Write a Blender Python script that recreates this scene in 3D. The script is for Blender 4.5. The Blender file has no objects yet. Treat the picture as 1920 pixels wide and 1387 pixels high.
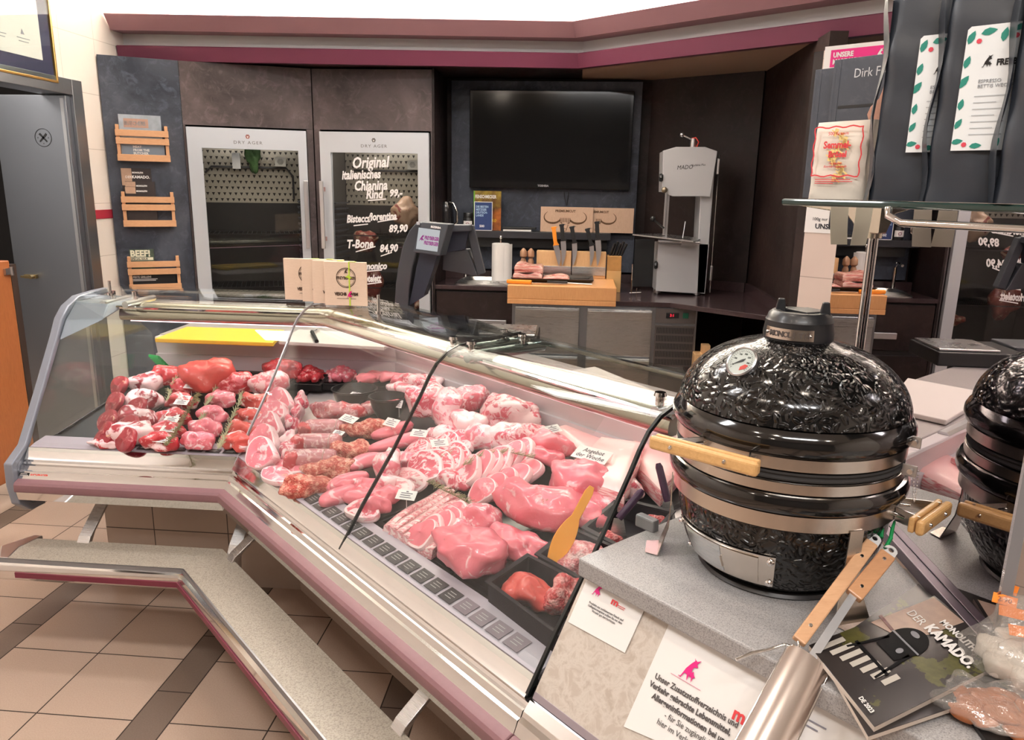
import bpy, math, random
from mathutils import Vector, Matrix, noise as mnoise
SC = bpy.context.scene
COL = SC.collection
PI = math.pi
# ---------------------------------------------------------------- camera
F_, PIT, ROL, YAW = 1416.6, 0.236119, 0.01868, 0.0805897
cp, sp, cr, sr = math.cos(PIT), math.sin(PIT), math.cos(ROL), math.sin(ROL)
_up0 = Vector((0, sp, cp)); _fw = Vector((0, cp, -sp)); _ri = Vector((1, 0, 0))
RZ = Matrix.Rotation(YAW, 3, 'Z')
RR = RZ @ (_ri * cr + _up0 * sr); UU = RZ @ (_up0 * cr - _ri * sr); FW = RZ @ _fw
CAM = Vector((0, 0, 1.55))
cam = bpy.data.cameras.new('camera'); co = bpy.data.objects.new('camera', cam); COL.objects.link(co)
m4 = Matrix((( RR.x, UU.x, -FW.x, CAM.x), (RR.y, UU.y, -FW.y, CAM.y), (RR.z, UU.z, -FW.z, CAM.z), (0, 0, 0, 1)))
co.matrix_world = m4
cam.sensor_width = 36; cam.lens = F_ / 1920 * 36; cam.clip_start = 0.02; cam.clip_end = 60
SC.camera = co
# ---------------------------------------------------------------- world, exposure
w = bpy.data.worlds.new('world'); SC.world = w; w.use_nodes = True
w.node_tree.nodes['Background'].inputs[0].default_value = (0.9, 0.93, 1, 1)
w.node_tree.nodes['Background'].inputs[1].default_value = 0.05
vs = SC.view_settings; vs.view_transform = 'Standard'; vs.look = 'None'; vs.gamma = 1; vs.use_curve_mapping = False
vs.exposure = 0.12
# ---------------------------------------------------------------- room lights (ceiling panels, cove, spots, counter tubes)
def area(name, loc, rot, sx, sy, power, col, spread=PI):
    l = bpy.data.lights.new(name, 'AREA'); l.shape = 'RECTANGLE'; l.size = sx; l.size_y = sy
    l.energy = power; l.color = col; l.spread = spread
    o = bpy.data.objects.new(name, l); o.location = loc; o.rotation_euler = rot; COL.objects.link(o); return o
WARM = (1.0, 0.86, 0.72); NEUT = (1.0, 0.98, 0.97)
area('ceiling_light', (-1.7, 1.2, 2.93), (0, 0, 0), 0.9, 0.3, 26, NEUT)
area('ceiling_light', (-0.75, 2.9, 2.93), (0, 0, 0), 1.6, 0.3, 24, NEUT)
area('ceiling_light', (0.3, -0.6, 2.93), (0, 0, 0), 1.2, 0.3, 34, NEUT)
for x_, y_ in ((-2.1, -1.4), (-1.2, -1.5), (-0.4, -0.2), (-1.0, 0.1), (0.5, 0.5), (1.3, -0.6), (1.4, 1.0), (-0.2, 1.2)):
    area('ceiling_spot', (x_, y_, 2.92), (0, 0, 0), .11, .11, 5.5, WARM)
area('cove_light', (-1.3, 4.62, 2.5), (PI, 0, -.07), 2.6, 0.10, 150, (1, .93, .82))
area('cove_light', (0.70, 4.18, 2.5), (PI, 0, -.666), 1.4, 0.10, 75, (1, .93, .82))
area('door_fill_light', (-3.3, 3.0, 2.6), (0, 0, 0), 1.0, .3, 50, (1, .93, .85))  # added fill, no known lamp there; brightens the open steel door
area('counter_light', (-1.42, 2.83, 1.035), (-0.35, 0, 0), 0.85, 0.05, 11, (1, .68, .78))
area('counter_light', (-0.27, 2.17, 1.035), (-0.35, 0, -PI / 4), 1.45, 0.05, 21, (1, .68, .78))
# ---------------------------------------------------------------- placing helpers: a viewing ray of the camera cut with a plane of the room
def ray(x, y): return FW + RR * ((x - 960) / F_) + UU * ((693.5 - y) / F_)
def atz(x, y, z): d = ray(x, y); return CAM + d * ((z - CAM.z) / d.z)
def atp(x, y, p, n):
    d = ray(x, y); n = Vector(n); return CAM + d * ((Vector(p) - CAM).dot(n) / d.dot(n))
def aty(x, y, Y): return atp(x, y, (0, Y, 0), (0, 1, 0))
def atx(x, y, X): return atp(x, y, (X, 0, 0), (1, 0, 0))
# ---------------------------------------------------------------- materials
MATS = {}
class NT:
    def __init__(s, name):
        s.m = bpy.data.materials.new(name); s.m.use_nodes = True; s.t = s.m.node_tree; s.t.nodes.clear()
        s.out = s.t.nodes.new('ShaderNodeOutputMaterial')
    def n(s, typ, props=None, **ins):
        nd = s.t.nodes.new(typ)
        for k, v in (props or {}).items(): setattr(nd, k, v)
        for k, v in ins.items():
            key = int(k[1:]) if k[0] == 'i' and k[1:].isdigit() else k.replace('_', ' ')
            s.set(nd.inputs[key], v)
        return nd
    def set(s, inp, v):
        if isinstance(v, bpy.types.NodeSocket): s.t.links.new(v, inp)
        elif isinstance(v, bpy.types.Node): s.t.links.new(v.outputs[0], inp)
        else: inp.default_value = v
    def math(s, op, a, b=0.0, c=None):
        nd = s.t.nodes.new('ShaderNodeMath'); nd.operation = op; s.set(nd.inputs[0], a); s.set(nd.inputs[1], b)
        if c is not None: s.set(nd.inputs[2], c)
        return nd.outputs[0]
    def vmath(s, op, a, b=(0, 0, 0)):
        nd = s.t.nodes.new('ShaderNodeVectorMath'); nd.operation = op; s.set(nd.inputs[0], a); s.set(nd.inputs[1], b); return nd.outputs[0]
    def coord(s, which='Object'): return s.n('ShaderNodeTexCoord').outputs[which]
    def noise(s, vec, scale, detail=3.0, rough=0.55, dist=0.0):
        return s.n('ShaderNodeTexNoise', Vector=vec, Scale=scale, Detail=detail, Roughness=rough, Distortion=dist)
    def ramp(s, fac, stops, interp='LINEAR'):
        nd = s.t.nodes.new('ShaderNodeValToRGB'); s.set(nd.inputs[0], fac); cr = nd.color_ramp; cr.interpolation = interp
        while len(cr.elements) < len(stops): cr.elements.new(0.5)
        for e, (p, c) in zip(cr.elements, stops): e.position = p; e.color = (*c[:3], 1) if len(c) == 3 else c
        return nd.outputs[0]
    def mix(s, fac, a, b, mode='MIX'):
        nd = s.t.nodes.new('ShaderNodeMix'); nd.data_type = 'RGBA'; nd.blend_type = mode
        s.set(nd.inputs[0], fac); s.set(nd.inputs[6], a); s.set(nd.inputs[7], b); return nd.outputs[2]
    def bump(s, h, strength=0.3, dist=0.01):
        return s.n('ShaderNodeBump', Height=h, Strength=strength, Distance=dist).outputs[0]
    def bsdf(s, color=None, rough=0.5, metal=0.0, normal=None, coat=0.0, sss=0.0, spec=0.5, emit=None, emis=0.0, alpha=None):
        b = s.t.nodes.new('ShaderNodeBsdfPrincipled')
        if color is not None: s.set(b.inputs['Base Color'], color if not isinstance(color, tuple) else (*color[:3], 1))
        s.set(b.inputs['Roughness'], rough); s.set(b.inputs['Metallic'], metal)
        b.inputs['Coat Weight'].default_value = coat; b.inputs['Coat Roughness'].default_value = 0.12
        b.inputs['Specular IOR Level'].default_value = spec
        if sss: b.inputs['Subsurface Weight'].default_value = sss; b.inputs['Subsurface Radius'].default_value = (0.02, 0.006, 0.004)
        if normal is not None: s.set(b.inputs['Normal'], normal)
        if emit is not None: b.inputs['Emission Color'].default_value = (*emit, 1); b.inputs['Emission Strength'].default_value = emis
        s.t.links.new(b.outputs[0], s.out.inputs[0]); return s.m
def plain(name, color, rough=0.5, metal=0.0, coat=0.0, bump=None, spec=0.5, var=0.0, vscale=20):
    if name in MATS: return MATS[name]
    t = NT(name); nrm = None; c = (*color, 1)
    if var:
        nz = t.noise(t.coord(), vscale, 4)
        c = t.mix(nz.outputs[0], tuple(max(0, x * (1 - var)) for x in color) + (1,), tuple(min(1, x * (1 + var)) for x in color) + (1,))
    if bump: nrm = t.bump(t.noise(t.coord(), bump[0], 3).outputs[0], bump[1], bump[2] if len(bump) > 2 else 0.002)
    MATS[name] = t.bsdf(c, rough, metal, nrm, coat, spec=spec); return MATS[name]
def emitm(name, color, s):
    if name in MATS: return MATS[name]
    t = NT(name); e = t.n('ShaderNodeEmission', Color=(*color, 1), Strength=s); t.t.links.new(e.outputs[0], t.out.inputs[0]); MATS[name] = t.m; return t.m
def glassm(name, tint=(0.93, 0.97, 0.95), gloss=1.0, rough=0.0, ior=1.45):
    if name in MATS: return MATS[name]
    t = NT(name); tr = t.n('ShaderNodeBsdfTransparent', Color=(*tint, 1)); gl = t.n('ShaderNodeBsdfGlossy', Color=(gloss, gloss, gloss, 1), Roughness=rough)
    fc = t.n('ShaderNodeLayerWeight', Blend=.5).outputs['Facing']; fr = t.math('MULTIPLY_ADD', t.math('POWER', fc, 5.0), .93, .022); mx = t.n('ShaderNodeMixShader', i0=fr, i1=tr, i2=gl)
    t.t.links.new(mx.outputs[0], t.out.inputs[0]); MATS[name] = t.m; return t.m
def stoneboard(name, a, b, rough=0.45):
    t = NT(name); c = t.coord()
    n1 = t.noise(c, 2.2, 8, .65, .6).outputs[0]; n2 = t.noise(c, 14, 6, .7, 1.2).outputs[0]
    col = t.ramp(n1, [(.32, a), (.68, b)]); sp_ = t.ramp(n2, [(.52, (0, 0, 0)), (.74, (1, 1, 1))])
    col = t.mix(t.math('MULTIPLY', sp_, .28), col, (b[0] * 2.2 + .02, b[1] * 2.2 + .02, b[2] * 2.2 + .03, 1))
    MATS[name] = t.bsdf(col, t.math('MULTIPLY_ADD', n2, .3, rough - .15), 0, t.bump(n2, .25, .002), spec=.3); return MATS[name]
SLATE = stoneboard('slate_blue_laminate', (.020, .025, .038), (.085, .096, .125), .42)
BROWN = stoneboard('brown_slate_laminate', (.006, .003, .003), (.027, .014, .012), .5)
UMBER = stoneboard('umber_slate_laminate', (.040, .031, .031), (.125, .096, .098), .5)
def steelm(name, col, rough, sc=(3, 3, 420), var=.10):
    t = NT(name); mp = t.n('ShaderNodeMapping', Vector=t.coord(), Scale=sc)
    nz = t.noise(mp.outputs[0], 6, 3).outputs[0]
    MATS[name] = t.bsdf((*col, 1), t.math('MULTIPLY_ADD', nz, var, rough - var / 2), 1.0, t.bump(nz, .02, .0005)); return MATS[name]
STEEL = steelm('brushed_steel', (.62, .62, .62), .28)
DARKSTEEL = steelm('dark_brushed_steel', (.30, .31, .33), .38)
DOORSTEEL = steelm('door_steel', (.33, .35, .39), .34, (120, 120, 3))
CHROME = plain('chrome', (.74, .73, .72), .07, 1.0)
SATIN = plain('satin_aluminium', (.62, .62, .64), .3, 1.0)
BLACK = plain('black_plastic', (.012, .012, .013), .38)
MBLACK = plain('matte_black_metal', (.02, .02, .022), .5, 0.2)
WHITE = plain('white_paper', (.82, .80, .78), .6)
MAUVE = plain('mauve_bumper', (.25, .125, .14), .45, var=.08, vscale=60)
GLASS = glassm('case_glass', (.95, .975, .965), 1.0)
GLASSD = glassm('cabinet_glass', (.80, .81, .81), 1.0)
# ---------------------------------------------------------------- mesh building
class B:
    def __init__(s): s.v = []; s.f = []; s.m = []; s.uv = {}
    def add(s, vs, fs, mat=0):
        o = len(s.v); s.v += [Vector(v) for v in vs]; s.f += [tuple(i + o for i in f) for f in fs]; s.m += [mat] * len(fs); return s
    def box(s, c, d, rz=0, mat=0, R=None):
        x, y, z = d[0] / 2, d[1] / 2, d[2] / 2; R = R or Matrix.Rotation(rz, 3, 'Z'); c = Vector(c)
        vs = [c + R @ Vector(p) for p in ((-x, -y, -z), (x, -y, -z), (x, y, -z), (-x, y, -z), (-x, -y, z), (x, -y, z), (x, y, z), (-x, y, z))]
        return s.add(vs, [(0, 3, 2, 1), (4, 5, 6, 7), (0, 1, 5, 4), (1, 2, 6, 5), (2, 3, 7, 6), (3, 0, 4, 7)], mat)
    def bx(s, x0, x1, y0, y1, z0, z1, mat=0): return s.box(((x0 + x1) / 2, (y0 + y1) / 2, (z0 + z1) / 2), (abs(x1 - x0), abs(y1 - y0), abs(z1 - z0)), 0, mat)
    def hexa(s, a, b, mat=0):
        n = len(a); vs = list(a) + list(b)
        return s.add(vs, [tuple(range(n - 1, -1, -1)), tuple(range(n, 2 * n))] + [(i, (i + 1) % n, n + (i + 1) % n, n + i) for i in range(n)], mat)
    def slab(s, pts, th, mat=0):
        pts = [Vector(p) for p in pts]; n = (pts[1] - pts[0]).cross(pts[2] - pts[0]).normalized() * th
        return s.hexa(pts, [p + n for p in pts], mat)
    def prism(s, poly, z0, z1, mat=0): return s.hexa([Vector((x, y, z0)) for x, y in poly], [Vector((x, y, z1)) for x, y in poly], mat)
    def rings(s, rs, closed=True, caps=True, mat=0):
        k = len(rs[0]); vs = [p for r in rs for p in r]; fs = []
        for i in range(len(rs) - 1):
            for j in range(k if closed else k - 1):
                a = i * k + j; b = i * k + (j + 1) % k; fs.append((a, b, b + k, a + k))
        if caps and closed: fs.append(tuple(range(k - 1, -1, -1))); fs.append(tuple((len(rs) - 1) * k + j for j in range(k)))
        return s.add(vs, fs, mat)
    def tube(s, path, r, seg=10, mat=0, closed=False):
        P = [Vector(p) for p in path]; n = len(P); rs = []; prev = None
        for i, p in enumerate(P):
            if closed: t = (P[(i + 1) % n] - P[i - 1])
            else: t = P[min(i + 1, n - 1)] - P[max(i - 1, 0)]
            t.normalize(); ref = Vector((0, 0, 1)) if abs(t.z) < .9 else Vector((1, 0, 0))
            u = (ref - t * ref.dot(t)).normalized() if prev is None else (prev - t * prev.dot(t)).normalized()
            prev = u; v = t.cross(u); rad = r[i] if isinstance(r, (list, tuple)) else r
            rs.append([p + (u * math.cos(a) + v * math.sin(a)) * rad for a in [2 * PI * j / seg for j in range(seg)]])
        if closed: rs.append(rs[0]); return s.rings(rs, True, False, mat)
        return s.rings(rs, True, True, mat)
    def cyl(s, a, b, r, r2=None, seg=24, mat=0): return s.tube([a, b], [r, r if r2 is None else r2], seg, mat)
    def lathe(s, prof, c=(0, 0, 0), seg=48, mat=0, R=None):
        c = Vector(c); R = R or Matrix.Identity(3); rs = []
        for r, z in prof: rs.append([c + R @ Vector((r * math.cos(2 * PI * j / seg), r * math.sin(2 * PI * j / seg), z)) for j in range(seg)])
        return s.rings(rs, True, True, mat)
    def sphere(s, c, r, seg=16, mat=0, sc=(1, 1, 1)):
        c = Vector(c); rs = []; n = max(6, seg // 2)
        for i in range(n + 1):
            a = -PI / 2 + PI * i / n; rr = max(1e-4, math.cos(a)); rs.append([c + Vector((r * sc[0] * rr * math.cos(2 * PI * j / seg), r * sc[1] * rr * math.sin(2 * PI * j / seg), r * sc[2] * math.sin(a))) for j in range(seg)])
        return s.rings(rs, True, True, mat)
def world_of(o):
    m = o.matrix_basis.copy()
    while o.parent: o = o.parent; m = o.matrix_basis @ m
    return m
def lab(o, label=None, cat=None, group=None, kind=None):
    for k, v in (('label', label), ('category', cat), ('group', group), ('kind', kind)):
        if v: o[k] = v
    return o
def part(name, b, mats, parent=None, bevel=0, smooth=None, label=None, local=False, seg=2, subd=0):
    me = bpy.data.meshes.new(name); vs = b.v
    o = bpy.data.objects.new(name, me)
    if parent is not None:
        o.parent = parent
        if not local: inv = world_of(parent).inverted(); vs = [inv @ v for v in vs]
    me.from_pydata([tuple(v) for v in vs], [], b.f)
    for m in (mats if isinstance(mats, (list, tuple)) else [mats]): me.materials.append(m)
    me.polygons.foreach_set('material_index', b.m)
    if smooth is not None:
        me.polygons.foreach_set('use_smooth', [True] * len(me.polygons))
        if smooth < 180: me.set_sharp_from_angle(angle=math.radians(smooth))
    if b.uv:
        ul = me.uv_layers.new(name='UVMap')
        for p in me.polygons:
            for li in p.loop_indices: ul.data[li].uv = b.uv[me.loops[li].vertex_index]
    me.update(); COL.objects.link(o)
    if bevel: md = o.modifiers.new('bevel', 'BEVEL'); md.width = bevel; md.segments = seg; md.limit_method = 'ANGLE'; md.angle_limit = math.radians(40)
    if subd: md = o.modifiers.new('subdivision', 'SUBSURF'); md.levels = subd; md.render_levels = subd
    if label: o['label'] = label
    return o
def thing(name, label, cat, loc=(0, 0, 0), rz=0, group=None):
    o = bpy.data.objects.new(name, None); o.empty_display_size = .05; COL.objects.link(o)
    o.location = loc; o.rotation_euler = (0, 0, rz); return lab(o, label, cat, group)
def solo(name, b, mats, label, cat, group=None, bevel=0, smooth=None, **k):
    """a thing that is one mesh; origin moved to its base"""
    xs = [v.x for v in b.v]; ys = [v.y for v in b.v]; zs = [v.z for v in b.v]
    c = Vector(((min(xs) + max(xs)) / 2, (min(ys) + max(ys)) / 2, min(zs)))
    b.v = [v - c for v in b.v]; o = part(name, b, mats, None, bevel, smooth, **k); o.location = c; return lab(o, label, cat, group)
def struct(name, b, mats, bevel=0, smooth=None):
    o = part(name, b, mats, None, bevel, smooth); o['kind'] = 'structure'; return o
def frame(o, x, y=None, z=None):
    """4x4 from origin and two axes; text/graphics are drawn in its xy plane"""
    x = Vector(x).normalized(); y = Vector(y); y = (y - x * y.dot(x)).normalized(); z = x.cross(y)
    return Matrix(((x.x, y.x, z.x, o[0]), (x.y, y.y, z.y, o[1]), (x.z, y.z, z.z, o[2]), (0, 0, 0, 1)))
def text(s, size, fr, mat, parent, dx=0, dy=0, align='LEFT', shear=0, bold=0, name='lettering', ext=0.0002, sx=1.0, space=1.0):
    cu = bpy.data.curves.new('t', 'FONT'); cu.body = s; cu.size = size; cu.align_x = align; cu.shear = shear; cu.offset = bold; cu.extrude = ext; cu.resolution_u = 2
    cu.space_character = space
    ob = bpy.data.objects.new('t', cu); COL.objects.link(ob); dg = bpy.context.evaluated_depsgraph_get(); dg.update()
    me = bpy.data.meshes.new_from_object(ob.evaluated_get(dg)); bpy.data.objects.remove(ob); bpy.data.curves.remove(cu)
    M = fr @ Matrix.Translation((dx, dy, ext + .0002)) @ Matrix.Diagonal((sx, 1, 1, 1))
    if parent is not None: M = world_of(parent).inverted() @ M
    me.transform(M); me.materials.clear(); me.materials.append(mat); me.name = name
    o = bpy.data.objects.new(name, me); o.parent = parent; COL.objects.link(o); return o
def decal(b, fr, pts, th=.0006, mat=0, lift=.0003):
    """thin flat shape given in a frame's plane"""
    a = [fr @ Vector((x, y, lift)) for x, y in pts]; c = [fr @ Vector((x, y, lift + th)) for x, y in pts]; b.hexa(a, c, mat); return b
def fine(fr, rows, mat, parent, h=.0009, name='fine_print'):
    b = B()
    for x0, x1, y in rows: decal(b, fr, [(x0, y), (x1, y), (x1, y + h), (x0, y + h)], .0002)
    return part(name, b, mat, parent)
BULL = [(-.50, -.38), (-.36, -.36), (-.22, .10), (-.06, .38), (.02, .50), (.10, .60), (.05, .72), (.10, .66), (.22, .62), (.40, .74), (.30, .56), (.26, .50), (.36, .38), (.28, .34), (.18, .32), (.12, .20), (.14, .02), (.22, .12), (.28, -.02), (.40, -.12), (.30, -.16), (.26, -.40), (.20, -.16), (.12, -.22), (.06, -.10), (.02, -.42), (-.06, -.16), (-.22, -.14), (-.34, -.42)]
def bull(b, fr, cx, cy, s, mat=0): return decal(b, fr, [(cx + x * s, cy + y * s) for x, y in BULL], mat=mat)
# ================================================================ the room
def floor_mat():
    t = NT('floor_tiles'); c = None; geo = t.n('ShaderNodeNewGeometry'); sx = t.n('ShaderNodeSeparateXYZ', Vector=geo.outputs['Position'])
    PER = .712; 
    ux = t.math('ADD', sx.outputs[0], 1.854 + PER * 8); um = t.math('MODULO', ux, PER)
    vy = t.math('ADD', sx.outputs[1], -2.43 + 3.0 * 4); vm = t.math('MODULO', vy, .3)
    strip = t.math('GREATER_THAN', um, .6)
    def near(a, b, w): return t.math('LESS_THAN', t.math('ABSOLUTE', t.math('SUBTRACT', a, b)), w)
    g = .0022
    gx = t.math('MAXIMUM', t.math('MAXIMUM', near(um, 0, g), near(um, .3, g)), t.math('MAXIMUM', near(um, .6, g), near(um, PER, g)))
    gy = t.math('MAXIMUM', near(vm, 0, g), near(vm, .3, g)); gy = t.math('MULTIPLY', gy, t.math('SUBTRACT', 1.0, strip))
    gs = t.math('MULTIPLY', near(vm, .137, g), strip)
    gr = t.math('MAXIMUM', gx, t.math('MAXIMUM', gy, gs))
    nz = t.noise(geo.outputs['Position'], 260, 2, .6).outputs[0]; nl = t.noise(geo.outputs['Position'], 3, 3).outputs[0]
    base = t.mix(nz, (.36, .25, .19, 1), (.56, .43, .34, 1)); base = t.mix(t.math('MULTIPLY', nl, .35), base, (.36, .27, .21, 1))
    st = t.mix(nz, (.12, .082, .062, 1), (.21, .155, .12, 1))
    col = t.mix(gr, t.mix(strip, base, st), (.035, .022, .016, 1))
    h = t.math('SUBTRACT', 1.0, gr)
    return t.bsdf(col, t.math('MULTIPLY_ADD', gr, .4, .42), 0, t.bump(h, .5, .002))
def wall_tiles(name, a, b, tw, th, grout, gw=.0016, rough=.3):
    t = NT(name); geo = t.n('ShaderNodeNewGeometry'); s = t.n('ShaderNodeSeparateXYZ', Vector=geo.outputs['Position'])
    u = t.math('MODULO', t.math('ADD', t.math('ADD', s.outputs[0], s.outputs[1]), 20.0), tw); v = t.math('MODULO', t.math('ADD', s.outputs[2], .08), th)
    gr = t.math('MAXIMUM', t.math('LESS_THAN', u, gw * 2), t.math('LESS_THAN', v, gw * 2))
    nz = t.noise(geo.outputs['Position'], 5, 3).outputs[0]
    col = t.mix(gr, t.mix(nz, (*a, 1), (*b, 1)), (*grout, 1))
    return t.bsdf(col, rough, 0, t.bump(t.math('SUBTRACT', 1.0, gr), .3, .001))
FLOORM = floor_mat()
WTILE = wall_tiles('cream_wall_tiles', (.80, .72, .66), (.86, .79, .73), .30, .30, (.55, .48, .43))
BTILE = wall_tiles('beige_plinth_tiles', (.36, .28, .23), (.46, .37, .30), .30, .30, (.06, .045, .035), .002, .4)
PLASTER = plain('white_plaster', (.86, .83, .78), .7)
CEIL = plain('ceiling_white', (.80, .78, .74), .8)
PLUM = plain('plum_paint', (.115, .018, .047), .5)
DUSK = plain('dusky_pink_paint', (.30, .155, .18), .55)
TAN = plain('tan_soffit_paint', (.34, .23, .17), .7)
PALE = plain('pale_grey_paint', (.62, .62, .62), .6)
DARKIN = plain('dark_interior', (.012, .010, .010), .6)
struct('floor', B().bx(-5.2, 2.6, -2.6, 6.2, -.05, 0), FLOORM)
WX = -2.75
b = B(); b.bx(WX - .12, WX, 4.10, 5.6, 0, 2.95); b.bx(WX - .12, WX, 2.95, 4.10, 2.0, 2.95); b.bx(WX - .12, WX, -2.6, 2.95, 0, 2.95)
struct('wall_left', b, WTILE)
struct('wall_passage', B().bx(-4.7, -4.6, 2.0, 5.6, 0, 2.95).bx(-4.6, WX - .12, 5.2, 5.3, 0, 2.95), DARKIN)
struct('wall_passage_front', B().bx(-4.6, WX - .12, 2.1, 2.2, 0, 2.95), plain('door_reflection_grey', (.5, .5, .5), .6))  # unseen wall, made pale so the open steel door reflects it
struct('trim_tile_band', B().bx(WX, WX + .006, 4.18, 5.2, 1.335, 1.385), plain('crimson_band', (.30, .02, .04), .35))
# upper back wall above the pelmet: the corner bends towards the room on the right
UP = [(WX, 4.66), (0.0, 4.86), (2.10, 3.21)]
def wallstrip(pts, z0, z1, th, mat, b=None):
    b = b or B(); n = len(pts)
    fr = [Vector((x, y, 0)) for x, y in pts]
    nm = []
    for i in range(n):
        d1 = (fr[i] - fr[i - 1]).normalized() if i else (fr[1] - fr[0]).normalized(); d2 = (fr[i + 1] - fr[i]).normalized() if i < n - 1 else d1
        nn = (Vector((-d1.y, d1.x, 0)) + Vector((-d2.y, d2.x, 0))).normalized(); nm.append(nn / max(.3, nn.dot(Vector((-d1.y, d1.x, 0)))))
    for i in range(n - 1):
        A, C = fr[i], fr[i + 1]; A2, C2 = A + nm[i] * th, C + nm[i + 1] * th
        Z0, Z1 = Vector((0, 0, z0)), Vector((0, 0, z1))
        b.hexa([A + Z0, C + Z0, C2 + Z0, A2 + Z0], [A + Z1, C + Z1, C2 + Z1, A2 + Z1], mat)
    return b
struct('wall_back_upper', wallstrip(UP, 2.26, 2.95, .08, 0), PLASTER)
struct('trim_recess', wallstrip([(x, y - .012) for x, y in UP], 2.255, 2.45, .011, 0), PALE)
# pelmet mouldings: dusky cove board and plum lower board
def profile_sweep(path, prof, z, b=None):
    """path of (x,y); prof of (off,z): offset towards the room"""
    b = b or B(); P = [Vector((x, y, 0)) for x, y in path]; rs = []
    for i, p in enumerate(P):
        d1 = (P[i] - P[i - 1]).normalized() if i else (P[1] - P[0]).normalized(); d2 = (P[i + 1] - P[i]).normalized() if i < len(P) - 1 else d1
        n1 = Vector((d1.y, -d1.x, 0)); n2 = Vector((d2.y, -d2.x, 0)); nn = (n1 + n2).normalized(); nn = nn / max(.3, nn.dot(n1))
        rs.append([p + nn * o + Vector((0, 0, zz)) for o, zz in prof])
    return b.rings(rs, True, True)
struct('trim_cove_board', profile_sweep(UP, [(.012, 2.405), (.15, 2.400), (.215, 2.475), (.205, 2.48), (.14, 2.425), (.012, 2.425)], 0), DUSK)
struct('trim_pelmet_board', profile_sweep(UP, [(.012, 2.25), (.085, 2.245), (.105, 2.322), (.095, 2.328), (.012, 2.328)], 0), PLUM)
struct('ceiling', B().bx(-5.2, 2.6, -2.6, 6.2, 2.95, 3.0), CEIL)
struct('ceiling_soffit', B().prism([(WX, 4.60), (0.0, 4.80), (0.0, 5.9), (WX, 5.9)], 2.256, 2.275), BROWN)
struct('ceiling_soffit_corner', B().prism([(0.0, 4.80), (2.10, 3.15), (2.2, 5.9), (0.0, 5.9)], 2.256, 2.275), TAN)
struct('wall_back', B().bx(WX, .46, 5.32, 5.4, 0, 2.26), BROWN)
b = wallstrip([(.46, 5.32), (1.08, 4.89)], 0, 2.26, .08, 0); struct('wall_back_angled', b, BROWN)
struct('wall_side', B().bx(1.09, 1.17, 3.72, 4.92, 0, 2.255), BROWN)
struct('wall_right_far', B().bx(2.3, 2.4, -2.6, 2.1, 0, 2.95).bx(1.6, 2.4, 2.0, 2.1, 0, 2.95), WTILE)
struct('wall_front', B().bx(-5.2, 2.6, -2.7, -2.6, 0, 2.95), plain('dark_front_wall', (.12, .115, .11), .6))
PT = wall_tiles('pillar_tiles', (.62, .50, .44), (.70, .58, .51), .30, .17, (.42, .33, .28))
struct('wall_pillar', B().prism([(.749, 2.60), (1.62, 1.94), (1.85, 2.25), (.93, 2.80)], 0, 1.985), PT)
struct('trim_pillar', B().prism([(.728, 2.63), (.749, 2.60), (.93, 2.80), (.90, 2.84)], 0, 1.985), BROWN)
t = NT('mirror_silver'); MIRR = t.bsdf((.60, .56, .58, 1), .0, 1.0)
mi = thing('mirror_panel', 'upright mirror panel standing on the stone counter behind the black grill', 'mirror', (.67, 1.55, .862))
part('mirror_face', B().bx(.668, .672, 1.112, 2.029, .885, 1.528), MIRR, mi)
part('backing', B().bx(.6721, .690, 1.112, 2.029, .862, 1.528), plain('grey_backing', (.25, .24, .25), .5), mi)
part('bottom_rail', B().bx(.648, .6675, 1.112, 2.027, .861, .884), plain('mauve_aluminium', (.14, .11, .14), .4, .6), mi, .002)
# steel door in the left wall, standing open at right angles to it
d = thing('door_steel', None, None, (WX, 4.09, 0)); d['kind'] = 'structure'; d.name = 'door_1'
part('door_leaf', B().bx(WX - .42, WX - .002, 4.05, 4.09, .02, 1.99), DOORSTEEL, d, .003)
part('edge_strip', B().bx(WX - .03, WX - .012, 4.044, 4.05, .02, 1.975), SATIN, d)
b = B(); fr = frame(aty(81, 258, 4.0495), (1, 0, 0), (0, 0, 1))
def ring2(b, fr, cx, cy, r, w, seg=40, mat=0, a0=0, a1=2 * PI, lift=.0004, th=.0006):
    n = seg; pi_ = [fr @ Vector((cx + (r - w) * math.cos(a0 + (a1 - a0) * i / n), cy + (r - w) * math.sin(a0 + (a1 - a0) * i / n), lift)) for i in range(n + 1)]
    po = [fr @ Vector((cx + r * math.cos(a0 + (a1 - a0) * i / n), cy + r * math.sin(a0 + (a1 - a0) * i / n), lift)) for i in range(n + 1)]
    nn = (fr.to_3x3() @ Vector((0, 0, 1))) * th
    return b.rings([[pi_[i], po[i], po[i] + nn, pi_[i] + nn] for i in range(n + 1)], True, True, mat)
ring2(b, fr, 0, 0, .048, .003)
for a in (.8, 2.35):
    ca, sa = math.cos(a), math.sin(a); decal(b, fr, [(ca * -.03 - sa * .004, sa * -.03 + ca * .004), (ca * -.03 + sa * .004, sa * -.03 - ca * .004), (ca * .028 + sa * .007, sa * .028 - ca * .007), (ca * .03 - sa * .005, sa * .03 + ca * .005)])
for x, y in ((-.03, 0), (.03, 0), (0, -.03)): decal(b, fr, [(x - .003, y - .003), (x + .003, y - .003), (x, y + .004)])
part('emblem', b, BLACK, d)
b = B(); p = aty(58, 518, 4.04); b.box(p, (.07, .02, .022)).cyl(p + Vector((.02, -.01, 0)), p + Vector((.02, -.035, 0)), .011).box(p + Vector((-.02, -.02, 0)), (.05, .012, .012))
part('door_latch', b, plain('brass', (.42, .32, .16), .3, 1), d, .002)
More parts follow.
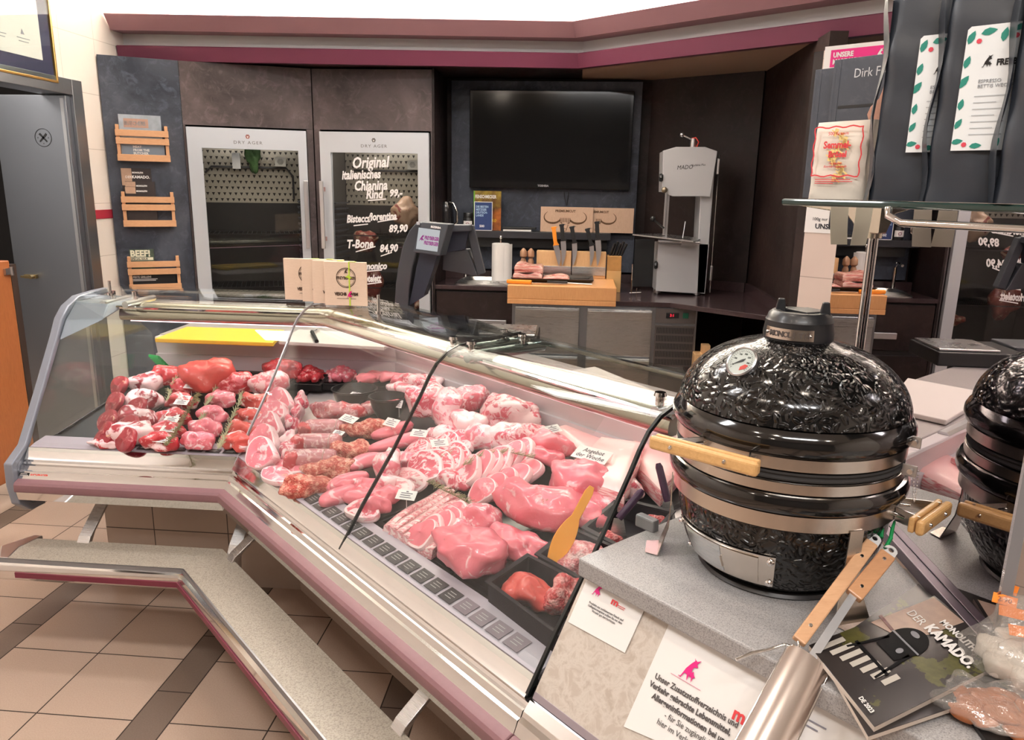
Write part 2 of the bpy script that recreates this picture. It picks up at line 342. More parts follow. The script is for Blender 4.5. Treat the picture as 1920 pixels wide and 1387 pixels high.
f_ = part('door_frame', B().bx(WX - .14, WX + .018, 4.09, 4.175, 0, 2.075).bx(WX - .14, WX + .018, 2.90, 4.09, 1.995, 2.075), DARKSTEEL, d, .002)
# wooden half-height gate folded open beside the doorway
g = thing('half_gate', 'orange varnished wooden half-height gate at the far left edge beside the dark doorway', 'gate', (WX + .02, 3.2, 0))
GWOOD = None
def woodm(name, a, b_, sc=(3, 30, 3), rough=.4, coat=0.15, ring=3.0):
    t = NT(name); c = t.coord(); mp = t.n('ShaderNodeMapping', Vector=c, Scale=sc)
    n1 = t.noise(mp.outputs[0], 4, 5, .6, ring).outputs[0]; n2 = t.noise(mp.outputs[0], 22, 3).outputs[0]
    col = t.ramp(t.math('MULTIPLY_ADD', n2, .25, t.math('MULTIPLY', n1, .8)), [(.25, a), (.75, b_)])
    MATS[name] = t.bsdf(col, rough, 0, t.bump(n2, .08, .001), coat); return MATS[name]
OWOOD = woodm('orange_wood', (.26, .075, .02), (.42, .14, .045), (30, 30, 2))
part('panel', B().bx(WX + .001, WX + .05, 3.0, 3.42, .12, 1.17), OWOOD, g, .004)
part('hinge', B().box((WX + .055, 3.40, 1.12), (.012, .05, .03)).cyl((WX + .06, 3.415, 1.10), (WX + .06, 3.415, 1.14), .008), SATIN, g)
part('post', B().bx(WX + .001, WX + .05, 3.42, 3.46, 0, 1.15), plain('dark_brown_wood', (.035, .02, .015), .5), g)
# picture frame on the left wall
pf = thing('picture_frame', 'gold framed certificate with navy mount hanging on the white tiled wall above the steel door', 'picture frame', (WX, 3.6, 2.05))
y0, y1, z0, z1 = 3.12, 3.965, 2.052, 2.75
part('backing', B().bx(WX + .002, WX + .012, y0, y1, z0, z1), BLACK, pf)
part('mount', B().bx(WX + .012, WX + .016, y0 + .01, y1 - .01, z0 + .01, z1 - .01), plain('navy_mount', (.018, .016, .065), .6), pf)
cer = part('certificate', B().bx(WX + .016, WX + .018, y0 + .09, y1 - .085, z0 + .085, z1 - .085), WHITE, pf)
fr = frame((WX + .0182, y0 + .09, z0 + .085), (0, 1, 0), (0, 0, 1)); INK = plain('ink', (.02, .02, .03), .6); FINT = plain('faint_ink', (.25, .25, .30), .6)
b = B()
for k, (u0, u1, v) in enumerate([(.10, .56, .42), (.12, .50, .40), (.16, .44, .38), (.22, .36, .28)]): decal(b, fr, [(u0, v), (u1, v), (u1, v + .004), (u0, v + .004)])
for u in (.12, .34, .50): decal(b, fr, [(u, .08), (u + .09, .08), (u + .09, .083), (u, .083)]); decal(b, fr, [(u + .01, .065), (u + .08, .065), (u + .08, .068), (u + .01, .068)]); decal(b, fr, [(u + .03, .10), (u + .055, .10), (u + .04, .125)])
part('printed_lines', b, FINT, cer)
GOLD = plain('gold_frame', (.62, .38, .12), .3, .9)
b = B(); e = .012
for a0, a1, c0, c1 in ((y0 - e, y1 + e, z0 - e, z0), (y0 - e, y1 + e, z1, z1 + e), (y0 - e, y0, z0, z1), (y1, y1 + e, z0, z1)): b.bx(WX + .002, WX + .024, a0, a1, c0, c1)
part('moulding', b, GOLD, pf, .002)
part('pane', B().bx(WX + .0195, WX + .021, y0, y1, z0, z1), GLASS, pf)
# ================================================================ refrigerated display counter: one leg along x, one leg running off at 45 degrees
A2 = Vector((.70711, -.70711, 0)); N2 = Vector((-.70711, -.70711, 0)); BASE2 = -1.118
XL = -1.905
S3, S2 = -.94, -1.70; S_END = S3 + .0095
def L1(x, d, z): return Vector((x, 2.61 - d, z))
def L2(s, d, z): return A2 * s + N2 * (BASE2 + d) + Vector((0, 0, z))
def MT(d, z): return Vector((-1.029 - .4142 * d, 2.61 - d, z))
def csweep(b, prof, x0=XL, s1=S3, mat=0, legs=3, closed=True):
    rs = []
    if legs & 1: rs.append([L1(x0, d, z) for d, z in prof])
    rs.append([MT(d, z) for d, z in prof])
    if legs & 2: rs.append([L2(s1, d, z) for d, z in prof])
    if not closed:
        return b.rings(rs, False, False, mat)
    return b.rings(rs, True, True, mat)
def sheetprof(pts, th):
    """turn an open (d,z) polyline into a closed profile of thickness th"""
    out = []; n = len(pts)
    for i, (d, z) in enumerate(pts):
        a = Vector(pts[max(i - 1, 0)]); c = Vector(pts[min(i + 1, n - 1)]); t = (c - a).normalized(); out.append((d - t.y * th, z + t.x * th))
    return list(pts) + out[::-1]
dc = thing('display_counter', 'long refrigerated glass meat display counter with mauve bumper and beige tiled base', 'display counter', (-1.0, 2.6, 0))
part('tiled_base', csweep(B(), [(0, 0), (0, .47), (-.6, .47), (-.6, 0)], XL + .10, S_END), BTILE, dc)
part('staff_side_body', csweep(B(), [(-.62, .05), (-.62, .76), (-.93, .76), (-.93, .05)], XL + .03, S_END), plain('white_enamel', (.60, .57, .56), .35), dc)
part('underside', csweep(B(), [(-.3, .46), (.30, .462), (.315, .50), (-.3, .50)], XL + .01, S_END), STEEL, dc, smooth=30)
part('lower_chrome_rail', csweep(B(), [(.27, .461), (.318, .468), (.325, .50), (.29, .50)], XL + .01, S_END), CHROME, dc)
part('bumper', csweep(B(), [(.25, .500), (.333, .501), (.336, .508), (.334, .528), (.328, .536), (.312, .542), (.25, .542)], XL + .01, S_END), MAUVE, dc, .003, 30)
part('front_chrome_rail', csweep(B(), [(.24, .542), (.307, .542), (.302, .552), (.297, .566), (.290, .568), (.288, .573), (.284, .582), (.272, .584), (.268, .590), (.24, .590)], XL + .01, S_END), CHROME, dc, 0, 30)
part('glass_channel', csweep(B(), [(.225, .590), (.268, .590), (.272, .600), (.266, .606), (.255, .622), (.245, .635), (.225, .635)], XL + .015, S3), CHROME, dc, 0, 30)
# inner card strip, deck and rear wall
TRAYW = plain('deck_steel', (.55, .50, .51), .3, .6)
cs = part('card_strip', csweep(B(), [(.225, .60), (.243, .637), (.215, .644), (.16, .650), (.16, .60)], XL + .02, S3), plain('lilac_white_strip', (.46, .40, .46), .35), dc)
def deckz(d): return .628 + (.15 - d) * .118
part('deck', csweep(B(), [(.16, .60), (.16, .627), (-.615, deckz(-.615)), (-.615, .60)], XL + .02, S3), TRAYW, dc)
part('rear_wall', csweep(B(), [(-.60, .70), (-.60, .79), (-.63, .79), (-.63, .70)], XL + .02, S3), plain('case_white', (.62, .57, .60), .4), dc)
LEDGE = plain('ledge_white', (.66, .61, .62), .35)
part('rear_lip', csweep(B(), [(-.615, .787), (-.600, .860), (-.604, .868), (-.64, .868), (-.64, .787)], XL + .02, S3), LEDGE, dc, .002, 30)
part('work_ledge', csweep(B(), [(-.64, .80), (-.64, .872), (-.95, .874), (-.97, .865), (-.97, .80)], XL + .02, S_END), plain('ledge_stone', (.40, .36, .35), .35, var=.15, vscale=180), dc, .003, 30)
part('ledge_grip', csweep(B(), [(-.603, .868), (-.612, .876), (-.632, .876), (-.636, .868)], -1.2, -1.4, legs=3), SATIN, dc)
# sloping front glass, curved over at the top
GP = [(.262, .598), (.19, .708), (.09, .845), (-.005, .992), (-.03, 1.035), (-.055, 1.068), (-.09, 1.094), (-.13, 1.108), (-.18, 1.115), (-.36, 1.120)]
GPc = []
for i in range(len(GP)): GPc.append(GP[i])
TH = .007
def pane(name, r0, r1, lab_=None):
    pr = sheetprof(GPc, -TH); b = B(); b.rings([r0(pr), r1(pr)], True, True); return part(name, b, GLASS, dc, smooth=30)
g = .003
dM = lambda d, z, e: Vector((-1.029 - .4142 * d - e, 2.61 - d, z))
pane('front_glass', lambda pr: [L1(XL + .012, d, z) for d, z in pr], lambda pr: [dM(d, z, g) for d, z in pr])
pane('front_glass', lambda pr: [MT(d, z) + A2 * g for d, z in pr], lambda pr: [L2(S2 - g, d, z) for d, z in pr])
pane('front_glass', lambda pr: [L2(S2 + g, d, z) for d, z in pr], lambda pr: [L2(S3 - g, d, z) for d, z in pr])
SEAL = plain('dark_seal', (.008, .010, .010), .25)
for S_, w_ in ((S2, .0032), (S3, .0035)):
    pr = sheetprof(GPc, -TH - .001); part('pane_seal', B().rings([[L2(S_ - w_, d, z) for d, z in pr], [L2(S_ + w_, d, z) for d, z in pr]], True, True), SEAL, dc)
pr = sheetprof(GPc, -TH - .0005); part('pane_seal', B().rings([[dM(d, z, .0022) for d, z in pr], [dM(d, z, -.0022) for d, z in pr]], True, True), plain('clear_seal', (.35, .33, .35), .15), dc)
# glass ends
EG = [(.262, .60), (.19, .708), (.09, .845), (-.005, .992), (-.06, 1.062), (-.12, 1.10), (-.30, 1.10), (-.42, 1.02), (-.58, .90), (-.60, .88), (-.60, .64)]
b = B().hexa([L2(S3 + .004, d, z) for d, z in EG], [L2(S3 + .010, d, z) for d, z in EG]); part('end_glass', b, GLASS, dc)
b = B().hexa([L1(XL + .006, d, z) for d, z in EG], [L1(XL + .012, d, z) for d, z in EG]); part('end_glass', b, GLASS, dc)
# grey moulded end frame on the left, following the outline
EF = [(.19, .40), (.26, .405), (.315, .45), (.328, .52), (.325, .60), (.25, .645), (.212, .70), (.112, .85), (.02, .99), (-.015, 1.05), (-.06, 1.09), (-.13, 1.118), (-.25, 1.124), (-.33, 1.124)]
EI = [(.19, .425), (.25, .43), (.293, .465), (.305, .52), (.30, .585), (.225, .64), (.19, .70), (.092, .845), (-.002, .985), (-.035, 1.035), (-.075, 1.07), (-.13, 1.095), (-.25, 1.103), (-.33, 1.103)]
GREYP = plain('grey_end_moulding', (.24, .26, .31), .35, .2)
b = B(); rs = []
for (d, z), (e, y) in zip(EF, EI): rs.append([L1(XL - .022, d, z), L1(XL + .010, d, z), L1(XL + .010, e, y), L1(XL - .022, e, y)])
b.rings(rs, True, True); part('end_frame', b, GREYP, dc, .004, 40)
b = B(); b.hexa([L1(XL - .015, d, z) for d, z in [(.19, .42), (.25, .43), (.29, .465), (.30, .52), (.30, .585), (.255, .62), (-.6, .62), (-.6, .42)]], [L1(XL + .008, d, z) for d, z in [(.19, .42), (.25, .43), (.29, .465), (.30, .52), (.30, .585), (.255, .62), (-.6, .62), (-.6, .42)]])
part('end_panel', b, GREYP, dc)
part('inner_corner_cap', B().hexa([L1(x, d, z) for x, d, z in [(XL + .012, .02, .97), (XL + .012, -.30, 1.10), (XL + .012, -.10, 1.10), (XL + .012, -.03, 1.04)]], [L1(x, d, z) for x, d, z in [(XL + .14, -.06, 1.04), (XL + .14, -.32, 1.09), (XL + .12, -.13, 1.088), (XL + .14, -.07, 1.05)]]), GREYP, dc, .006)
# light hood under the top glass: a long rounded chrome reflector with the lamp below it
HP = []
for k in range(13):
    a = PI * (-.05) + PI * 1.1 * k / 12; HP.append((-.235 + .055 * math.cos(a), 1.035 + .050 * math.sin(a)))
part('light_hood', csweep(B(), HP + [(-.28, 1.018), (-.19, 1.018)], XL + .13, S3 - .05), plain('hood_metal', (.46, .43, .36), .17, 1.0), dc, 0, 50)
part('lamp_strip', csweep(B(), [(-.205, 1.0165), (-.265, 1.0165), (-.265, 1.0115), (-.205, 1.0115)], XL + .16, S3 - .08), emitm('pink_lamp', (1, .60, .66), 3.2), dc)
part('hood_edge_trim', csweep(B(), [(-.168, 1.066), (-.160, 1.074), (-.166, 1.078), (-.176, 1.072)], XL + .13, S3 - .03), CHROME, dc, 0, 30)
part('rear_glass_rail', csweep(B(), [(-.345, 1.108), (-.36, 1.108), (-.36, 1.118), (-.345, 1.118)], XL + .05, S3), CHROME, dc)
# cross tubes, studs and clamps carrying the glass
def l2p(px, py, z): return atz(px, py, z)
for k, (S_, nm) in enumerate(((S2 - .05, 0), (S2 + .035, 0), (S3 - .05, 0))):
    part('support_tube', B().cyl(L2(S_, -.13, 1.085), L2(S_, -.42, 1.085), .017 if k < 2 else .014, seg=18), SATIN if k == 2 else plain('smoked_tube', (.16, .19, .18), .15, .9), dc, smooth=40)
    for dd in (-.145, -.335):
        part('glass_stud', B().cyl(L2(S_, dd, 1.100), L2(S_, dd, 1.122), .010, seg=16).cyl(L2(S_, dd, 1.121), L2(S_, dd, 1.129), .0145, .012, seg=20), CHROME, dc, smooth=40)
for x_ in (XL + .10, XL + .19):
    part('support_tube', B().cyl(L1(x_, -.13, 1.088), L1(x_, -.33, 1.088), .013, seg=16), SATIN, dc, smooth=40)
    part('glass_stud', B().cyl(L1(x_, -.2, 1.10), L1(x_, -.2, 1.130), .011, seg=16), CHROME, dc, smooth=40)
p0 = atz(207, 553, 1.12); part('upright_pin', B().cyl(p0, p0 + Vector((0, 0, .055)), .0055, seg=12).cyl(p0, p0 + Vector((0, 0, .008)), .013, seg=16), CHROME, dc, smooth=40)
p0 = atz(710, 588, 1.12); part('upright_pin', B().cyl(p0 + Vector((0, 0, -.02)), p0 + Vector((0, 0, .065)), .0055, seg=12).cyl(p0, p0 + Vector((0, 0, .008)), .013, seg=16), CHROME, dc, smooth=40)
# sheet glass ledge over the corner: small second tier
tp = [atz(775, 596, 1.15), atz(870, 594, 1.15), atz(963, 628, 1.15), atz(905, 638, 1.15)]
part('top_tier_glass', B().slab([tp[0], tp[3], tp[2], tp[1]], .006), GLASSD, dc)
# maker's badge on the front rail
fr = frame(aty(36, 889, 2.61 - .3005), (1, 0, 0), (0, .25, 1)); 
b = B(); decal(b, fr, [(0, -.006), (.036, -.006), (.038, .007), (.002, .007)]); part('badge_plate', b, BLACK, dc)
fine(fr @ Matrix.Translation((0, 0, .0008)), [(.004, .034, -.003), (.006, .030, .002)], WHITE, dc, .002, 'badge_mark')
text('AICHINGER', .0125, fr, plain('signal_red', (.75, .03, .015), .4), dc, .040, -.005, bold=.0005, name='badge_lettering')
# bench-height customer shelf in front, chrome edged, stone topped
cs = thing('customer_shelf', 'low beige stone bag shelf with chrome edge in front of the meat counter', 'shelf', (-1.2, 2.3, 0))
def stonem(name, a, b_, c_, sc=240):
    t = NT(name); c = t.coord(); n1 = t.noise(c, sc, 2, .5).outputs[0]; n2 = t.noise(c, sc * .35, 3, .6).outputs[0]
    col = t.ramp(n1, [(.34, c_), (.46, a), (.62, b_)]); col = t.mix(t.math('MULTIPLY', t.math('GREATER_THAN', n2, .62), .35), col, (*c_, 1))
    MATS[name] = t.bsdf(col, .38, 0, t.bump(n1, .12, .0006)); return MATS[name]
BENCH = stonem('beige_terrazzo', (.36, .32, .265), (.42, .375, .31), (.27, .235, .19))
part('shelf_top', csweep(B(), [(.330, .305), (.330, .332), (.478, .332), (.478, .305)], -1.86, -.05), BENCH, cs, .001)
part('top_trim', csweep(B(), [(.478, .30), (.478, .333), (.483, .333), (.486, .322), (.486, .30)], -1.865, -.05), DARKSTEEL, cs)
part('chrome_edge', csweep(B(), [(.40, .265), (.484, .262), (.496, .266), (.503, .276), (.503, .300), (.498, .318), (.4865, .322), (.4865, .30), (.40, .30)], -1.87, -.05), CHROME, cs, 0, 40)
b = B(); b.rings([[L1(-1.79, d, z) for d, z in ((.5035, .279), (.507, .280), (.507, .298), (.5035, .299))], [MT(d, z) for d, z in ((.5035, .279), (.507, .280), (.507, .298), (.5035, .299))], [L2(-.05, d, z) for d, z in ((.5035, .279), (.507, .280), (.507, .298), (.5035, .299))]], True, True)
part('burgundy_strip', b, plain('burgundy_strip', (.17, .022, .045), .4), cs)
b = B(); p_ = [L1(-1.86, .478, 0), L1(-1.915, .40, 0), L1(-1.86, .31, 0), L1(-1.83, .31, 0), L1(-1.85, .40, 0), L1(-1.83, .478, 0)]
b.hexa([p + Vector((0, 0, .27)) for p in p_], [p + Vector((0, 0, .334)) for p in p_]); part('end_cap', b, SATIN, cs, .003)
def bracket(q, nm='bracket'):
    b = B()
    rs = []
    for d, z in ((.06, .462), (.20, .43), (.30, .36), (.335, .315), (.34, .27)):
        rs.append([q(-.022, d, z), q(.022, d, z), q(.022, d + .03, z - .01), q(-.022, d + .03, z - .01)])
    b.rings(rs, True, True); part(nm, b, STEEL, cs, .003)
for x_ in (-1.66, -1.12): bracket(lambda o, d, z, x_=x_: L1(x_ + o, d, z))
for s_ in (-2.34, -1.30): bracket(lambda o, d, z, s_=s_: L2(s_ + o, d, z))
# ================================================================ stone topped end section carrying the grill
se = thing('stone_counter', 'grey speckled stone topped counter end with sloping marbled front below the black grill', 'counter', L2(-.6, 0, 0))
STONE = stonem('grey_granite', (.36, .35, .35), (.43, .42, .42), (.24, .235, .235), 420)
def l2quad(b, s0, s1, prof, mat=0): return b.rings([[L2(s0, d, z) for d, z in prof], [L2(s1, d, z) for d, z in prof]], True, True, mat)
T0 = L2(S3 + .012, .152, 0)
topo = [L2(S3 + .012, .152, 0), L2(S3 + .012, -.52, 0), Vector((.646, 1.68, 0)), Vector((.646, 1.07, 0)), Vector((1.3, 1.07, 0)), L2(.75, .152, 0)]
b = B().hexa([p + Vector((0, 0, .822)) for p in topo], [p + Vector((0, 0, .860)) for p in topo]); part('stone_top', b, STONE, se, .004)
t = NT('marbled_laminate'); c = t.coord(); n1 = t.noise(c, 34, 6, .62, .5).outputs[0]
MARB = t.bsdf(t.ramp(n1, [(.36, (.46, .39, .33)), (.5, (.60, .54, .48)), (.62, (.50, .43, .37))]), .45)
b = B(); l2quad(b, S3 + .012, .75, [(.125, .822), (.255, .612), (.235, .60), (.10, .822)]); part('front_panel', b, MARB, se)
b = B(); l2quad(b, S3 + .012, .75, [(.20, .600), (.262, .600), (.256, .612), (.20, .612)]); part('panel_rail', b, plain('lilac_aluminium', (.42, .38, .44), .3, .8), se)
b = B(); l2quad(b, S3 + .012, .75, [(-.4, .601), (.19, .601), (.06, .815), (-.4, .815)]); part('carcass', b, plain('grey_carcass', (.3, .28, .27), .5), se)
part('tiled_plinth', l2quad(B(), S3 + .012, .75, [(0, 0), (0, .459), (-.40, .459), (-.40, 0)]), BTILE, se)
part('bumper', l2quad(B(), S3 + .012, .75, [(.25, .500), (.333, .501), (.336, .508), (.334, .528), (.328, .536), (.312, .542), (.25, .542)]), MAUVE, se, .003, 30)
b = B(); l2quad(b, S3 + .012, .75, [(-.3, .461), (.318, .468), (.325, .499), (.245, .499), (.245, .543), (.307, .543), (.297, .566), (.288, .573), (.284, .582), (.268, .599), (-.3, .599)]); part('lower_rail', b, CHROME, se)
part('glass_clip', B().box(L2(S3 + .008, -.055, .872), (.020, .050, .028), PI / 4), plain('grey_clip', (.25, .25, .26), .4), dc, .004)
# ================================================================ back row: cabinets and dry-ageing fridges
PA, PB, PC_ = Vector((-2.742, 4.352, 0)), Vector((-2.372, 4.556, 0)), Vector((-1.672, 4.842, 0))
ZT = 2.243
FSTEEL = steelm('fridge_steel', (.60, .63, .68), .34, (3, 3, 420), .08); FSTEEL.node_tree.nodes['Principled BSDF'].inputs['Metallic'].default_value = .45
def seg_frame(a, b_):
    d = (b_ - a).normalized(); return d, Vector((-d.y, d.x, 0))      # along, into the wall
def seg_box(b, a, d, n, u0, u1, v0, v1, z0, z1, mat=0):
    q = [a + d * u0 + n * v0, a + d * u1 + n * v0, a + d * u1 + n * v1, a + d * u0 + n * v1]
    return b.hexa([p + Vector((0, 0, z0)) for p in q], [p + Vector((0, 0, z1)) for p in q], mat)
d0, n0 = seg_frame(PA, PB)
cab = thing('side_cabinet', 'tall narrow blue-grey slate cabinet carrying three wooden magazine racks', 'cabinet', PA)
b = B().hexa([Vector((p.x, p.y, .0)) for p in (PA, PB, PB + n0 * .3, Vector((-2.7425, 4.50, 0)))], [Vector((p.x, p.y, ZT)) for p in (PA, PB, PB + n0 * .3, Vector((-2.7425, 4.50, 0)))])
part('door', b, SLATE, cab, .001)
part('door_gap', seg_box(B(), PB, d0, n0, -.002, .001, -.0012, .01, 0, ZT), BLACK, cab)
def housing(name, a, e, o0, o1, otop, lab_, mat, obot=.10):
    d, n = seg_frame(a, e); L = (e - a).length; h = thing(name, lab_, 'cabinet', a)
    part('top_panel', seg_box(B(), a, d, n, .0015, L - .0015, 0, .02, otop, ZT), mat, h)
    part('left_stile', seg_box(B(), a, d, n, .0015, o0, 0, .02, 0, otop - .001), mat, h)
    part('right_stile', seg_box(B(), a, d, n, o1, L - .0015, 0, .02, 0, otop - .001), mat, h)
    part('plinth', seg_box(B(), a, d, n, o0, o1, 0, .02, 0, obot), mat, h)
    b = seg_box(B(), a, d, n, o0 - .01, o0, .02, .45, 0, otop); seg_box(b, a, d, n, o1, o1 + .01, .02, .45, 0, otop); part('inner_sides', b, DARKIN, h)
    return d, n, L
perfc = {}
def perforated():
    t = NT('perforated_panel'); c = t.coord('UV'); s = t.n('ShaderNodeSeparateXYZ', Vector=c)
    u = t.math('MULTIPLY', s.outputs[0], 26.0); v = t.math('MULTIPLY', s.outputs[1], 26.0)
    row = t.math('FLOOR', v); u = t.math('ADD', u, t.math('MULTIPLY', t.math('MODULO', row, 2.0), .5)); fu = t.math('ABSOLUTE', t.math('SUBTRACT', t.math('FRACT', u), .5)); fv = t.math('FRACT', v)
    tri = t.math('MULTIPLY', t.math('LESS_THAN', fu, t.math('MULTIPLY', t.math('SUBTRACT', fv, .2), .55)), t.math('LESS_THAN', fv, .72))
    return t.bsdf(t.mix(tri, (.55, .50, .40, 1), (.03, .025, .02, 1)), .35, .5)
PERF = perforated()
MEATR = plain('aged_beef', (.22, .035, .025), .45, var=.5, vscale=22, bump=(60, .4, .003))
FATY = plain('aged_fat', (.55, .36, .24), .5, var=.25, vscale=30)
SHELFW = plain('shelf_wire', (.10, .10, .10), .3, .9)
def fridge(a, d, n, u0, u1, zt, lab_, side, gl0, gl1, glt):
    f = thing('ageing_fridge', lab_, 'fridge', a + d * u0); W = u1 - u0
    def pt(u, v, z): return a + d * (u0 + u) + n * v + Vector((0, 0, z))
    def bb(b, x0, x1, y0, y1, z0, z1, mat=0): return seg_box(b, a, d, n, u0 + x0, u0 + x1, y0, y1, z0, z1, mat)
    zb = .22
    b = bb(B(), .01, W - .01, .40, .42, zb, zt - .01); bb(b, .01, .025, .012, .40, zb, zt - .01); bb(b, W - .025, W - .01, .012, .40, zb, zt - .01); bb(b, .025, W - .025, .012, .40, zt - .03, zt - .01); bb(b, .025, W - .025, .012, .40, zb, zb + .02)
    part('cabinet_body', b, plain('fridge_liner', (.035, .032, .030), .35), f)
    b = bb(B(), 0, gl0, -.035, 0, zb, zt); bb(b, gl1, W, -.035, 0, zb, zt); bb(b, gl0, gl1, -.035, 0, glt, zt); bb(b, gl0, gl1, -.035, 0, zb, zb + .12)
    df = part('door_frame', b, FSTEEL, f)
    b = bb(B(), gl0, gl1, -.024, -.018, zb + .12, glt); part('pane', b, GLASSD, f)
    hx = W - .018 if side > 0 else .018
    b = B(); z0, z1 = zt - .72, zt - .30
    b = bb(b, hx - .013, hx + .013, -.095, -.082, z0, z1); h = part('handle', b, SATIN, f, .003)
    CO = plain('rose_bracket', (.50, .30, .27), .35, .8)
    for z in (z1 - .05, z0 + .06): part('bracket', bb(B(), hx - .008 - (.02 if side < 0 else 0) * 0, hx + .008, -.082, -.035, z - .013, z + .013), CO, h)
    # inside: perforated rear panel, wire shelves, side louvres
    b = B(); q = [pt(.03, .398, glt - .33), pt(W - .03, .398, glt - .33), pt(W - .03, .398, glt + .02), pt(.03, .398, glt + .02)]; b.add(q, [(0, 1, 2, 3)])
    # give it thickness behind
    b.add([p + n * .003 for p in q], [(3, 2, 1, 0)]); uvs = [(0, 0), (W, 0), (W, .35), (0, .35)] * 2; b.uv = dict(enumerate(uvs)); part('perforated_panel', b, PERF, f)
    b = B(); P = [pt(.06, .36, glt - .14), pt(.10, .36, glt - .10), pt(W - .12, .36, glt - .10), pt(W - .08, .36, glt - .15), pt(W - .08, .36, glt - .30)]; b.tube(P, .007, 8); part('hanging_rail', b, SHELFW, f, smooth=60)
    for zz in (glt - .52, glt - .86):
        b = bb(B(), .03, W - .03, .05, .055, zz, zz + .006); bb(b, .03, W - .03, .38, .385, zz, zz + .006)
        for k in range(22): x = .04 + (W - .08) * k / 21; bb(b, x, x + .003, .05, .385, zz, zz + .003)
        part('wire_shelf', b, SHELFW, f)
    for k in range(16): part('side_louvre', bb(B(), W - .06 if side > 0 else .03, W - .03 if side > 0 else .06, .06, .34, glt - .32 - .036 * k, glt - .31 - .036 * k), plain('louvre_grey', (.05, .055, .07), .4), f) if k < 15 else None
    b = bb(B(), gl1 - .14, gl1 - .07, .30, .36, glt - .09, glt - .03); v = part('air_vent', b, plain('vent_cream', (.6, .58, .5), .5), f)
    fr = frame(pt(gl1 - .105, .2995, glt - .06), d, (0, 0, 1)); b = B(); [ring2(b, fr, 0, 0, .008 + .006 * k, .002, 6) for k in range(3)]; part('grille', b, BLACK, v)
    # emblem
    fr = frame(pt(W / 2, -.0352, (zt + glt) / 2 + .012), d, (0, 0, 1)); RS = plain('rose_print', (.32, .13, .12), .4) if side > 0 else plain('grey_print', (.13, .12, .12), .4)
    b = B(); decal(b, fr, [(-.013, .004), (-.008, -.010), (.008, -.010), (.013, .004), (.007, .014), (-.007, .014)]); part('emblem', b, RS, f)
    b = B(); decal(b, fr, [(-.006, .005), (0, -.007), (.006, .005), (.002, .003), (-.002, .003)], lift=.001); part('emblem_mark', b, WHITE, f)
    text('DRY AGER', .026, fr, plain('grey_print', (.13, .12, .12), .4), f, 0, -.042, 'CENTER', sx=1.15, space=1.25)
    text('- - - - -', .006, fr, plain('grey_print', (.13, .12, .12), .4), f, 0, -.056, 'CENTER')
    l = bpy.data.lights.new('fridge_light', 'AREA'); l.shape = 'RECTANGLE'; l.size = W - .15; l.size_y = .04; l.energy = 3.0; l.color = (1, .88, .78)
    lo = bpy.data.objects.new('fridge_light', l); lo.location = pt(W / 2, .10, zt - .05); lo.rotation_euler = (-.5, 0, math.atan2(d.y, d.x)); COL.objects.link(lo)
    return f, pt
o0 = .016; d1, n1 = seg_frame(PB, PC_)
housing('fridge_housing', PB, PC_, .012, .716, 1.885, 'umber slate panelling around the left ageing fridge, next to the magazine racks', UMBER)
F1, pt1 = fridge(PB, d1, n1, .018, .710, 1.872, 'left stainless steel dry ageing fridge, nearly empty behind its glass door', 1, .080, .640, 1.752)
QA, QB = Vector((-1.670, 4.846, 0)), Vector((-.915, 4.846, 0))
housing('fridge_housing', QA, QB, .040, .745, 1.885, 'umber slate panelling around the right ageing fridge with chalk writing', UMBER)
F2, pt2 = fridge(QA, Vector((1, 0, 0)), Vector((0, 1, 0)), .046, .738, 1.872, 'right stainless steel dry ageing fridge with white chalk prices on its door', -1, .068, .622, 1.748)
part('right_gable', B().bx(-.914, -.902, 4.846, 5.318, 0, 2.25), BROWN, F2)
# chalk handwriting on the right fridge door
CHK = plain('chalk_white', (.88, .84, .83), .8)
def chalk(s, px, py, size, slant=.25, w=1.0, bold=.0022):
    p = aty(px, py, 4.820); fr = frame(p, (1, 0, .05), (0, 0, 1)); return text(s, size * 1.06, fr, CHK, F2, 0, 0, shear=slant, bold=bold * 1.15, name='chalk_writing', sx=w, ext=.0004)
for s_, px, py, sz, wd in (('Original', 660, 315, .088, .78), ('italienisches', 641, 336, .072, .68), ('Chianina', 664, 357, .078, .74), ('Rind', 686, 372, .070, .8), ('99,-', 730, 368, .056, .9),
                       ('Bistecca', 650, 417, .062, .72), ('fiorentina', 692, 413, .062, .70), ('89,90', 729, 435, .060, .85), ('T-Bone', 650, 465, .070, .78), ('84,90', 712, 472, .062, .8), ('monico', 683, 505, .058, .8), ('inderkotelett', 655, 529, .060, .62)):
    chalk(s_, px, py, sz, .25, wd)
b = B()
for x0, y0_, x1, y1_ in ((690, 377, 724, 374), (663, 424, 690, 421), (708, 417, 745, 411), (667, 473, 704, 463), (714, 481, 735, 474), (683, 510, 716, 507), (684, 534, 716, 530)):
    p, q = aty(x0, y0_, 4.8195), aty(x1, y1_, 4.8195); b.hexa([p, q, q + Vector((0, 0, .007)), p + Vector((0, 0, .007))], [v + Vector((0, -.0008, 0)) for v in (p, q, q + Vector((0, 0, .007)), p + Vector((0, 0, .007)))])
part('chalk_underline', b, CHK, F2)
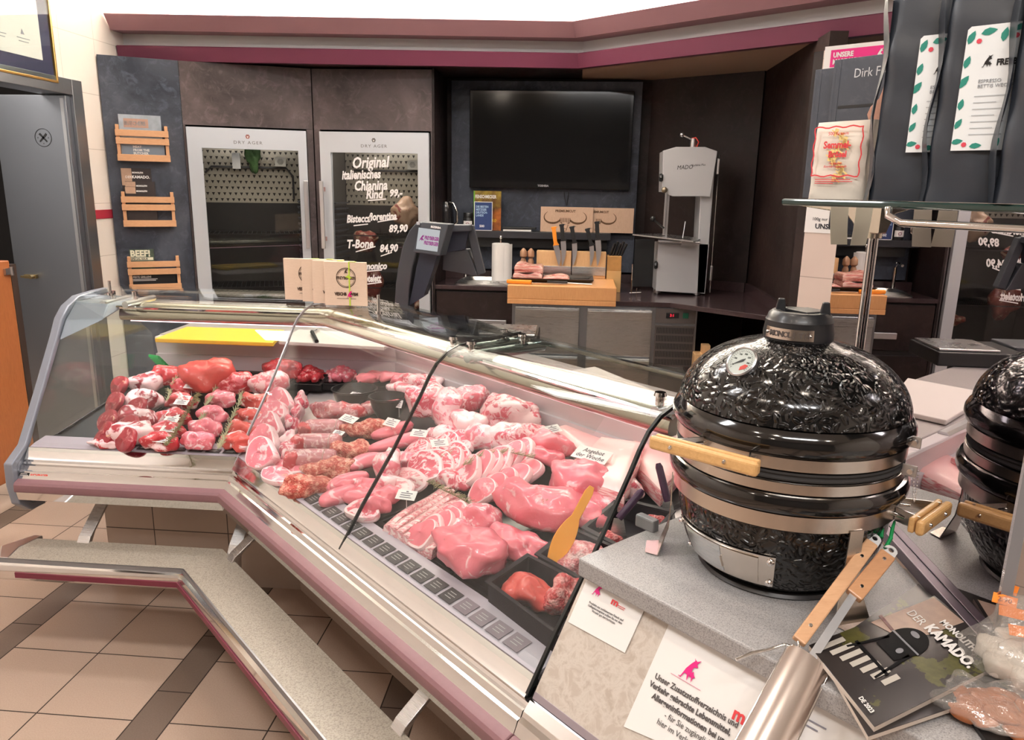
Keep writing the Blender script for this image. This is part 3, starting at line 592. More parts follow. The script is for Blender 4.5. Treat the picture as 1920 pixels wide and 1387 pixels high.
# meat hanging and lying in the right fridge
COMB = {}
def combo(m1, m2, fat):
    key = (m1.name, m2.name, round(fat * 10))
    if key in COMB: return COMB[key]
    t = NT(m1.name + '_with_' + m2.name); t.t.nodes.clear(); t.out = t.t.nodes.new('ShaderNodeOutputMaterial'); t.m.node_tree
    c = t.coord(); rn = t.n('ShaderNodeObjectInfo').outputs['Random']; v = t.vmath('ADD', c, t.n('ShaderNodeCombineXYZ', X=t.math('MULTIPLY', rn, 9.0), Y=t.math('MULTIPLY', rn, 5.0), Z=rn).outputs[0])
    mask = t.ramp(t.noise(v, 13, 4, .55, 1.3).outputs[0], [(.66 - fat * .38, (0, 0, 0)), (.72 - fat * .38, (1, 1, 1))])
    def cols(nm):
        sp = SPECS.get(nm)
        if not sp: return (.5, .3, .25, 1), None
        return meatcol(t, v, *sp)
    c1, h1 = cols(m1.name); c2, h2 = cols(m2.name); h = t.math('ADD', t.math('MULTIPLY', mask, .35), h1 if h1 is not None else 0.0)
    COMB[key] = t.bsdf(t.mix(mask, c1, c2), .34, 0, t.bump(h, .45, .003), .35); return COMB[key]
SPECS = {'aged_beef': ((.20, .03, .02), (.30, .05, .035), (.5, .2, .15), 22, .6, 1.2, .06), 'aged_fat': ((.55, .34, .22), (.62, .42, .28), (.3, .12, .08), 22, .62, 1.2, .06)}
def meatcol(t, v, a, b_, fat, sc, amt, dist, fw):
    n1 = t.noise(v, sc, 5, .62, dist).outputs[0]; n2 = t.noise(v, sc * .45, 3, .5, .4).outputs[0]; n3 = t.noise(v, 260, 2).outputs[0]
    f = t.ramp(n1, [(amt, (0, 0, 0)), (min(.99, amt + fw), (1, 1, 1))]); col = t.mix(t.math('MULTIPLY', f, .85), t.mix(n2, (*a, 1), (*b_, 1)), (*fat, 1))
    return col, t.math('MULTIPLY_ADD', n3, .25, n1)
def lump(name, c, sx, sy, sz, seed, mats, lab_, cat, rz=0, group=None, rough=.25, R=None, res=20, flat=0.0, fat=.35, parent=None, pw=1.0):
    rnd = random.Random(seed); ph = [rnd.uniform(0, 6.28) for _ in range(9)]; b = B(); rs = []; n = res
    M = R or Matrix.Rotation(rz, 3, 'Z'); c = Vector(c); zmin = 1e9; pts = []
    so = Vector((seed * 3.7, seed * 1.3, seed * .7)); am = max(sx, sy, sz)
    for i in range(n + 1):
        a = -PI / 2 + PI * i / n; ring_ = []
        for j in range(n * 2):
            t_ = 2 * PI * j / (n * 2); ca = max(.02, math.cos(a)) ** pw
            x, y, z = ca * math.cos(t_), ca * math.sin(t_), math.copysign(abs(math.sin(a)) ** pw, a)
            k = 1 + rough * (.5 * math.sin(2 * x * 1.7 + ph[0] + y * 2.1) * math.cos(z * 2.3 + ph[1]) + .28 * math.sin(4.1 * y + ph[2] + z * 3) * math.sin(3.7 * x + ph[3]))
            v = Vector((x * k * sx, y * k * sy, z * k * sz)); q_ = v + so
            dd = (mnoise.noise(q_ * 26) * .0085 + mnoise.noise(q_ * 60) * .0042 + (-abs(mnoise.noise(q_ * 17 + so)) + .12) * .012) * min(1.25, am / .05) * min(1, rough * 5)
            v += Vector((x, y, z)).normalized() * dd
            if flat and v.z < -sz * flat: v.z = -sz * flat
            ring_.append(v)
        rs.append([c + M @ v for v in ring_])
    b.rings(rs, True, True)
    if len(mats) > 1: mats = [combo(mats[0], mats[1], fat)]
    if parent is not None: return part(name, b, mats, parent, smooth=180)
    return solo(name, b, mats, lab_, cat, group, smooth=180)
for k, (px, py, yy, sx, sy, sz, lb) in enumerate([(760, 399, 5.0, .085, .07, .095, 'pale knobbly aged beef joint hanging at the right of the right fridge'), (685, 453, 5.0, .085, .06, .075, 'wedge of aged T-bone beef on the shelf of the right fridge'), (693, 533, 5.0, .095, .07, .10, 'dark red piece of aged beef behind the lowest chalk writing'), (776, 568, 4.99, .07, .06, .035, 'flat orange-brown aged cut low in the right fridge, right of the scale column')]):
    lump('aged_beef', aty(px, py, yy), sx, sy, sz, k + 3, [MEATR, FATY], lb, 'meat', fat=(.8, .35, .1, .5)[k], rough=.35)
for k, (px, py, yy, lb) in enumerate([(470, 300, 4.80, 'small white carton standing near the top of the left fridge')]):
    p = pt1(.26, .30, 1.69); solo('carton', B().box(p, (.05, .03, .10), .38), plain('carton_white', (.6, .6, .58), .6), lb, 'carton')
lump('hanging_herbs', pt1(.36, .30, 1.72), .05, .03, .09, 5, [plain('herb_green', (.05, .12, .03), .7, var=.5, vscale=90)], 'bunch of green herbs hanging at the top of the left ageing fridge', 'herbs', rough=.5)
# magazine racks on the side cabinet
OAK = woodm('beech_rack', (.50, .25, .12), (.66, .37, .20), (4, 4, 30), .45)
fA = frame(PA, d0, (0, 0, 1)); WR = (PB - PA).length
def rk(px, py): return fA.inverted() @ atp(px, py, PA, n0)
def dpoly(b, fr, pts, y0, y1, mat=0):
    return b.hexa([fr @ Vector((x, z, y0)) for x, z in pts], [fr @ Vector((x, z, y1)) for x, z in pts], mat)
def fbox(b, fr, x0, x1, z0, z1, y0, y1, mat=0): return dpoly(b, fr, [(x0, z0), (x1, z0), (x1, z1), (x0, z1)], y0, y1, mat)
racks = []
for k, (xa, ya, xb, yb, lb) in enumerate([(222, 303, 320, 303, 'topmost wooden magazine rack on the slate cabinet'), (233, 424, 331, 424, 'middle wooden magazine rack on the slate cabinet'), (244, 543, 341, 540, 'lowest wooden magazine rack on the slate cabinet')]):
    p = rk(xa, ya); q = rk(xb, yb); x0, x1, z0 = p.x, q.x, (p.y + q.y) / 2; H = .215
    r = thing('magazine_rack', lb, 'magazine rack', fA @ Vector(((x0 + x1) / 2, z0, 0)), 0, 'magazine racks')
    for z_, h_ in ((0, .038), (.095, .035), (.140, .035)): part('slat', fbox(B(), fA, x0, x1, z0 + z_, z0 + z_ + h_, .052, .062), OAK, r, .001)
    for x_ in (x0 + .003, x1 - .021): part('side_post', fbox(B(), fA, x_, x_ + .018, z0 + .01, z0 + H - .012, .0, .052), OAK, r, .001)
    part('base_board', fbox(B(), fA, x0 + .02, x1 - .02, z0 + .012, z0 + .022, .002, .052), OAK, r)
    racks.append((x0, x1, z0))
def mag(name, fr, x0, x1, z0, z1, y0, mat, lab_, cat='magazine', th=.006, group=None, pages=WHITE):
    m = thing(name, lab_, cat, fr @ Vector(((x0 + x1) / 2, z0, y0)), 0, group)
    part('pages', fbox(B(), fr, x0 + .001, x1 - .001, z0 + .001, z1 - .001, y0 + .0008, y0 + th - .0008), pages, m)
    c = part('cover', fbox(fbox(B(), fr, x0, x1, z0, z1, y0 + th - .0008, y0 + th), fr, x0, x1, z0, z1, y0, y0 + .0008), mat, m)
    return m, c, (lambda u, v, fr=fr: fr @ Matrix.Translation((x0 + u, z0 + v, y0 + th)))
x0, x1, z0 = racks[0]
SILV = plain('silver_foil_cover', (.40, .44, .48), .3, .6, var=.4, vscale=18)
m_, c_, fq = mag('magazine', fA, x0 + .022, x1 - .035, z0 + .025, z0 + .262, .012, SILV, 'silvery blue book standing in the topmost wooden rack', 'book')
b = B(); fq0 = fq(0, 0); fbox(b, fq0, .025, .155, .165, .215, .0002, .0006); part('title_block', b, plain('copper_print', (.42, .26, .20), .4), c_); text('BUTCHERS', .032, fq0, SILV, c_, .028, .178, bold=.001, sx=.72); fine(fq0, [(.05, .13, .150), (.055, .125, .143), (.05, .12, .136)], WHITE, c_, .003)
m_, c_, fq = mag('magazine', fA, x0 + .03, x1 - .028, z0 + .024, z0 + .10, .026, plain('steel_blue_cover', (.25, .30, .36), .3, .3), 'short steel-blue leaflet in front of the silvery book in the topmost rack', 'leaflet', .004)
text('MEAT\nFROM THE\nBUTCHER', .018, fq(0, 0), WHITE, c_, .055, .052, bold=.0008)
x0, x1, z0 = racks[1]
KD = plain('kamado_cover_dark', (.030, .022, .022), .35, var=.6, vscale=9); TANC = plain('cover_tan', (.42, .27, .19), .4, var=.3, vscale=30)
for k, (o, t_, yy, lb) in enumerate([(.022, .338, .010, 'dark grill magazine at the back of the middle rack, showing its large title'), (.038, .262, .024, 'second dark grill magazine in the middle rack'), (.036, .232, .036, 'front dark grill magazine in the middle rack')]):
    m_, c_, fq = mag('magazine', fA, x0 + o - .01, x0 + o + .150, z0 + .024, z0 + t_, yy, KD, lb, 'magazine', .008, 'grill magazines in the middle rack')
    q = fq(0, 0); h = t_ - .024; part('cover_photo', fbox(B(), q, .0, .055, h - .10 + k * .03, h - .002, .0002, .0005), TANC, c_)
    text('MONOLITH', .013, q, WHITE, c_, .058, h - .030, bold=.0006, sx=.85)
    if k == 0: text('DER', .02, q, WHITE, c_, .02, h - .058, sx=.9); text('KAMADO.', .022, q, WHITE, c_, .055, h - .058, bold=.0009, sx=.95)
x0, x1, z0 = racks[2]
m_, c_, fq = mag('magazine', fA, x0 + .016, x0 + .150, z0 + .024, z0 + .245, .012, plain('cover_forest', (.06, .09, .06), .4, var=.5, vscale=30), 'meat magazine with big cream title in the lowest rack', 'magazine', .008)
fb = fq(0, 0); text('BEEF!', .052, fb, plain('cream_print', (.80, .78, .60), .5), c_, .004, .178, bold=.0022, sx=.92); b = B(); fbox(b, fb, .004, .128, .155, .172, .0002, .0005); part('title_bar', b, plain('cream_print', (.80, .78, .60), .5), c_); text('SPECIAL ISSUE', .0155, fb @ Matrix.Translation((0, 0, .0006)), BLACK, c_, .006, .158, bold=.0004, sx=.95)
m_, c_, fq = mag('magazine', fA, x0 + .018, x1 - .03, z0 + .024, z0 + .10, .028, BLACK, 'black barbecue leaflet in front in the lowest rack', 'leaflet', .004)
fb = fq(0, 0); text('FESTE GRILLEN!', .016, fb, WHITE, c_, .006, .050, bold=.0006, sx=.9); fine(fb, [(.004, .14, .040), (.004, .13, .032)], WHITE, c_, .0035)
# ================================================================ preparation niche on the back wall
wk = thing('worktop', 'dark brown stone worktop running along the back and round to the right wall', 'worktop', (.2, 4.6, .9))
poly = [(-.385, 4.33), (.549, 4.33), (1.088, 3.90), (1.088, 4.885), (.46, 5.315), (-.385, 5.315)]
WTOP = plain('dark_worktop', (.040, .024, .026), .22, var=.3, vscale=60)
part('slab', B().prism(poly, .905, .932), WTOP, wk, .002)
part('slab', B().bx(-.900, -.388, 4.83, 5.24, .905, .932), WTOP, wk, .002)
b = wallstrip([(-.90, 5.228), (.44, 5.228)], .933, .99, .018, 0); part('upstand', b, WTOP, wk)
b = wallstrip([(.47, 5.285), (1.068, 4.87)], .933, .995, .018, 0); part('upstand', b, WTOP, wk)
part('upstand', B().bx(1.07, 1.088, 3.93, 4.86, .933, .995), WTOP, wk)
sk = thing('sink_cabinet', 'dark rusty-brown drawer cabinet below the small steel sink', 'cabinet', (-.65, 5.0, 0))
part('carcass', B().bx(-.900, -.39, 4.866, 5.3, .06, .903), DARKIN, sk)
part('drawer_front', B().bx(-.895, -.395, 4.845, 4.865, .60, .890), BROWN, sk, .002)
part('drawer_front', B().bx(-.895, -.395, 4.845, 4.865, .12, .565), BROWN, sk, .002)
p, q = aty(878, 604, 4.83), aty(949, 606, 4.83); part('grip_rail', B().bx(p.x, q.x, 4.825, 4.846, p.z - .02, p.z + .02), SATIN, sk, .003)
# slate panel with the television
tv = thing('wall_panel', 'blue-grey slate wall panel behind the television', 'panel', (-.25, 5.28, .93))
SLB = MATS['slate_blue_laminate']
part('board', B().bx(-.862, .393, 5.25, 5.31, 1.0, 2.235), SLB, tv, .002)
p, q = aty(881, 168.5, 5.2), aty(1181, 357, 5.2)
t_ = thing('television', 'flat black television hanging on the slate panel', 'television', ((p.x + q.x) / 2, 5.22, q.z))
X0, X1, Z0, Z1 = p.x, q.x - .003, q.z, p.z
GB = plain('piano_black', (.004, .004, .005), .12, coat=.3)
part('housing', B().bx(X0, X1, 5.195, 5.235, Z0, Z1), GB, t_, .004)
t = NT('tv_screen'); SCR = t.bsdf((.002, .0022, .003, 1), .10, 0, spec=.5)
part('screen', B().bx(X0 + .02, X1 - .02, 5.1935, 5.1945, Z0 + .045, Z1 - .02), SCR, t_)
text('TOSHIBA', .018, frame((X0 + .46, 5.1940, Z0 + .014), (1, 0, 0), (0, 0, 1)), SATIN, t_, bold=.0006)
part('wall_bracket', B().bx(X0 + .35, X1 - .35, 5.236, 5.249, Z0 + .15, Z1 - .15), BLACK, t_)
p = aty(1058, 360, 5.24); q = aty(1062, 385, 5.24)
b = B().tube([p, p + Vector((.004, 0, -.04)), q], .0025, 6); b.tube([p + Vector((.03, 0, 0)), p + Vector((.024, 0, -.05)), q + Vector((.002, 0, 0))], .0025, 6); part('power_cable', b, BLACK, t_, smooth=60)
# narrow shelf with magazines, boards and a jar
sh = thing('wall_shelf', 'narrow dark wall shelf below the television carrying jar, magazines and carved boards', 'shelf', (-.27, 5.2, 1.24))
zs = aty(1000, 434, 5.15).z
xl_, xr_ = aty(868, 433, 5.12).x, aty(1145, 440, 5.12).x
part('board', B().bx(-.86, xr_, 5.10, 5.249, zs - .045, zs), plain('shelf_dark', (.022, .022, .028), .45), sh, .002)
part('black_rail', B().bx(-.80, xr_ - .02, 5.16, 5.249, zs - .11, zs - .046), BLACK, sh)  # black rail set back beneath the shelf board
fs = lambda px, y=5.14: frame((aty(px, 434, y).x, y, zs + .0005), (1, 0, 0), (0, 0, 1))
def stand(px0, px1, pt, y, mat, lab_, name='magazine', cat='magazine', th=.006):
    x0 = aty(px0, 434, y).x; x1 = aty(px1, 434, y).x; z1 = aty((px0 + px1) / 2, pt, y).z
    fr = frame((0, y, 0), (1, 0, 0), (0, 0, 1)); m, c, fq = mag(name, fr, x0, x1, zs + .001, z1, 0, mat, lab_, cat, th); return m, c, fq(0, 0), x1 - x0, z1 - zs
t = NT('gourmet_cover'); c = t.coord(); s = t.n('ShaderNodeSeparateXYZ', Vector=c); nz = t.noise(c, 16, 3).outputs[0]
GC = t.bsdf(t.ramp(t.math('MULTIPLY_ADD', nz, .5, t.math('MULTIPLY', s.outputs[2], 1.4)), [(.2, (.10, .03, .01)), (.38, (.42, .12, .02)), (.5, (.12, .05, .01)), (.66, (.33, .24, .03))]), .35)
m_, c_, fq, W_, H_ = stand(888, 939, 358, 5.16, GC, 'food magazine with yellow-brown cover leaning below the television')
part('green_edge', fbox(B(), fq, 0, .008, 0, H_ - .002, .0002, .0006), plain('lime_print', (.15, .42, .03), .5), c_)
text('FEINSCHMECKER', .030, fq, WHITE, c_, .010, H_ - .048, bold=.001, sx=.62); text('50', .03, fq, plain('yellow_print', (.8, .6, .03), .5), c_, .122, .055, shear=.2); text('WEIN', .024, fq, plain('yellow_print', (.8, .6, .03), .5), c_, .012, H_ - .085, sx=.7)
lump('food_photo', fq @ Vector((.10, .12, .001)), .03, .001, .03, 3, [plain('tomato_print', (.5, .05, .02), .5)], '', '', parent=c_)
m_, c_, fq, W_, H_ = stand(889, 923, 378, 5.115, plain('navy_cover', (.02, .045, .16), .35), 'small dark blue award booklet in front of the food magazine', 'booklet', 'booklet', .004)
b = B(); [fbox(b, fq, *r, .0002, .0005) for r in ((0, W_, 0, .004), (0, W_, H_ - .005, H_ - .001), (0, .004, 0, H_), (W_ - .004, W_, 0, H_))]; part('white_border', b, WHITE, c_)
text('DIE BESTEN\nMETZGER\nDEUTSCH-\nLANDS', .019, fq, plain('pale_blue_print', (.35, .5, .7), .5), c_, .012, H_ - .04, bold=.0008, sx=.85); text('500', .022, fq, WHITE, c_, .036, .022, bold=.0008)
j = thing('spice_jar', 'small black jar with white label on the shelf beside the booklet', 'jar', (aty(877, 430, 5.14).x, 5.14, zs))
cx_ = aty(878, 430, 5.14).x
part('jar_body', B().lathe([(.034, .001), (.036, .01), (.036, .075), (.030, .085), (.030, .09)], (cx_, 5.14, zs), 28), BLACK, j, smooth=40)
part('lid', B().lathe([(.034, .085), (.034, .112), (.031, .116)], (cx_, 5.14, zs), 28), BLACK, j, smooth=40)
part('label', B().rings([[(Vector((cx_ + .0365 * math.sin(a), 5.14 - .0365 * math.cos(a), zs + z))) for z in (.022, .062)] for a in [-.9 + .18 * k for k in range(11)]], False, False), WHITE, j)
def jarmark(): b = B(); fr = frame((cx_, 5.1025, zs + .042), (1, 0, 0), (0, 0, 1)); ring2(b, fr, 0, 0, .011, .003, 20); part('label_mark', b, plain('plum_print', (.2, .02, .08), .5), j)
jarmark()
b = B(); x0, x1 = aty(943, 430, 5.15).x, aty(1005, 430, 5.15).x; b.bx(x0, x1, 5.12, 5.20, zs + .012, zs + .028); solo('remote_tray', b, BLACK, 'flat black tablet lying on a white booklet on the wall shelf', 'tablet', bevel=.003)
solo('flat_booklet', B().bx(x0 + .004, x1 - .03, 5.115, 5.19, zs + .001, zs + .0115), WHITE, 'white booklet lying flat under the black tablet on the wall shelf', 'booklet')
CARV = woodm('carved_board_wood', (.56, .36, .25), (.68, .47, .34), (20, 3, 3), .5, .1)
BRN = plain('burnt_brown', (.12, .055, .02), .6)
def skull(b, fr, cx, cy, s, cut=None):
    for sg in (-1, 1):
        for k in range(9):
            a0 = 2.5 - k * .42
            def hp(a): r = 1.0 + .0 * a; return (cx + sg * (s * .62 + s * .42 * math.cos(a)), cy + s * .16 + s * .36 * math.sin(a))
        n = 16; P = []
        for k in range(n + 1):
            a = -2.75 + (3.75) * k / n; w_ = s * (.10 * (1 - abs(k / n - .35)) + .01) * (1 - k / n) ** .4 + .001
            x, y = s * .62 + s * .45 * math.cos(a), s * .10 + s * .33 * math.sin(a); x2, y2 = s * .62 + (s * .45 - w_) * math.cos(a), s * .10 + (s * .33 - w_) * math.sin(a)
            P.append(((cx + sg * x, cy + y), (cx + sg * x2, cy + y2)))
        if cut is not None and sg == cut: continue
        b.rings([[fr @ Vector((*o, .0003)), fr @ Vector((*i_, .0003)), fr @ Vector((*i_, .0009)), fr @ Vector((*o, .0009))] for o, i_ in P], True, True)
    for k in range(7):
        if cut == -1 and k < 3: continue
        x = cx + s * (-.24 + .08 * k); decal(b, fr, [(x - .0025, cy - s * .12 - abs(k - 3) * .004), (x + .0025, cy - s * .12), (x + .002, cy + s * .08), (x - .002, cy + s * .08)])
    for sg in (-1, 1):
        if cut == sg: continue
        decal(b, fr, [(cx + sg * s * .10, cy - s * .20), (cx + sg * s * .22, cy - s * .12), (cx + sg * s * .20, cy - s * .20)]); decal(b, fr, [(cx + sg * s * .14, cy - s * .24), (cx + sg * s * .17, cy - s * .24), (cx + sg * s * .08, cy - s * .52), (cx + sg * s * .05, cy - s * .52)])
    ring2(b, fr, cx, cy - s * .50, s * .08, .003, 14)
for (px0, px1, pt, y, lb, cut) in ((1013, 1111, 387, 5.17, 'carved wooden board with full buffalo skull, left one on the wall shelf', None), (1100, 1187, 389, 5.188, 'carved wooden board showing half a buffalo skull, right one on the wall shelf', -1)):
    x0, x1 = aty(px0, 430, y).x, aty(px1, 430, y).x; z1 = aty(px0, pt, y).z; zb_ = zs + .0005
    bd = thing('carved_board', lb, 'board', ((x0 + x1) / 2, y, zb_)); part('board', B().bx(x0, x1, y, y + .016, zb_, z1), CARV, bd, .001)
    fr = frame((x0, y - .0002, zb_), (1, 0, 0), (0, 0, 1)); s_ = .135 if cut is None else .125; W_ = x1 - x0; H_ = z1 - zb_
    cx2 = .165 if cut is None else .062; b = B(); skull(b, fr, cx2, H_ * .50, s_, cut); part('burnt_skull', b, BRN, bd)
    if cut is None: text('PREMIUMCUT', .022, fr, BRN, bd, cx2, H_ - .034, 'CENTER', bold=.0009)
    else: text('EMIUMCUT', .020, fr, BRN, bd, .042, H_ - .034, 'LEFT', bold=.0009)
# kettle on the shelf behind the scale
kt = thing('kettle', 'black and chrome electric kettle at the left end of the wall shelf', 'kettle', (aty(838, 430, 5.17).x, 5.17, zs))
kx = aty(836, 430, 5.17).x
part('body', B().lathe([(.052, .002), (.056, .02), (.052, .12), (.044, .17), (.034, .185)], (kx, 5.17, zs), 32), plain('kettle_black', (.02, .018, .02), .15, coat=.4), kt, smooth=40)
part('handle', B().tube([(kx + .03, 5.13, zs + .18), (kx + .06, 5.12, zs + .175), (kx + .085, 5.12, zs + .12), (kx + .085, 5.12, zs + .05), (kx + .055, 5.13, zs + .03)], .009, 10), CHROME, kt, smooth=60)
part('spout', B().cyl((kx - .035, 5.13, zs + .02), (kx - .035, 5.13, zs + .18), .008), CHROME, kt, smooth=60)
# sink and paper roll
zw = .9325
si = thing('sink', 'small round-cornered steel sink set in the worktop left of the chopping block', 'sink', (-.6, 5.0, zw))
b = B(); cxs, cys = -.58, 5.02
def oval(cx, cy, rx, ry, z, n=40, p=.6): return [Vector((cx + rx * math.copysign(abs(math.cos(2 * PI * k / n)) ** p, math.cos(2 * PI * k / n)), cy + ry * math.copysign(abs(math.sin(2 * PI * k / n)) ** p, math.sin(2 * PI * k / n)), z)) for k in range(n)]
b.rings([oval(cxs, cys, .205, .15, zw, p=.3), oval(cxs, cys, .205, .15, zw + .004, p=.3), oval(cxs, cys, .165, .125, zw + .028), oval(cxs, cys, .155, .115, zw + .026), oval(cxs, cys, .14, .10, zw + .004)], True, True); part('basin', b, STEEL, si, smooth=40)
text('BLANCO', .016, frame((cxs + .03, cys - .139, zw + .013), (1, 0, 0), (0, .3, 1)), BLACK, si)
pr_ = thing('paper_towel_holder', 'white paper towel roll on a chrome stand beside the steel sink', 'paper towel roll', (-.425, 5.0, zw))
rx = aty(938, 515, 5.0).x
part('stand', B().cyl((rx, 5.0, zw), (rx, 5.0, zw + .008), .075, seg=32).cyl((rx, 5.0, zw), (rx, 5.0, zw + .30), .007).sphere((rx, 5.0, zw + .305), .012), CHROME, pr_, smooth=40)
part('paper_roll', B().lathe([(.052, .010), (.058, .012), (.058, .262), (.05, .265), (.02, .264)], (rx, 5.0, zw), 36), WHITE, pr_, smooth=40)
part('loose_sheet', B().rings([[Vector((rx + x, 4.985 - y, zw + z)) for z in (.02, .262)] for x, y in ((.03, .035), (.050, .03), (.066, .018), (.078 , .0))], False, False), WHITE, pr_, smooth=40)
fc = thing('tap', 'chrome tap of the small sink', 'tap', (-.75, 5.14, zw)); part('spout', B().cyl((-.75, 5.16, zw), (-.75, 5.16, zw + .16), .012).tube([(-.75, 5.16, zw + .16), (-.75, 5.12, zw + .19), (-.75, 5.05, zw + .18)], .009, 10), CHROME, fc, smooth=60); part('lever', B().box((-.75, 5.17, zw + .19), (.015, .07, .008)), CHROME, fc)
# refrigerated drawer unit
du = thing('drawer_fridge', 'stainless refrigerated drawer unit under the back worktop', 'drawer unit', (.17, 4.6, .1))
part('frame', B().bx(-.357, .706, 4.345, 5.2, .08, .903), DARKSTEEL, du, .002)
for x0, x1, lb in ((-.337, .033, None), (.080, .449, None)):
    for z0, z1 in ((.612, .884), (.33, .600)):
        dr = part('drawer', B().bx(x0, x1, 4.328, 4.344, z0, z1), STEEL, du, .002)
        part('grip', B().hexa([Vector((x, y, z)) for x in (x0 + .004,) for y, z in ((4.328, z1 - .06), (4.310, z1 - .052), (4.306, z1 - .008), (4.328, z1 - .004))], [Vector((x1 - .004, y, z)) for y, z in ((4.328, z1 - .06), (4.310, z1 - .052), (4.306, z1 - .008), (4.328, z1 - .004))]), STEEL, dr, .001)
part('control_panel', B().bx(.470, .695, 4.334, 4.345, .815, .898), plain('grey_panel', (.16, .14, .135), .35, .6), du)
dp = part('display', B().bx(.528, .60, 4.330, 4.336, .845, .875), BLACK, du)
text('3:1', .022, frame((.548, 4.3295, .853), (1, 0, 0), (0, 0, 1)), emitm('red_led', (1, .02, .05), 2.0), dp)
part('power_switch', B().bx(.622, .654, 4.328, 4.336, .845, .876), plain('green_switch', (.02, .12, .07), .25), du, .002)
gv = part('vent_grille', B().bx(.470, .695, 4.333, 4.345, .56, .800), plain('grille_grey', (.15, .13, .125), .35, .6), du)
b = B()
for r in range(5):
    for c in range(24): x = .480 + c * .0088; b.bx(x, x + .0042, 4.3315, 4.3335, .570 + r * .046, .605 + r * .046)
part('slots', b, BLACK, gv)
# chopping block and its things
cb = solo('chopping_block', B().bx(-.382, .238, 4.298, 4.80, .933, 1.012), woodm('block_wood', (.56, .25, .09), (.70, .36, .15), (30, 30, 2), .45), 'thick light wooden chopping block overhanging the back worktop', 'chopping block', bevel=.004)
# lower edge hangs over the front
cb2 = part('front_lip', B().bx(-.382, .238, 4.296, 4.328, .905, .9325), MATS['block_wood'], cb, .002)
zc = 1.0125
def slab_on(px, py, y): return aty(px, py, y)
tr = thing('serving_tray', 'long black tray with dark rim on the chopping block, holding cured bacon', 'tray', (-.1, 4.55, zc))
tx0, tx1 = aty(960, 515, 4.5).x, aty(1113, 515, 4.5).x
b = B(); b.hexa([Vector(v) for v in ((tx0 + .02, 4.46, zc), (tx1 - .03, 4.46, zc), (tx1 - .03, 4.64, zc), (tx0 + .02, 4.64, zc))], [Vector(v) for v in ((tx0 + .01, 4.45, zc + .006), (tx1 - .02, 4.45, zc + .006), (tx1 - .02, 4.65, zc + .006), (tx0 + .01, 4.65, zc + .006))])
rim = [(tx0, 4.43), (tx1, 4.43), (tx1, 4.67), (tx0, 4.67)]; inn = [(tx0 + .022, 4.452), (tx1 - .022, 4.452), (tx1 - .022, 4.648), (tx0 + .022, 4.648)]
for k in range(4):
    a, c, e, g_ = rim[k], rim[(k + 1) % 4], inn[(k + 1) % 4], inn[k]
    b.hexa([Vector((*a, zc + .022)), Vector((*c, zc + .022)), Vector((*e, zc + .004)), Vector((*g_, zc + .004))], [Vector((*a, zc + .025)), Vector((*c, zc + .025)), Vector((*e, zc + .008)), Vector((*g_, zc + .008))])
part('tray_body', b, plain('tray_black', (.018, .012, .010), .3), tr)
def bacon_mat():
    t = NT('bacon_meat'); c = t.coord(); mp = t.n('ShaderNodeMapping', Vector=c, Scale=(4, 4, 55)); n1 = t.noise(mp.outputs[0], 1.6, 4, .6, .8).outputs[0]
    MATS['bacon_meat'] = t.bsdf(t.ramp(n1, [(.36, (.30, .05, .045)), (.46, (.55, .16, .13)), (.54, (.80, .55, .46)), (.62, (.36, .06, .05))]), .35, 0, t.bump(n1, .3, .003), .3); return MATS['bacon_meat']
BAC = bacon_mat()
def bslab(x0, x1, y0, y1, z0, z1, seed, lab_, w=.0):
    rnd = random.Random(seed); n = 14; rs = []
    for i in range(n + 1):
        u = i / n; x = x0 + (x1 - x0) * u; e = (1 - abs(2 * u - 1) ** 8) ; k = .6 + .4 * e; zz = z1 + .006 * math.sin(u * 6 + seed) * (z1 - z0) / .03; yo = .004 * math.sin(u * 9 + seed)
        rs.append([Vector((x, y0 + yo, z0)), Vector((x, y0 - .003 + yo, (z0 + zz) / 2)), Vector((x, y0 + .004 + yo, z0 + (zz - z0) * k)), Vector((x, (y0 + y1) / 2, z0 + (zz - z0) * k + .004)), Vector((x, y1, z0 + (zz - z0) * k)), Vector((x, y1, z0))])
    b = B().rings(rs, True, True); return solo('bacon_slab', b, BAC, lab_, 'bacon', smooth=60)
bx0, bx1, bx2 = aty(963, 510, 4.5).x, aty(1017, 510, 4.5).x, aty(1068, 510, 4.5).x
bslab(bx0, bx1, 4.47, 4.63, zc + .0075, zc + .052, 2, 'lower thick bacon slab at the left end of the black tray')
bslab(bx0 + .006, bx1 + .002, 4.475, 4.62, zc + .0545, zc + .100, 7, 'upper bacon slab stacked on another at the left of the tray')
bslab(bx1 + .004, bx2, 4.47, 4.62, zc + .0075, zc + .034, 4, 'thin bacon slab lying alone in the middle of the black tray')
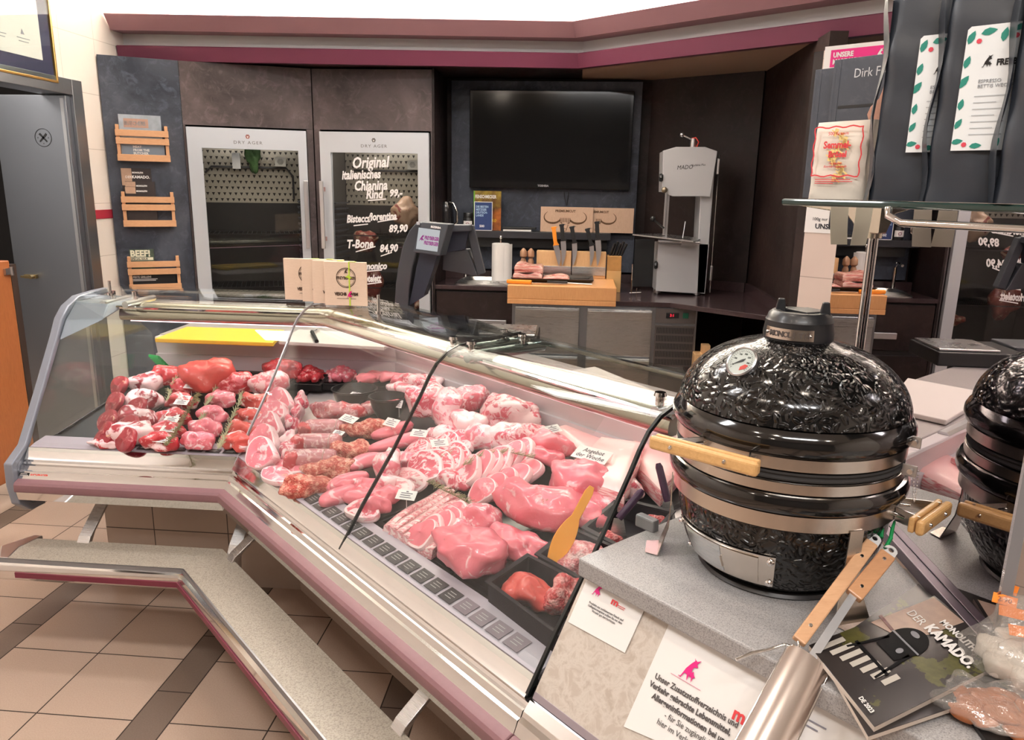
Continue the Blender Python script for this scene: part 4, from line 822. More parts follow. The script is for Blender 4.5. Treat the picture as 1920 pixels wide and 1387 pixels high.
# knife blocks with five knives
KBW = woodm('knife_block_bamboo', (.62, .36, .16), (.76, .48, .25), (40, 4, 3), .4)
kbx = [aty(px, 600, 4.72).x for px in (1003, 1067, 1069, 1131)]
zt_, zm, zb_ = aty(1060, 471, 4.72).z, aty(1060, 499, 4.72).z, zc
for k in (0, 1):
    kb = thing('knife_block', ('left' if k == 0 else 'right') + ' magnetic bamboo knife block standing behind the tray', 'knife block', ((kbx[2 * k] + kbx[2 * k + 1]) / 2, 4.74, zc))
    part('bamboo_panel', B().bx(kbx[2 * k], kbx[2 * k + 1], 4.72, 4.79, zc, zt_), KBW, kb, .003)
    part('steel_band', B().bx(kbx[2 * k], kbx[2 * k + 1], 4.712, 4.7195, zc + .02, zm), STEEL, kb, .001)
def knife(px0, py0, px1, py1, pxb, pyb, hm, lab_, wide, y=4.700):
    """handle end, bolster, blade tip"""
    a, c, e = aty(px0, py0, y), aty(px1, py1, y), aty(pxb, pyb, y)
    k = thing('knife', lab_, 'knife', e); d = (a - c).normalized(); s = Vector((d.z, 0, -d.x)); L = (a - c).length
    pr = [(0, .022), (.10, .015), (.22, .011), (.55, .0125), (.85, .012), (.95, .017), (1.0, .013)]
    o = [c + d * (L * t) + s * w_ for t, w_ in pr]; i_ = [c + d * (L * t) - s * (w_ if t > .2 else w_ * .75) for t, w_ in pr][::-1]
    o.insert(-1, c + d * L * .93 + s * .028) if wide else None
    pts = o + i_; part('handle', B().hexa([p + Vector((0, -.009, 0)) for p in pts], [p + Vector((0, .009, 0)) for p in pts]), hm, k, .004)
    d2 = (e - c); n = 10; rs = []
    for j in range(n + 1):
        t = j / n; w_ = wide * (1 - t ** 3) * .5 + .001; ctr_ = c + d2 * t + s * (.006 * math.sin(t * PI)); rs.append([ctr_ + s * w_ + Vector((0, -.0008, 0)), ctr_ - s * w_ + Vector((0, -.0002, 0)), ctr_ - s * w_ + Vector((0, .0002, 0)), ctr_ + s * w_ + Vector((0, .0008, 0))])
    part('blade', B().rings(rs, True, True), SATIN, k)
ORH = plain('orange_handle', (.80, .27, .02), .4)
knife(1038, 425, 1042, 460, 1048, 499, ORH, 'orange handled knife, leftmost on the knife blocks', .045 * .72)
knife(1053, 420, 1056, 452, 1054, 499, BLACK, 'black handled knife directly right of the orange one', .042 * .72)
knife(1072, 424, 1077, 456, 1074, 499, BLACK, 'black handled knife in the middle of the five on the blocks', .040 * .72)
knife(1101, 428, 1109, 461, 1107, 499, BLACK, 'low black handled knife, second from the right on the blocks', .036 * .72)
knife(1119, 415, 1121, 450, 1120, 499, BLACK, 'tallest black handled knife at the far right of the blocks', .045 * .72)
kn = thing('knife', 'orange handled knife lying flat at the front edge of the chopping block', 'knife', (-.3, 4.36, zc)); hx0, hx1 = aty(950, 523, 4.36).x, aty(997, 529, 4.36).x
part('handle', B().box(((hx0 + hx1) / 2, 4.36, zc + .012), (hx1 - hx0, .026, .022), -.05), ORH, kn, .006); part('blade', B().prism([(hx1, 4.348), (hx1 + .20, 4.35), (hx1 + .22, 4.362), (hx1, 4.372)], zc + .008, zc + .0095), SATIN, kn)
fk = thing('carving_fork', 'steel fork lying on the chopping block beside the orange knife', 'fork', (-.05, 4.40, zc)); part('handle', B().box((-.10, 4.40, zc + .010), (.12, .018, .016), -.12), BLACK, fk, .004); part('prongs', B().cyl((-.04, 4.395, zc + .008), (.10, 4.37, zc + .006), .003).cyl((-.04, 4.402, zc + .008), (.10, 4.385, zc + .006), .003), SATIN, fk)
for k, px in enumerate((981, 995)):
    x = aty(px, 490, 4.68).x; ml = thing('pepper_mill', ('left' if k == 0 else 'right') + ' small wooden mill standing behind the bacon', 'mill', (x, 4.68, zc))
    part('body', B().lathe([(.020, 0), (.022, .01), (.018, .06), (.019, .10), (.012, .118)], (x, 4.69, zc), 20), plain('mill_wood', (.30, .16, .09), .5), ml, smooth=40); part('head', B().lathe([(.010, .118), (.021, .130), (.021, .16), (.012, .172), (.004, .180)], (x, 4.69, zc), 20), MATS['mill_wood'], ml, smooth=40)
bk = thing('slotted_knife_block', 'upright wooden knife block with dark handles, right of the chopping block', 'knife block', (.36, 4.75, .933))
x0, x1 = aty(1136, 540, 4.72).x, aty(1163, 540, 4.72).x; z1, z2 = aty(1140, 480, 4.72).z, aty(1140, 535, 4.72).z
part('block', B().bx(x0, x1, 4.72, 4.82, .933, z1), plain('honey_wood', (.42, .22, .07), .45, var=.2, vscale=40), bk, .003)
part('front_plate', B().bx(x0, x1, 4.715, 4.7195, .933, (z1 + .933) / 2 + .02), plain('pale_honey', (.55, .34, .14), .45), bk)
for k in range(5): part('knife_handle', B().cyl((x0 + .018 + k * .017, 4.77, z1), (x0 + .045 + k * .018, 4.76, z1 + .075 + .012 * (k % 2)), .008, seg=8), BLACK, bk, smooth=50)
# band saw on its feet
bs = thing('band_saw', 'grey upright butcher band saw standing on the corner of the worktop', 'band saw', (.70, 4.72, zw))
GS = plain('saw_grey', (.56, .56, .58), .38, .3); YS = 4.70
def sx(px, py, y=YS): return aty(px, py, y)
ang = .0
def spoly(pts, y0, y1, b=None): b = b or B(); return b.hexa([sx(*p) + Vector((0, y0 - YS, 0)) for p in pts][::-1], [sx(*p) + Vector((0, y1 - YS, 0)) for p in pts][::-1])
part('column', spoly([(1318, 279), (1343, 284), (1322, 551), (1304, 549)], 4.70, 4.90), GS, bs, .004)
part('upper_wheel_cover', spoly([(1242, 283), (1266, 276), (1320, 276), (1343, 284), (1330, 369), (1315, 368), (1260, 368), (1240, 360)], 4.66, 4.698), GS, bs, .003)
part('upper_housing', spoly([(1242, 284), (1266, 278), (1343, 284), (1334, 368), (1240, 360)], 4.70, 4.86), GS, bs, .003)
part('lower_cover', spoly([(1233, 455), (1310, 457), (1306, 549), (1228, 544)], 4.66, 4.698), GS, bs, .003)
part('lower_housing', spoly([(1233, 456), (1330, 457), (1322, 550), (1228, 545)], 4.70, 4.88), GS, bs, .003)
p = sx(1215, 446); q = sx(1300, 452)
part('cutting_table', B().hexa([sx(1186, 441, 4.62), sx(1300, 454, 4.52), sx(1316, 449, 4.75), sx(1240, 440, 4.9)], [v + Vector((0, 0, .008)) for v in (sx(1186, 441, 4.62), sx(1300, 454, 4.52), sx(1316, 449, 4.75), sx(1240, 440, 4.9))]), STEEL, bs)
part('table_rail', B().cyl(sx(1234, 452, 4.6), sx(1312, 455, 4.6), .010, seg=14).box(sx(1290, 455, 4.6), (.08, .03, .03)), SATIN, bs, smooth=50)
part('blade_guard', B().bx(*[sx(1247, 400, 4.66).x - .007, sx(1247, 400, 4.66).x + .007, 4.655, 4.67, sx(1247, 441, 4.66).z, sx(1250, 352, 4.66).z]), SATIN, bs, .002)
part('blade', B().bx(sx(1249, 400).x, sx(1249, 400).x + .012, 4.68, 4.681, sx(1249, 445).z, sx(1249, 360).z), SATIN, bs)
part('guide_knob', B().sphere(sx(1246, 356, 4.64), .018), plain('brass_dull', (.30, .25, .18), .35, .8), bs, smooth=60)
part('push_lever', B().cyl(sx(1225, 411, 4.62), sx(1245, 428, 4.62), .006).sphere(sx(1224, 410, 4.62), .016), BLACK, bs, smooth=60)
part('fence', B().cyl(sx(1280, 446, 4.6), sx(1285, 415, 4.62), .003), SATIN, bs)
for z_ in ((1243, 333), (1233, 497)):
    part('clamp_knob', B().lathe([(.020, 0), (.024, .01), (.020, .02)], sx(z_[0], z_[1], 4.66), 8, R=Matrix.Rotation(-PI / 2, 3, 'Y')), BLACK, bs)
pt_ = sx(1299, 278, 4.75); part('tension_screw', B().cyl(pt_, pt_ + Vector((0, 0, .055)), .018).cyl(pt_ + Vector((0, 0, .045)), pt_ + Vector((-.065, 0, .075)), .005).sphere(pt_ + Vector((-.068, 0, .077)), .015), SATIN, bs, smooth=50)
part('red_cable', B().tube([pt_ + Vector((.018, -.01, .0)), pt_ + Vector((.03, -.02, .035)), pt_ + Vector((.01, -.02, .06)), pt_ + Vector((-.01, 0, .055))], .004, 8), plain('red_cable', (.7, .05, .03), .4), bs, smooth=60)
part('door_seam_rod', B().cyl(sx(1349, 290, 4.72), sx(1331, 548, 4.72), .0035), CHROME, bs)
for yy in (312, 512): part('hinge', B().box(sx(1346 if yy < 400 else 1333, yy, 4.69), (.014, .03, .09)), SATIN, bs, .003)
for px, py in ((1232, 547), (1306, 551)):
    p = sx(px, py, 4.69); part('foot', B().cyl((p.x, 4.69, zw), (p.x, 4.69, p.z + .01), .007).cyl((p.x, 4.69, p.z - .004), (p.x, 4.69, p.z + .014), .02), SATIN, bs)
    part('foot', B().cyl((p.x, 4.86, zw), (p.x, 4.86, p.z + .01), .007), SATIN, bs)
fr = frame(sx(1269, 318, 4.6595), (1, 0, .07), (0, 0, 1)); text('MADO', .034, fr, BLACK, bs, 0, 0, sx=.9, shear=.2, name='maker_lettering'); text('Perfekta Plus', .017, fr, BLACK, bs, .085, .014, sx=.9, shear=.2, name='maker_lettering')
part('rear_machine_panel', B().bx(sx(1190, 470, 4.9).x, sx(1226, 470, 4.9).x, 4.90, 4.93, .95, 1.25), BLACK, bs)
part('pusher_stand', B().cyl(sx(1184, 550, 4.6), sx(1186, 495, 4.6), .004).cyl(sx(1180, 549, 4.6), sx(1202, 548, 4.6), .003).cyl(sx(1193, 556, 4.6), sx(1194, 540, 4.6), .003), CHROME, bs)
for px, py, z_, lb, sz in ((1318, 650, .0, 'small wooden block stool under the corner worktop', 1), ):
    w0 = aty(1313, 690, 4.3); solo('wood_offcut', B().box((w0.x, 4.3, w0.z + .045), (.09, .09, .09)).box((w0.x + .02, 4.3, w0.z + .105), (.045, .06, .07)), KBW, 'small stepped wooden block below the corner worktop, beside the vent grille', 'wooden block', bevel=.002)
    st_ = thing('side_stand', 'low dark stand under the corner worktop carrying the stepped wooden block', 'stand', (w0.x, 4.3, 0)); part('top', B().bx(w0.x - .09, w0.x + .12, 4.2, 4.4, w0.z - .02, w0.z - .0005), BROWN, st_); [part('leg', B().bx(w0.x + x - .01, w0.x + x + .01, 4.3 + y - .01, 4.3 + y + .01, 0, w0.z - .02), DARKSTEEL, st_) for x in (-.075, .10) for y in (-.08, .08)]
# ================================================================ ceramic grill on the stone counter
KX, KY, KZ = .400, 1.363, .8605
km = thing('kamado_grill', 'black egg-shaped ceramic grill with steel bands and bamboo handles on the stone counter', 'grill', (KX, KY, KZ))
def ceramic():
    t = NT('dimpled_black_ceramic'); c = t.coord('UV'); s_ = 74.0
    sc = t.n('ShaderNodeVectorMath', {'operation': 'SCALE'}, Vector=c, Scale=s_)
    nz = t.noise(c, 40, 2); wv = t.vmath('ADD', sc.outputs[0], t.vmath('MULTIPLY', t.vmath('SUBTRACT', nz.outputs['Color'], (.5, .5, .5)), (.5, .5, 0)))
    v = t.n('ShaderNodeTexVoronoi', {'voronoi_dimensions': '2D', 'feature': 'F1'}, Vector=wv, Scale=1.0, Randomness=.85)
    d = t.vmath('SUBTRACT', wv, v.outputs['Position']); cs = t.n('ShaderNodeSeparateColor', Color=v.outputs['Color'])
    r = t.n('ShaderNodeVectorRotate', {'rotation_type': 'Z_AXIS'}, Vector=d, Angle=t.math('MULTIPLY', cs.outputs[0], 6.28))
    q = t.vmath('MULTIPLY', r.outputs[0], (1.0, 2.3, 0)); ln = t.n('ShaderNodeVectorMath', {'operation': 'LENGTH'}, Vector=q).outputs['Value']
    mr = t.n('ShaderNodeMapRange', {'interpolation_type': 'SMOOTHSTEP'}, Value=ln); mr.inputs[1].default_value = .25; mr.inputs[2].default_value = .95; mr.inputs[3].default_value = 1; mr.inputs[4].default_value = 0
    return t.bsdf((.0045, .0042, .0042, 1), .10, 0, t.bump(mr.outputs[0], .95, .004), .25, spec=.5)
CER = ceramic(); CERS = plain('smooth_black_glaze', (.005, .0045, .0045), .07, coat=.8)
def lathe_uv(name, prof, mat, parent, seg=96, c=(KX, KY, KZ)):
    b = B(); rs = []; uv = {}; arc = 0; n = 0; px = None; c = Vector(c)
    for r, z in prof:
        if px: arc += math.hypot(r - px[0], z - px[1])
        px = (r, z); ring_ = []
        for j in range(seg + 1):
            a = 2 * PI * j / seg - 1.2; ring_.append(c + Vector((r * math.cos(a), r * math.sin(a), z))); uv[n] = (a * .17, arc); n += 1
        rs.append(ring_)
    b.rings(rs, False, False); b.uv = uv; return part(name, b, mat, parent, smooth=180)
lowp = [(.110, .006), (.132, .010), (.150, .026), (.165, .050), (.177, .080), (.185, .115), (.189, .150)]
lo = lathe_uv('lower_body', lowp, CER, km)
part('base_ring', B().lathe([(.10, .0), (.138, .0), (.142, .004), (.138, .009), (.11, .010)], (KX, KY, KZ), 64), plain('base_ring_grey', (.03, .027, .027), .4), km, smooth=40)
part('lower_rim', B().lathe([(.187, .148), (.194, .160), (.1955, .182), (.205, .186), (.209, .194), (.209, .208), (.204, .216), (.195, .218), (.195, .238), (.180, .240)], (KX, KY, KZ), 96), CERS, km, smooth=35)
part('gasket', B().lathe([(.15, .238), (.196, .240), (.197, .243), (.194, .247), (.197, .251), (.196, .254), (.15, .254)], (KX, KY, KZ), 96), plain('felt_gasket', (.035, .033, .033), .9, bump=(900, .5, .001)), km, smooth=40)
part('lid_rim', B().lathe([(.15, .255), (.194, .256), (.1955, .280), (.205, .285), (.209, .295), (.208, .306), (.203, .316), (.196, .324), (.150, .33)], (KX, KY, KZ), 96), CERS, km, smooth=35)
dome = []
for k in range(20):
    a = math.radians(4 + 66 * k / 19); dome.append((.199 * math.cos(a) ** .88, .318 + .118 * math.sin(a) ** 1.0 * 1.04))
dome = [(r, z) for r, z in dome if r > .062] + [(.060, .4395)]
lathe_uv('dome', dome, CER, km)
BANDM = steelm('band_steel', (.66, .60, .54), .24, (3, 3, 300), .1)
for z0, z1, r in ((.154, .182, .1985), (.218, .237, .1985), (.257, .279, .1985)):
    part('steel_band', B().lathe([(r - .004, z0), (r, z0 + .001), (r, z1 - .001), (r - .004, z1)], (KX, KY, KZ), 96), BANDM, km, smooth=30)
VT = plain('vent_black', (.016, .017, .020), .38, coat=.1, bump=(500, .08, .0005))
ve = part('top_vent', B().lathe([(.056, .434), (.059, .437), (.060, .450), (.057, .470), (.0575, .472), (.055, .476), (.053, .483), (.047, .488), (.034, .488), (.033, .481), (.0, .480)], (KX, KY, KZ), 64), VT, km, smooth=35)
part('vent_slider', B().box((KX + .012, KY, KZ + .4885), (.050, .05, .003), .5), VT, ve, .001)
b = B(); b.lathe([(.001, .4805), (.031, .4805)], (KX, KY, KZ), 32); part('vent_opening', B().lathe([(.031, .4812), (.001, .4815)], (KX, KY, KZ), 32), DARKIN, ve)
for dx, dy in ((-.030, .018), (.036, -.020)):
    part('vent_tab', B().hexa([Vector((KX + dx + x, KY + dy + y, KZ + .480)) for x, y in ((-.011, -.006), (.009, -.007), (.010, .006), (-.009, .007))], [Vector((KX + dx + x, KY + dy + y, KZ + .507)) for x, y in ((-.006, -.004), (.006, -.004), (.006, .004), (-.005, .004))]), VT, ve, .002)
def kdir(px, py, z):
    p = atz(px, py, z); v = Vector((p.x - KX, p.y - KY, 0)); return math.atan2(v.y, v.x)
def kp(r, a, z): return Vector((KX + r * math.cos(a), KY + r * math.sin(a), KZ + z))
# name plate wrapped round the vent
pa = -PI / 2 - math.radians(33); RSP = plain('plate_steel', (.60, .52, .46), .22, 1)
b = B(); b.rings([[kp(.0615, pa + t_, .444), kp(.0628, pa + t_, .444), kp(.0615, pa + t_, .463), kp(.060, pa + t_, .463)] for t_ in [-.72 + 1.44 * k / 16 for k in range(17)]], True, True); npt = part('name_plate', b, RSP, ve, smooth=40)
for k, ch in enumerate('MONOLITH'):
    a = pa - .50 + k * .143; o = kp(.0627, a, .449); fr = frame(o, (-math.sin(a), math.cos(a), 0), (0, 0, 1)); text(ch, .0135, fr, plain('etched_grey', (.10, .08, .075), .4), npt, -.003, 0, bold=.0003)
for a in (pa - .64, pa + .63): part('screw', B().sphere(kp(.0628, a, .4535), .0028, 10), CHROME, npt, smooth=60)
# thermometer
o = Vector((0, 0, 0)); tc = atp(1392, 679, (KX, KY, 0) + Vector((-.10 * .28, -.10 * .96, 0)) if False else Vector((KX, KY, 0)) - Vector((.02, .12, 0)), (.28, .96, 0))
nrm_ = (tc - Vector((KX, KY, KZ + .30))).normalized(); tup = (Vector((0, 0, 1)) - nrm_ * nrm_.z).normalized(); tfr = frame(tc, tup.cross(nrm_), tup)
b = B(); TR = tfr.to_3x3(); b.lathe([(.020, -.012), (.0265, -.010), (.0285, -.004), (.0285, .004), (.0262, .006), (.0245, .0045), (.0245, .003)], tc, 40, R=TR); th_ = part('thermometer', b, SATIN, km, smooth=35)
part('dial', B().lathe([(.0244, .0028), (.0244, .0032)], tc, 40, R=TR), plain('dial_white', (.62, .61, .60), .3), th_)
b = B(); fr = tfr @ Matrix.Translation((0, 0, .0033))
for k in range(26):
    a = math.radians(225 - 270 * k / 25); ri, ro = .0185, .0215; ca, sa = math.cos(a), math.sin(a); decal(b, fr, [(ca * ri - sa * .0003, sa * ri + ca * .0003), (ca * ri + sa * .0003, sa * ri - ca * .0003), (ca * ro + sa * .0003, sa * ro - ca * .0003), (ca * ro - sa * .0003, sa * ro + ca * .0003)], .0002)
part('scale_marks', b, INK, th_)
[text(n_, .0042, fr, INK, th_, x, y, 'CENTER') for n_, x, y in (('50', -.013, -.010), ('100', -.014, .002), ('150', -.008, .011), ('200', .002, .013), ('250', .011, .008), ('300', .014, -.002))]
part('red_zone', decal(B(), fr, [(.004, -.017), (.014, -.012), (.017, -.005), (.010, -.004), (.003, -.010)], .0002), plain('dial_red', (.7, .04, .03), .4), th_)
part('pointer', decal(B(), fr, [(-.013, -.009), (.004, .0005), (.006, .006), (0.0, .003)], .0006, lift=.0008), BLACK, th_)
part('dial_pane', B().lathe([(.0244, .0046), (.0244, .0050)], tc, 40, R=TR), GLASS, th_)
# handles: bamboo boards with rounded corners on bent steel arms
BAM = woodm('bamboo_handle', (.60, .33, .12), (.76, .47, .20), (40, 40, 40), .33, .2, .8)
def khandle(P0, P1, hgt, thick, name, z):
    h = thing('x', None, None) if False else None
    d = (P1 - P0); L = d.length; d.normalize(); out = Vector((d.y, -d.x, 0));
    mid = (P0 + P1) / 2
    if out.dot(mid - Vector((KX, KY, mid.z))) < 0: out = -out
    b = B().hexa([P0 + out * 0, P1 + out * 0, P1 + out * thick, P0 + out * thick], [p + Vector((0, 0, hgt)) for p in (P0 + out * 0, P1 + out * 0, P1 + out * thick, P0 + out * thick)])
    hb = part(name, b, BAM, km, .006, seg=3)
    b = B().hexa([P0 + d * .004 - out * .012, P1 - d * .004 - out * .012, P1 - d * .004 - out * .002, P0 + d * .004 - out * .002], [p + Vector((0, 0, hgt)) for p in (P0 + d * .004 - out * .012, P1 - d * .004 - out * .012, P1 - d * .004 - out * .002, P0 + d * .004 - out * .002)])
    part('inner_grip_board', b, BAM, hb, .003)
    for t_ in (.22, .72): c_ = P0 + d * (L * t_) + out * thick + Vector((0, 0, hgt * .55)); part('screw', B().cyl(c_, c_ + out * .003, .0038, .0025, 12), CHROME, hb, smooth=40)
    return d, out
z_ = .262
q0, q1 = atz(1222, 838, KZ + z_), atz(1424, 893, KZ + z_)
d_, o_ = khandle(q0, q1, .024, .013, 'lid_handle', z_)
def arms(q0, q1, z0, z1, fr0, nm='handle_arm'):
    for q, sg in ((q0, 1), (q1, -1)):
        base = q + (q1 - q0).normalized() * (.02 * sg); v = (base - Vector((KX, KY, base.z))); inner = Vector((KX, KY, base.z)) + Vector((v.x, v.y, 0)).normalized() * .1995
        inner += (q1 - q0).normalized() * (.012 * sg); t_ = (inner - base).normalized(); s = Vector((-t_.y, t_.x, 0)) * .0012
        b = B().hexa([Vector((p.x, p.y, KZ + z0)) for p in (base - s, base + s, inner + s, inner - s)], [Vector((p.x, p.y, KZ + z1)) for p in (base - s, base + s, inner + s, inner - s)]); part(nm, b, STEEL, km)
        part('band_bolt', B().cyl(Vector((inner.x, inner.y, KZ + (z0 + z1) / 2)), Vector((inner.x, inner.y, KZ + (z0 + z1) / 2)) + (base - inner).normalized() * .018, .0045, .003, 12), CHROME, km, smooth=40)
arms(q0, q1, .258, .280, 0)
s0, s1 = atz(1712, 1003, KZ + .152), atz(1768, 962, KZ + .152)
khandle(s0, s1, .026, .014, 'side_handle', .152); arms(s0, s1, .154, .178, 0, 'side_handle_arm')
# draught door at the foot
def kcyl(px, py, r):
    d = ray(px, py); ox, oy = CAM.x - KX, CAM.y - KY; a = d.x ** 2 + d.y ** 2; b2 = ox * d.x + oy * d.y; c = ox * ox + oy * oy - r * r; t = (-b2 - math.sqrt(max(0, b2 * b2 - a * c))) / a
    p = CAM + d * t; return math.atan2(p.y - KY, p.x - KX), p.z - KZ
dd0, dd1 = kcyl(1278, 1010, .180)[0], kcyl(1440, 1090, .160)[0]
if dd0 > 0: dd0 -= 2 * PI
def rlow(z):
    for (r0, z0), (r1, z1) in zip(lowp, lowp[1:]):
        if z <= z1: return r0 + (r1 - r0) * (z - z0) / (z1 - z0)
    return lowp[-1][0]
def kpatch(a0, a1, z0, z1, off, th, n=20, rr=0):
    rs = []
    for k in range(n + 1):
        a = a0 + (a1 - a0) * k / n; rs.append([kp(rlow(z0) + off, a, z0), kp(rlow(z0) + off + th, a, z0), kp(rlow((z0 + z1) / 2) + off + th, a, (z0 + z1) / 2), kp(rlow(z1) + off + th, a, z1), kp(rlow(z1) + off, a, z1), kp(rlow((z0 + z1) / 2) + off, a, (z0 + z1) / 2)])
    return B().rings(rs, True, True)
if dd1 < dd0: dd0, dd1 = dd1, dd0
dfp = part('draught_door_frame', kpatch(dd0, dd1 + .05, .030, .098, .0015, .0025), BANDM, km, smooth=30)
part('draught_opening', kpatch(dd0 + .09, dd0 + .17, .040, .088, .0042, .0006, 4), DARKIN, dfp)
part('sliding_door', kpatch(dd0 + .17, (dd0 + dd1) / 2 + .10,   .036, .092, .0043, .002), STEEL, dfp, smooth=30)
part('sliding_door', kpatch((dd0 + dd1) / 2 + .105, dd1 - .10,   .036, .092, .0043, .002), BANDM, dfp, smooth=30)
mid_ = (dd0 + dd1) / 2 + .10; part('door_tab', B().hexa([kp(.162, mid_ - .012, .048), kp(.172, mid_ - .004, .048), kp(.172, mid_ + .004, .048), kp(.162, mid_ + .012, .048)], [kp(.170, mid_ - .012, .070), kp(.182, mid_ - .004, .070), kp(.182, mid_ + .004, .070), kp(.170, mid_ + .012, .070)]), BANDM, dfp)
for a in (dd0 + .03, dd1 + .01):
    for z in (.040, .088): r = rlow(z) + .004; part('screw', B().lathe([(.0065, 0), (.0065, .002), (.0045, .003), (.003, .0055), (.0, .006)], kp(r, a, z), 14, R=frame((0, 0, 0), (-math.sin(a), math.cos(a), 0), (0, 0, 1)).to_3x3()), CHROME, dfp, smooth=40)
# carrying cradle: three bent flat feet
for a in (kdir(1250, 1030, KZ), kdir(1250, 1030, KZ) + 2.09, kdir(1250, 1030, KZ) + 4.18):
    prf = [(.199, .158), (.198, .10), (.200, .055), (.216, .0015), (.240, .0015)]
    tx = Vector((-math.sin(a), math.cos(a), 0)); rs = []
    for k, (r, z) in enumerate(prf):
        w_ = (.013, .014, .020, .034, .026)[k]; p = kp(r, a, z); th_v = Vector((math.cos(a), math.sin(a), .35)).normalized() * .0022; rs.append([p - tx * w_, p + tx * w_, p + tx * w_ + th_v, p - tx * w_ + th_v])
    part('foot', B().rings(rs, True, True), BANDM, km)
# hinge plates, chain and the warning label at the back
ha = kdir(1702, 855, KZ + .27)
for z in (.296, .246):
    part('hinge_plate', B().hexa([kp(.199, ha, z - .010), kp(.222, ha, z - .010), kp(.222, ha + .012, z - .010), kp(.199, ha + .012, z - .010)], [kp(.199, ha, z + .010), kp(.222, ha, z + .010), kp(.222, ha + .012, z + .010), kp(.199, ha + .012, z + .010)]), SATIN, km, .001)
    part('hinge_bolt', B().cyl(kp(.213, ha - .03, z), kp(.213, ha + .03, z), .0045), CHROME, km, smooth=40)
b = B()
for k in range(26):
    t_ = k / 25; b.sphere(kp(.216 + .006 * math.sin(t_ * PI), ha + .02 - .035 * math.sin(t_ * PI) , .246 - .05 * math.sin(t_ * PI)) + Vector((.008 * t_, 0, 0)), .0016, 6)
part('bead_chain', b, CHROME, km, smooth=60)
for k, ln_ in enumerate(('BITTE', 'HEISSE OBERFLACHE', 'NUR ZUR', 'DEKORATION', 'VIELEN DANK', 'NICHT BERUHREN')):
    a = .15; o = kp(.1895, a, .128 - .011 * k) + Vector((-.004 * k * .55, 0, 0)); fr = frame(o, (-math.sin(a), math.cos(a), 0), (0, 0, 1)); text(ln_, .010, fr, plain('faint_white', (.35, .34, .34), .5), km, 0, 0, 'CENTER')
# two spatulas tied to the handle arm with green ties
BEECH = woodm('beech_handle', (.58, .32, .17), (.70, .42, .24), (6, 6, 60), .4, .1, 1.0); BEECH2 = woodm('beech_handle_dark', (.50, .25, .12), (.62, .33, .17), (6, 6, 60), .4, .1, 1.0)
GREEN = plain('green_tie', (.01, .32, .09), .35); NAVY = None
def tool(name, lab_, P, Q, w, th, mat, rivets, hole):
    """P top, Q lower end of the grip"""
    k = thing(name, lab_, 'kitchen tool', Q); d = (Q - P).normalized(); v = (CAM - (P + Q) / 2).normalized(); s = d.cross(v).normalized(); n = s.cross(d).normalized()
    if n.dot(v) < 0: n = -n
    fr = frame(P, s, -d)  # local y runs towards the top
    W = lambda x, y, z: P + s * x + d * y + n * z
    L = (Q - P).length
    part('grip', B().hexa([W(-w / 2, 0, -th / 2), W(w / 2, 0, -th / 2), W(w / 2, L, -th / 2), W(-w / 2, L, -th / 2)], [W(-w / 2, 0, th / 2), W(w / 2, 0, th / 2), W(w / 2, L, th / 2), W(-w / 2, L, th / 2)]), mat, k, .0025)
    for t_ in rivets: part('rivet', B().cyl(W(0, L * t_, th / 2), W(0, L * t_, th / 2 + .0012), .0034, .0026, 14), CHROME, k, smooth=40)
    b = B(); rs = []; n_ = 16; 
    pi_ = []; po = []
    for j in range(n_ + 1):
        a = 2 * PI * j / n_; pi_.append(W(.0045 * math.cos(a), -.012 + .0045 * math.sin(a), 0)); rr_ = .011; po.append(W(rr_ * math.cos(a), (-.010 + rr_ * math.sin(a)) if math.sin(a) < 0 else .001 + 0 * a, 0) if True else None)
    b.rings([[pi_[j] - n * .001, po[j] - n * .001, po[j] + n * .001, pi_[j] + n * .001] for j in range(n_ + 1)], True, False); part('hanging_eye', b, plain('white_eye', (.78, .80, .82), .35, .2), k)
    return k, W, L
zA = KZ + .125
P1_ = Vector(atp(1640, 1022, (KX + .155, KY - .21, 0), (-.15, -1, 0))); 
TP0, TP1 = atz(1650, 1020, .985), atz(1500, 1212, .888); TPN = (TP1 - TP0).cross(RR).normalized()
def onp(px, py, off): return atp(px, py, TP0 + TPN * off, TPN)
pA, pB_ = onp(1634, 1018, 0), onp(1497, 1203, 0)
kA, WA, LA = tool('spatula', 'long beech handled skewer hook tied with a green tie, left of the two tools', pA, pB_, .021, .012, BEECH, (.16, .86), 1)
d_ = (pB_ - pA).normalized()
hk = [WA(0, LA, 0), WA(.004, LA + .012, .004), WA(-.002, LA + .022, .006), WA(-.022, LA + .020, .006), WA(-.04, LA + .012, .004), WA(-.065, LA + .018, .004), WA(-.082, LA + .014, .004)]
hkp = [onp(x, y, .0) for x, y in ((1497, 1203), (1500, 1222), (1488, 1213), (1470, 1208), (1440, 1218), (1410, 1224), (1380, 1236))]
part('wire_hook', B().tube(hkp, .0026, 10), CHROME, kA, smooth=60)
pC, pD = onp(1664, 1040, -.004), onp(1600, 1118, -.004)
kB, WB, LB = tool('turner', 'steel grill turner with short beech handle and wide shiny blade, lower right of the grill', pC, pD, .026, .013, BEECH2, (.14, .80), 1)
sp0, sp1 = onp(1600, 1116, -.004), onp(1523, 1232, -.002)
def stripq(a, c, w0, w1, th=.002):
    d = (c - a).normalized(); v = (CAM - a).normalized(); s = d.cross(v).normalized(); n = s.cross(d)
    if n.dot(v) < 0: n = -n
    lo_ = [a - s * w0 / 2, a + s * w0 / 2, c + s * w1 / 2, c - s * w1 / 2]; return B().hexa(lo_, [p + n * th for p in lo_]), s, n, d
b, s_, n_, d_ = stripq(sp0, sp1, .012, .013); part('blade_neck', b, plain('white_steel', (.70, .72, .76), .25, .7), kB)
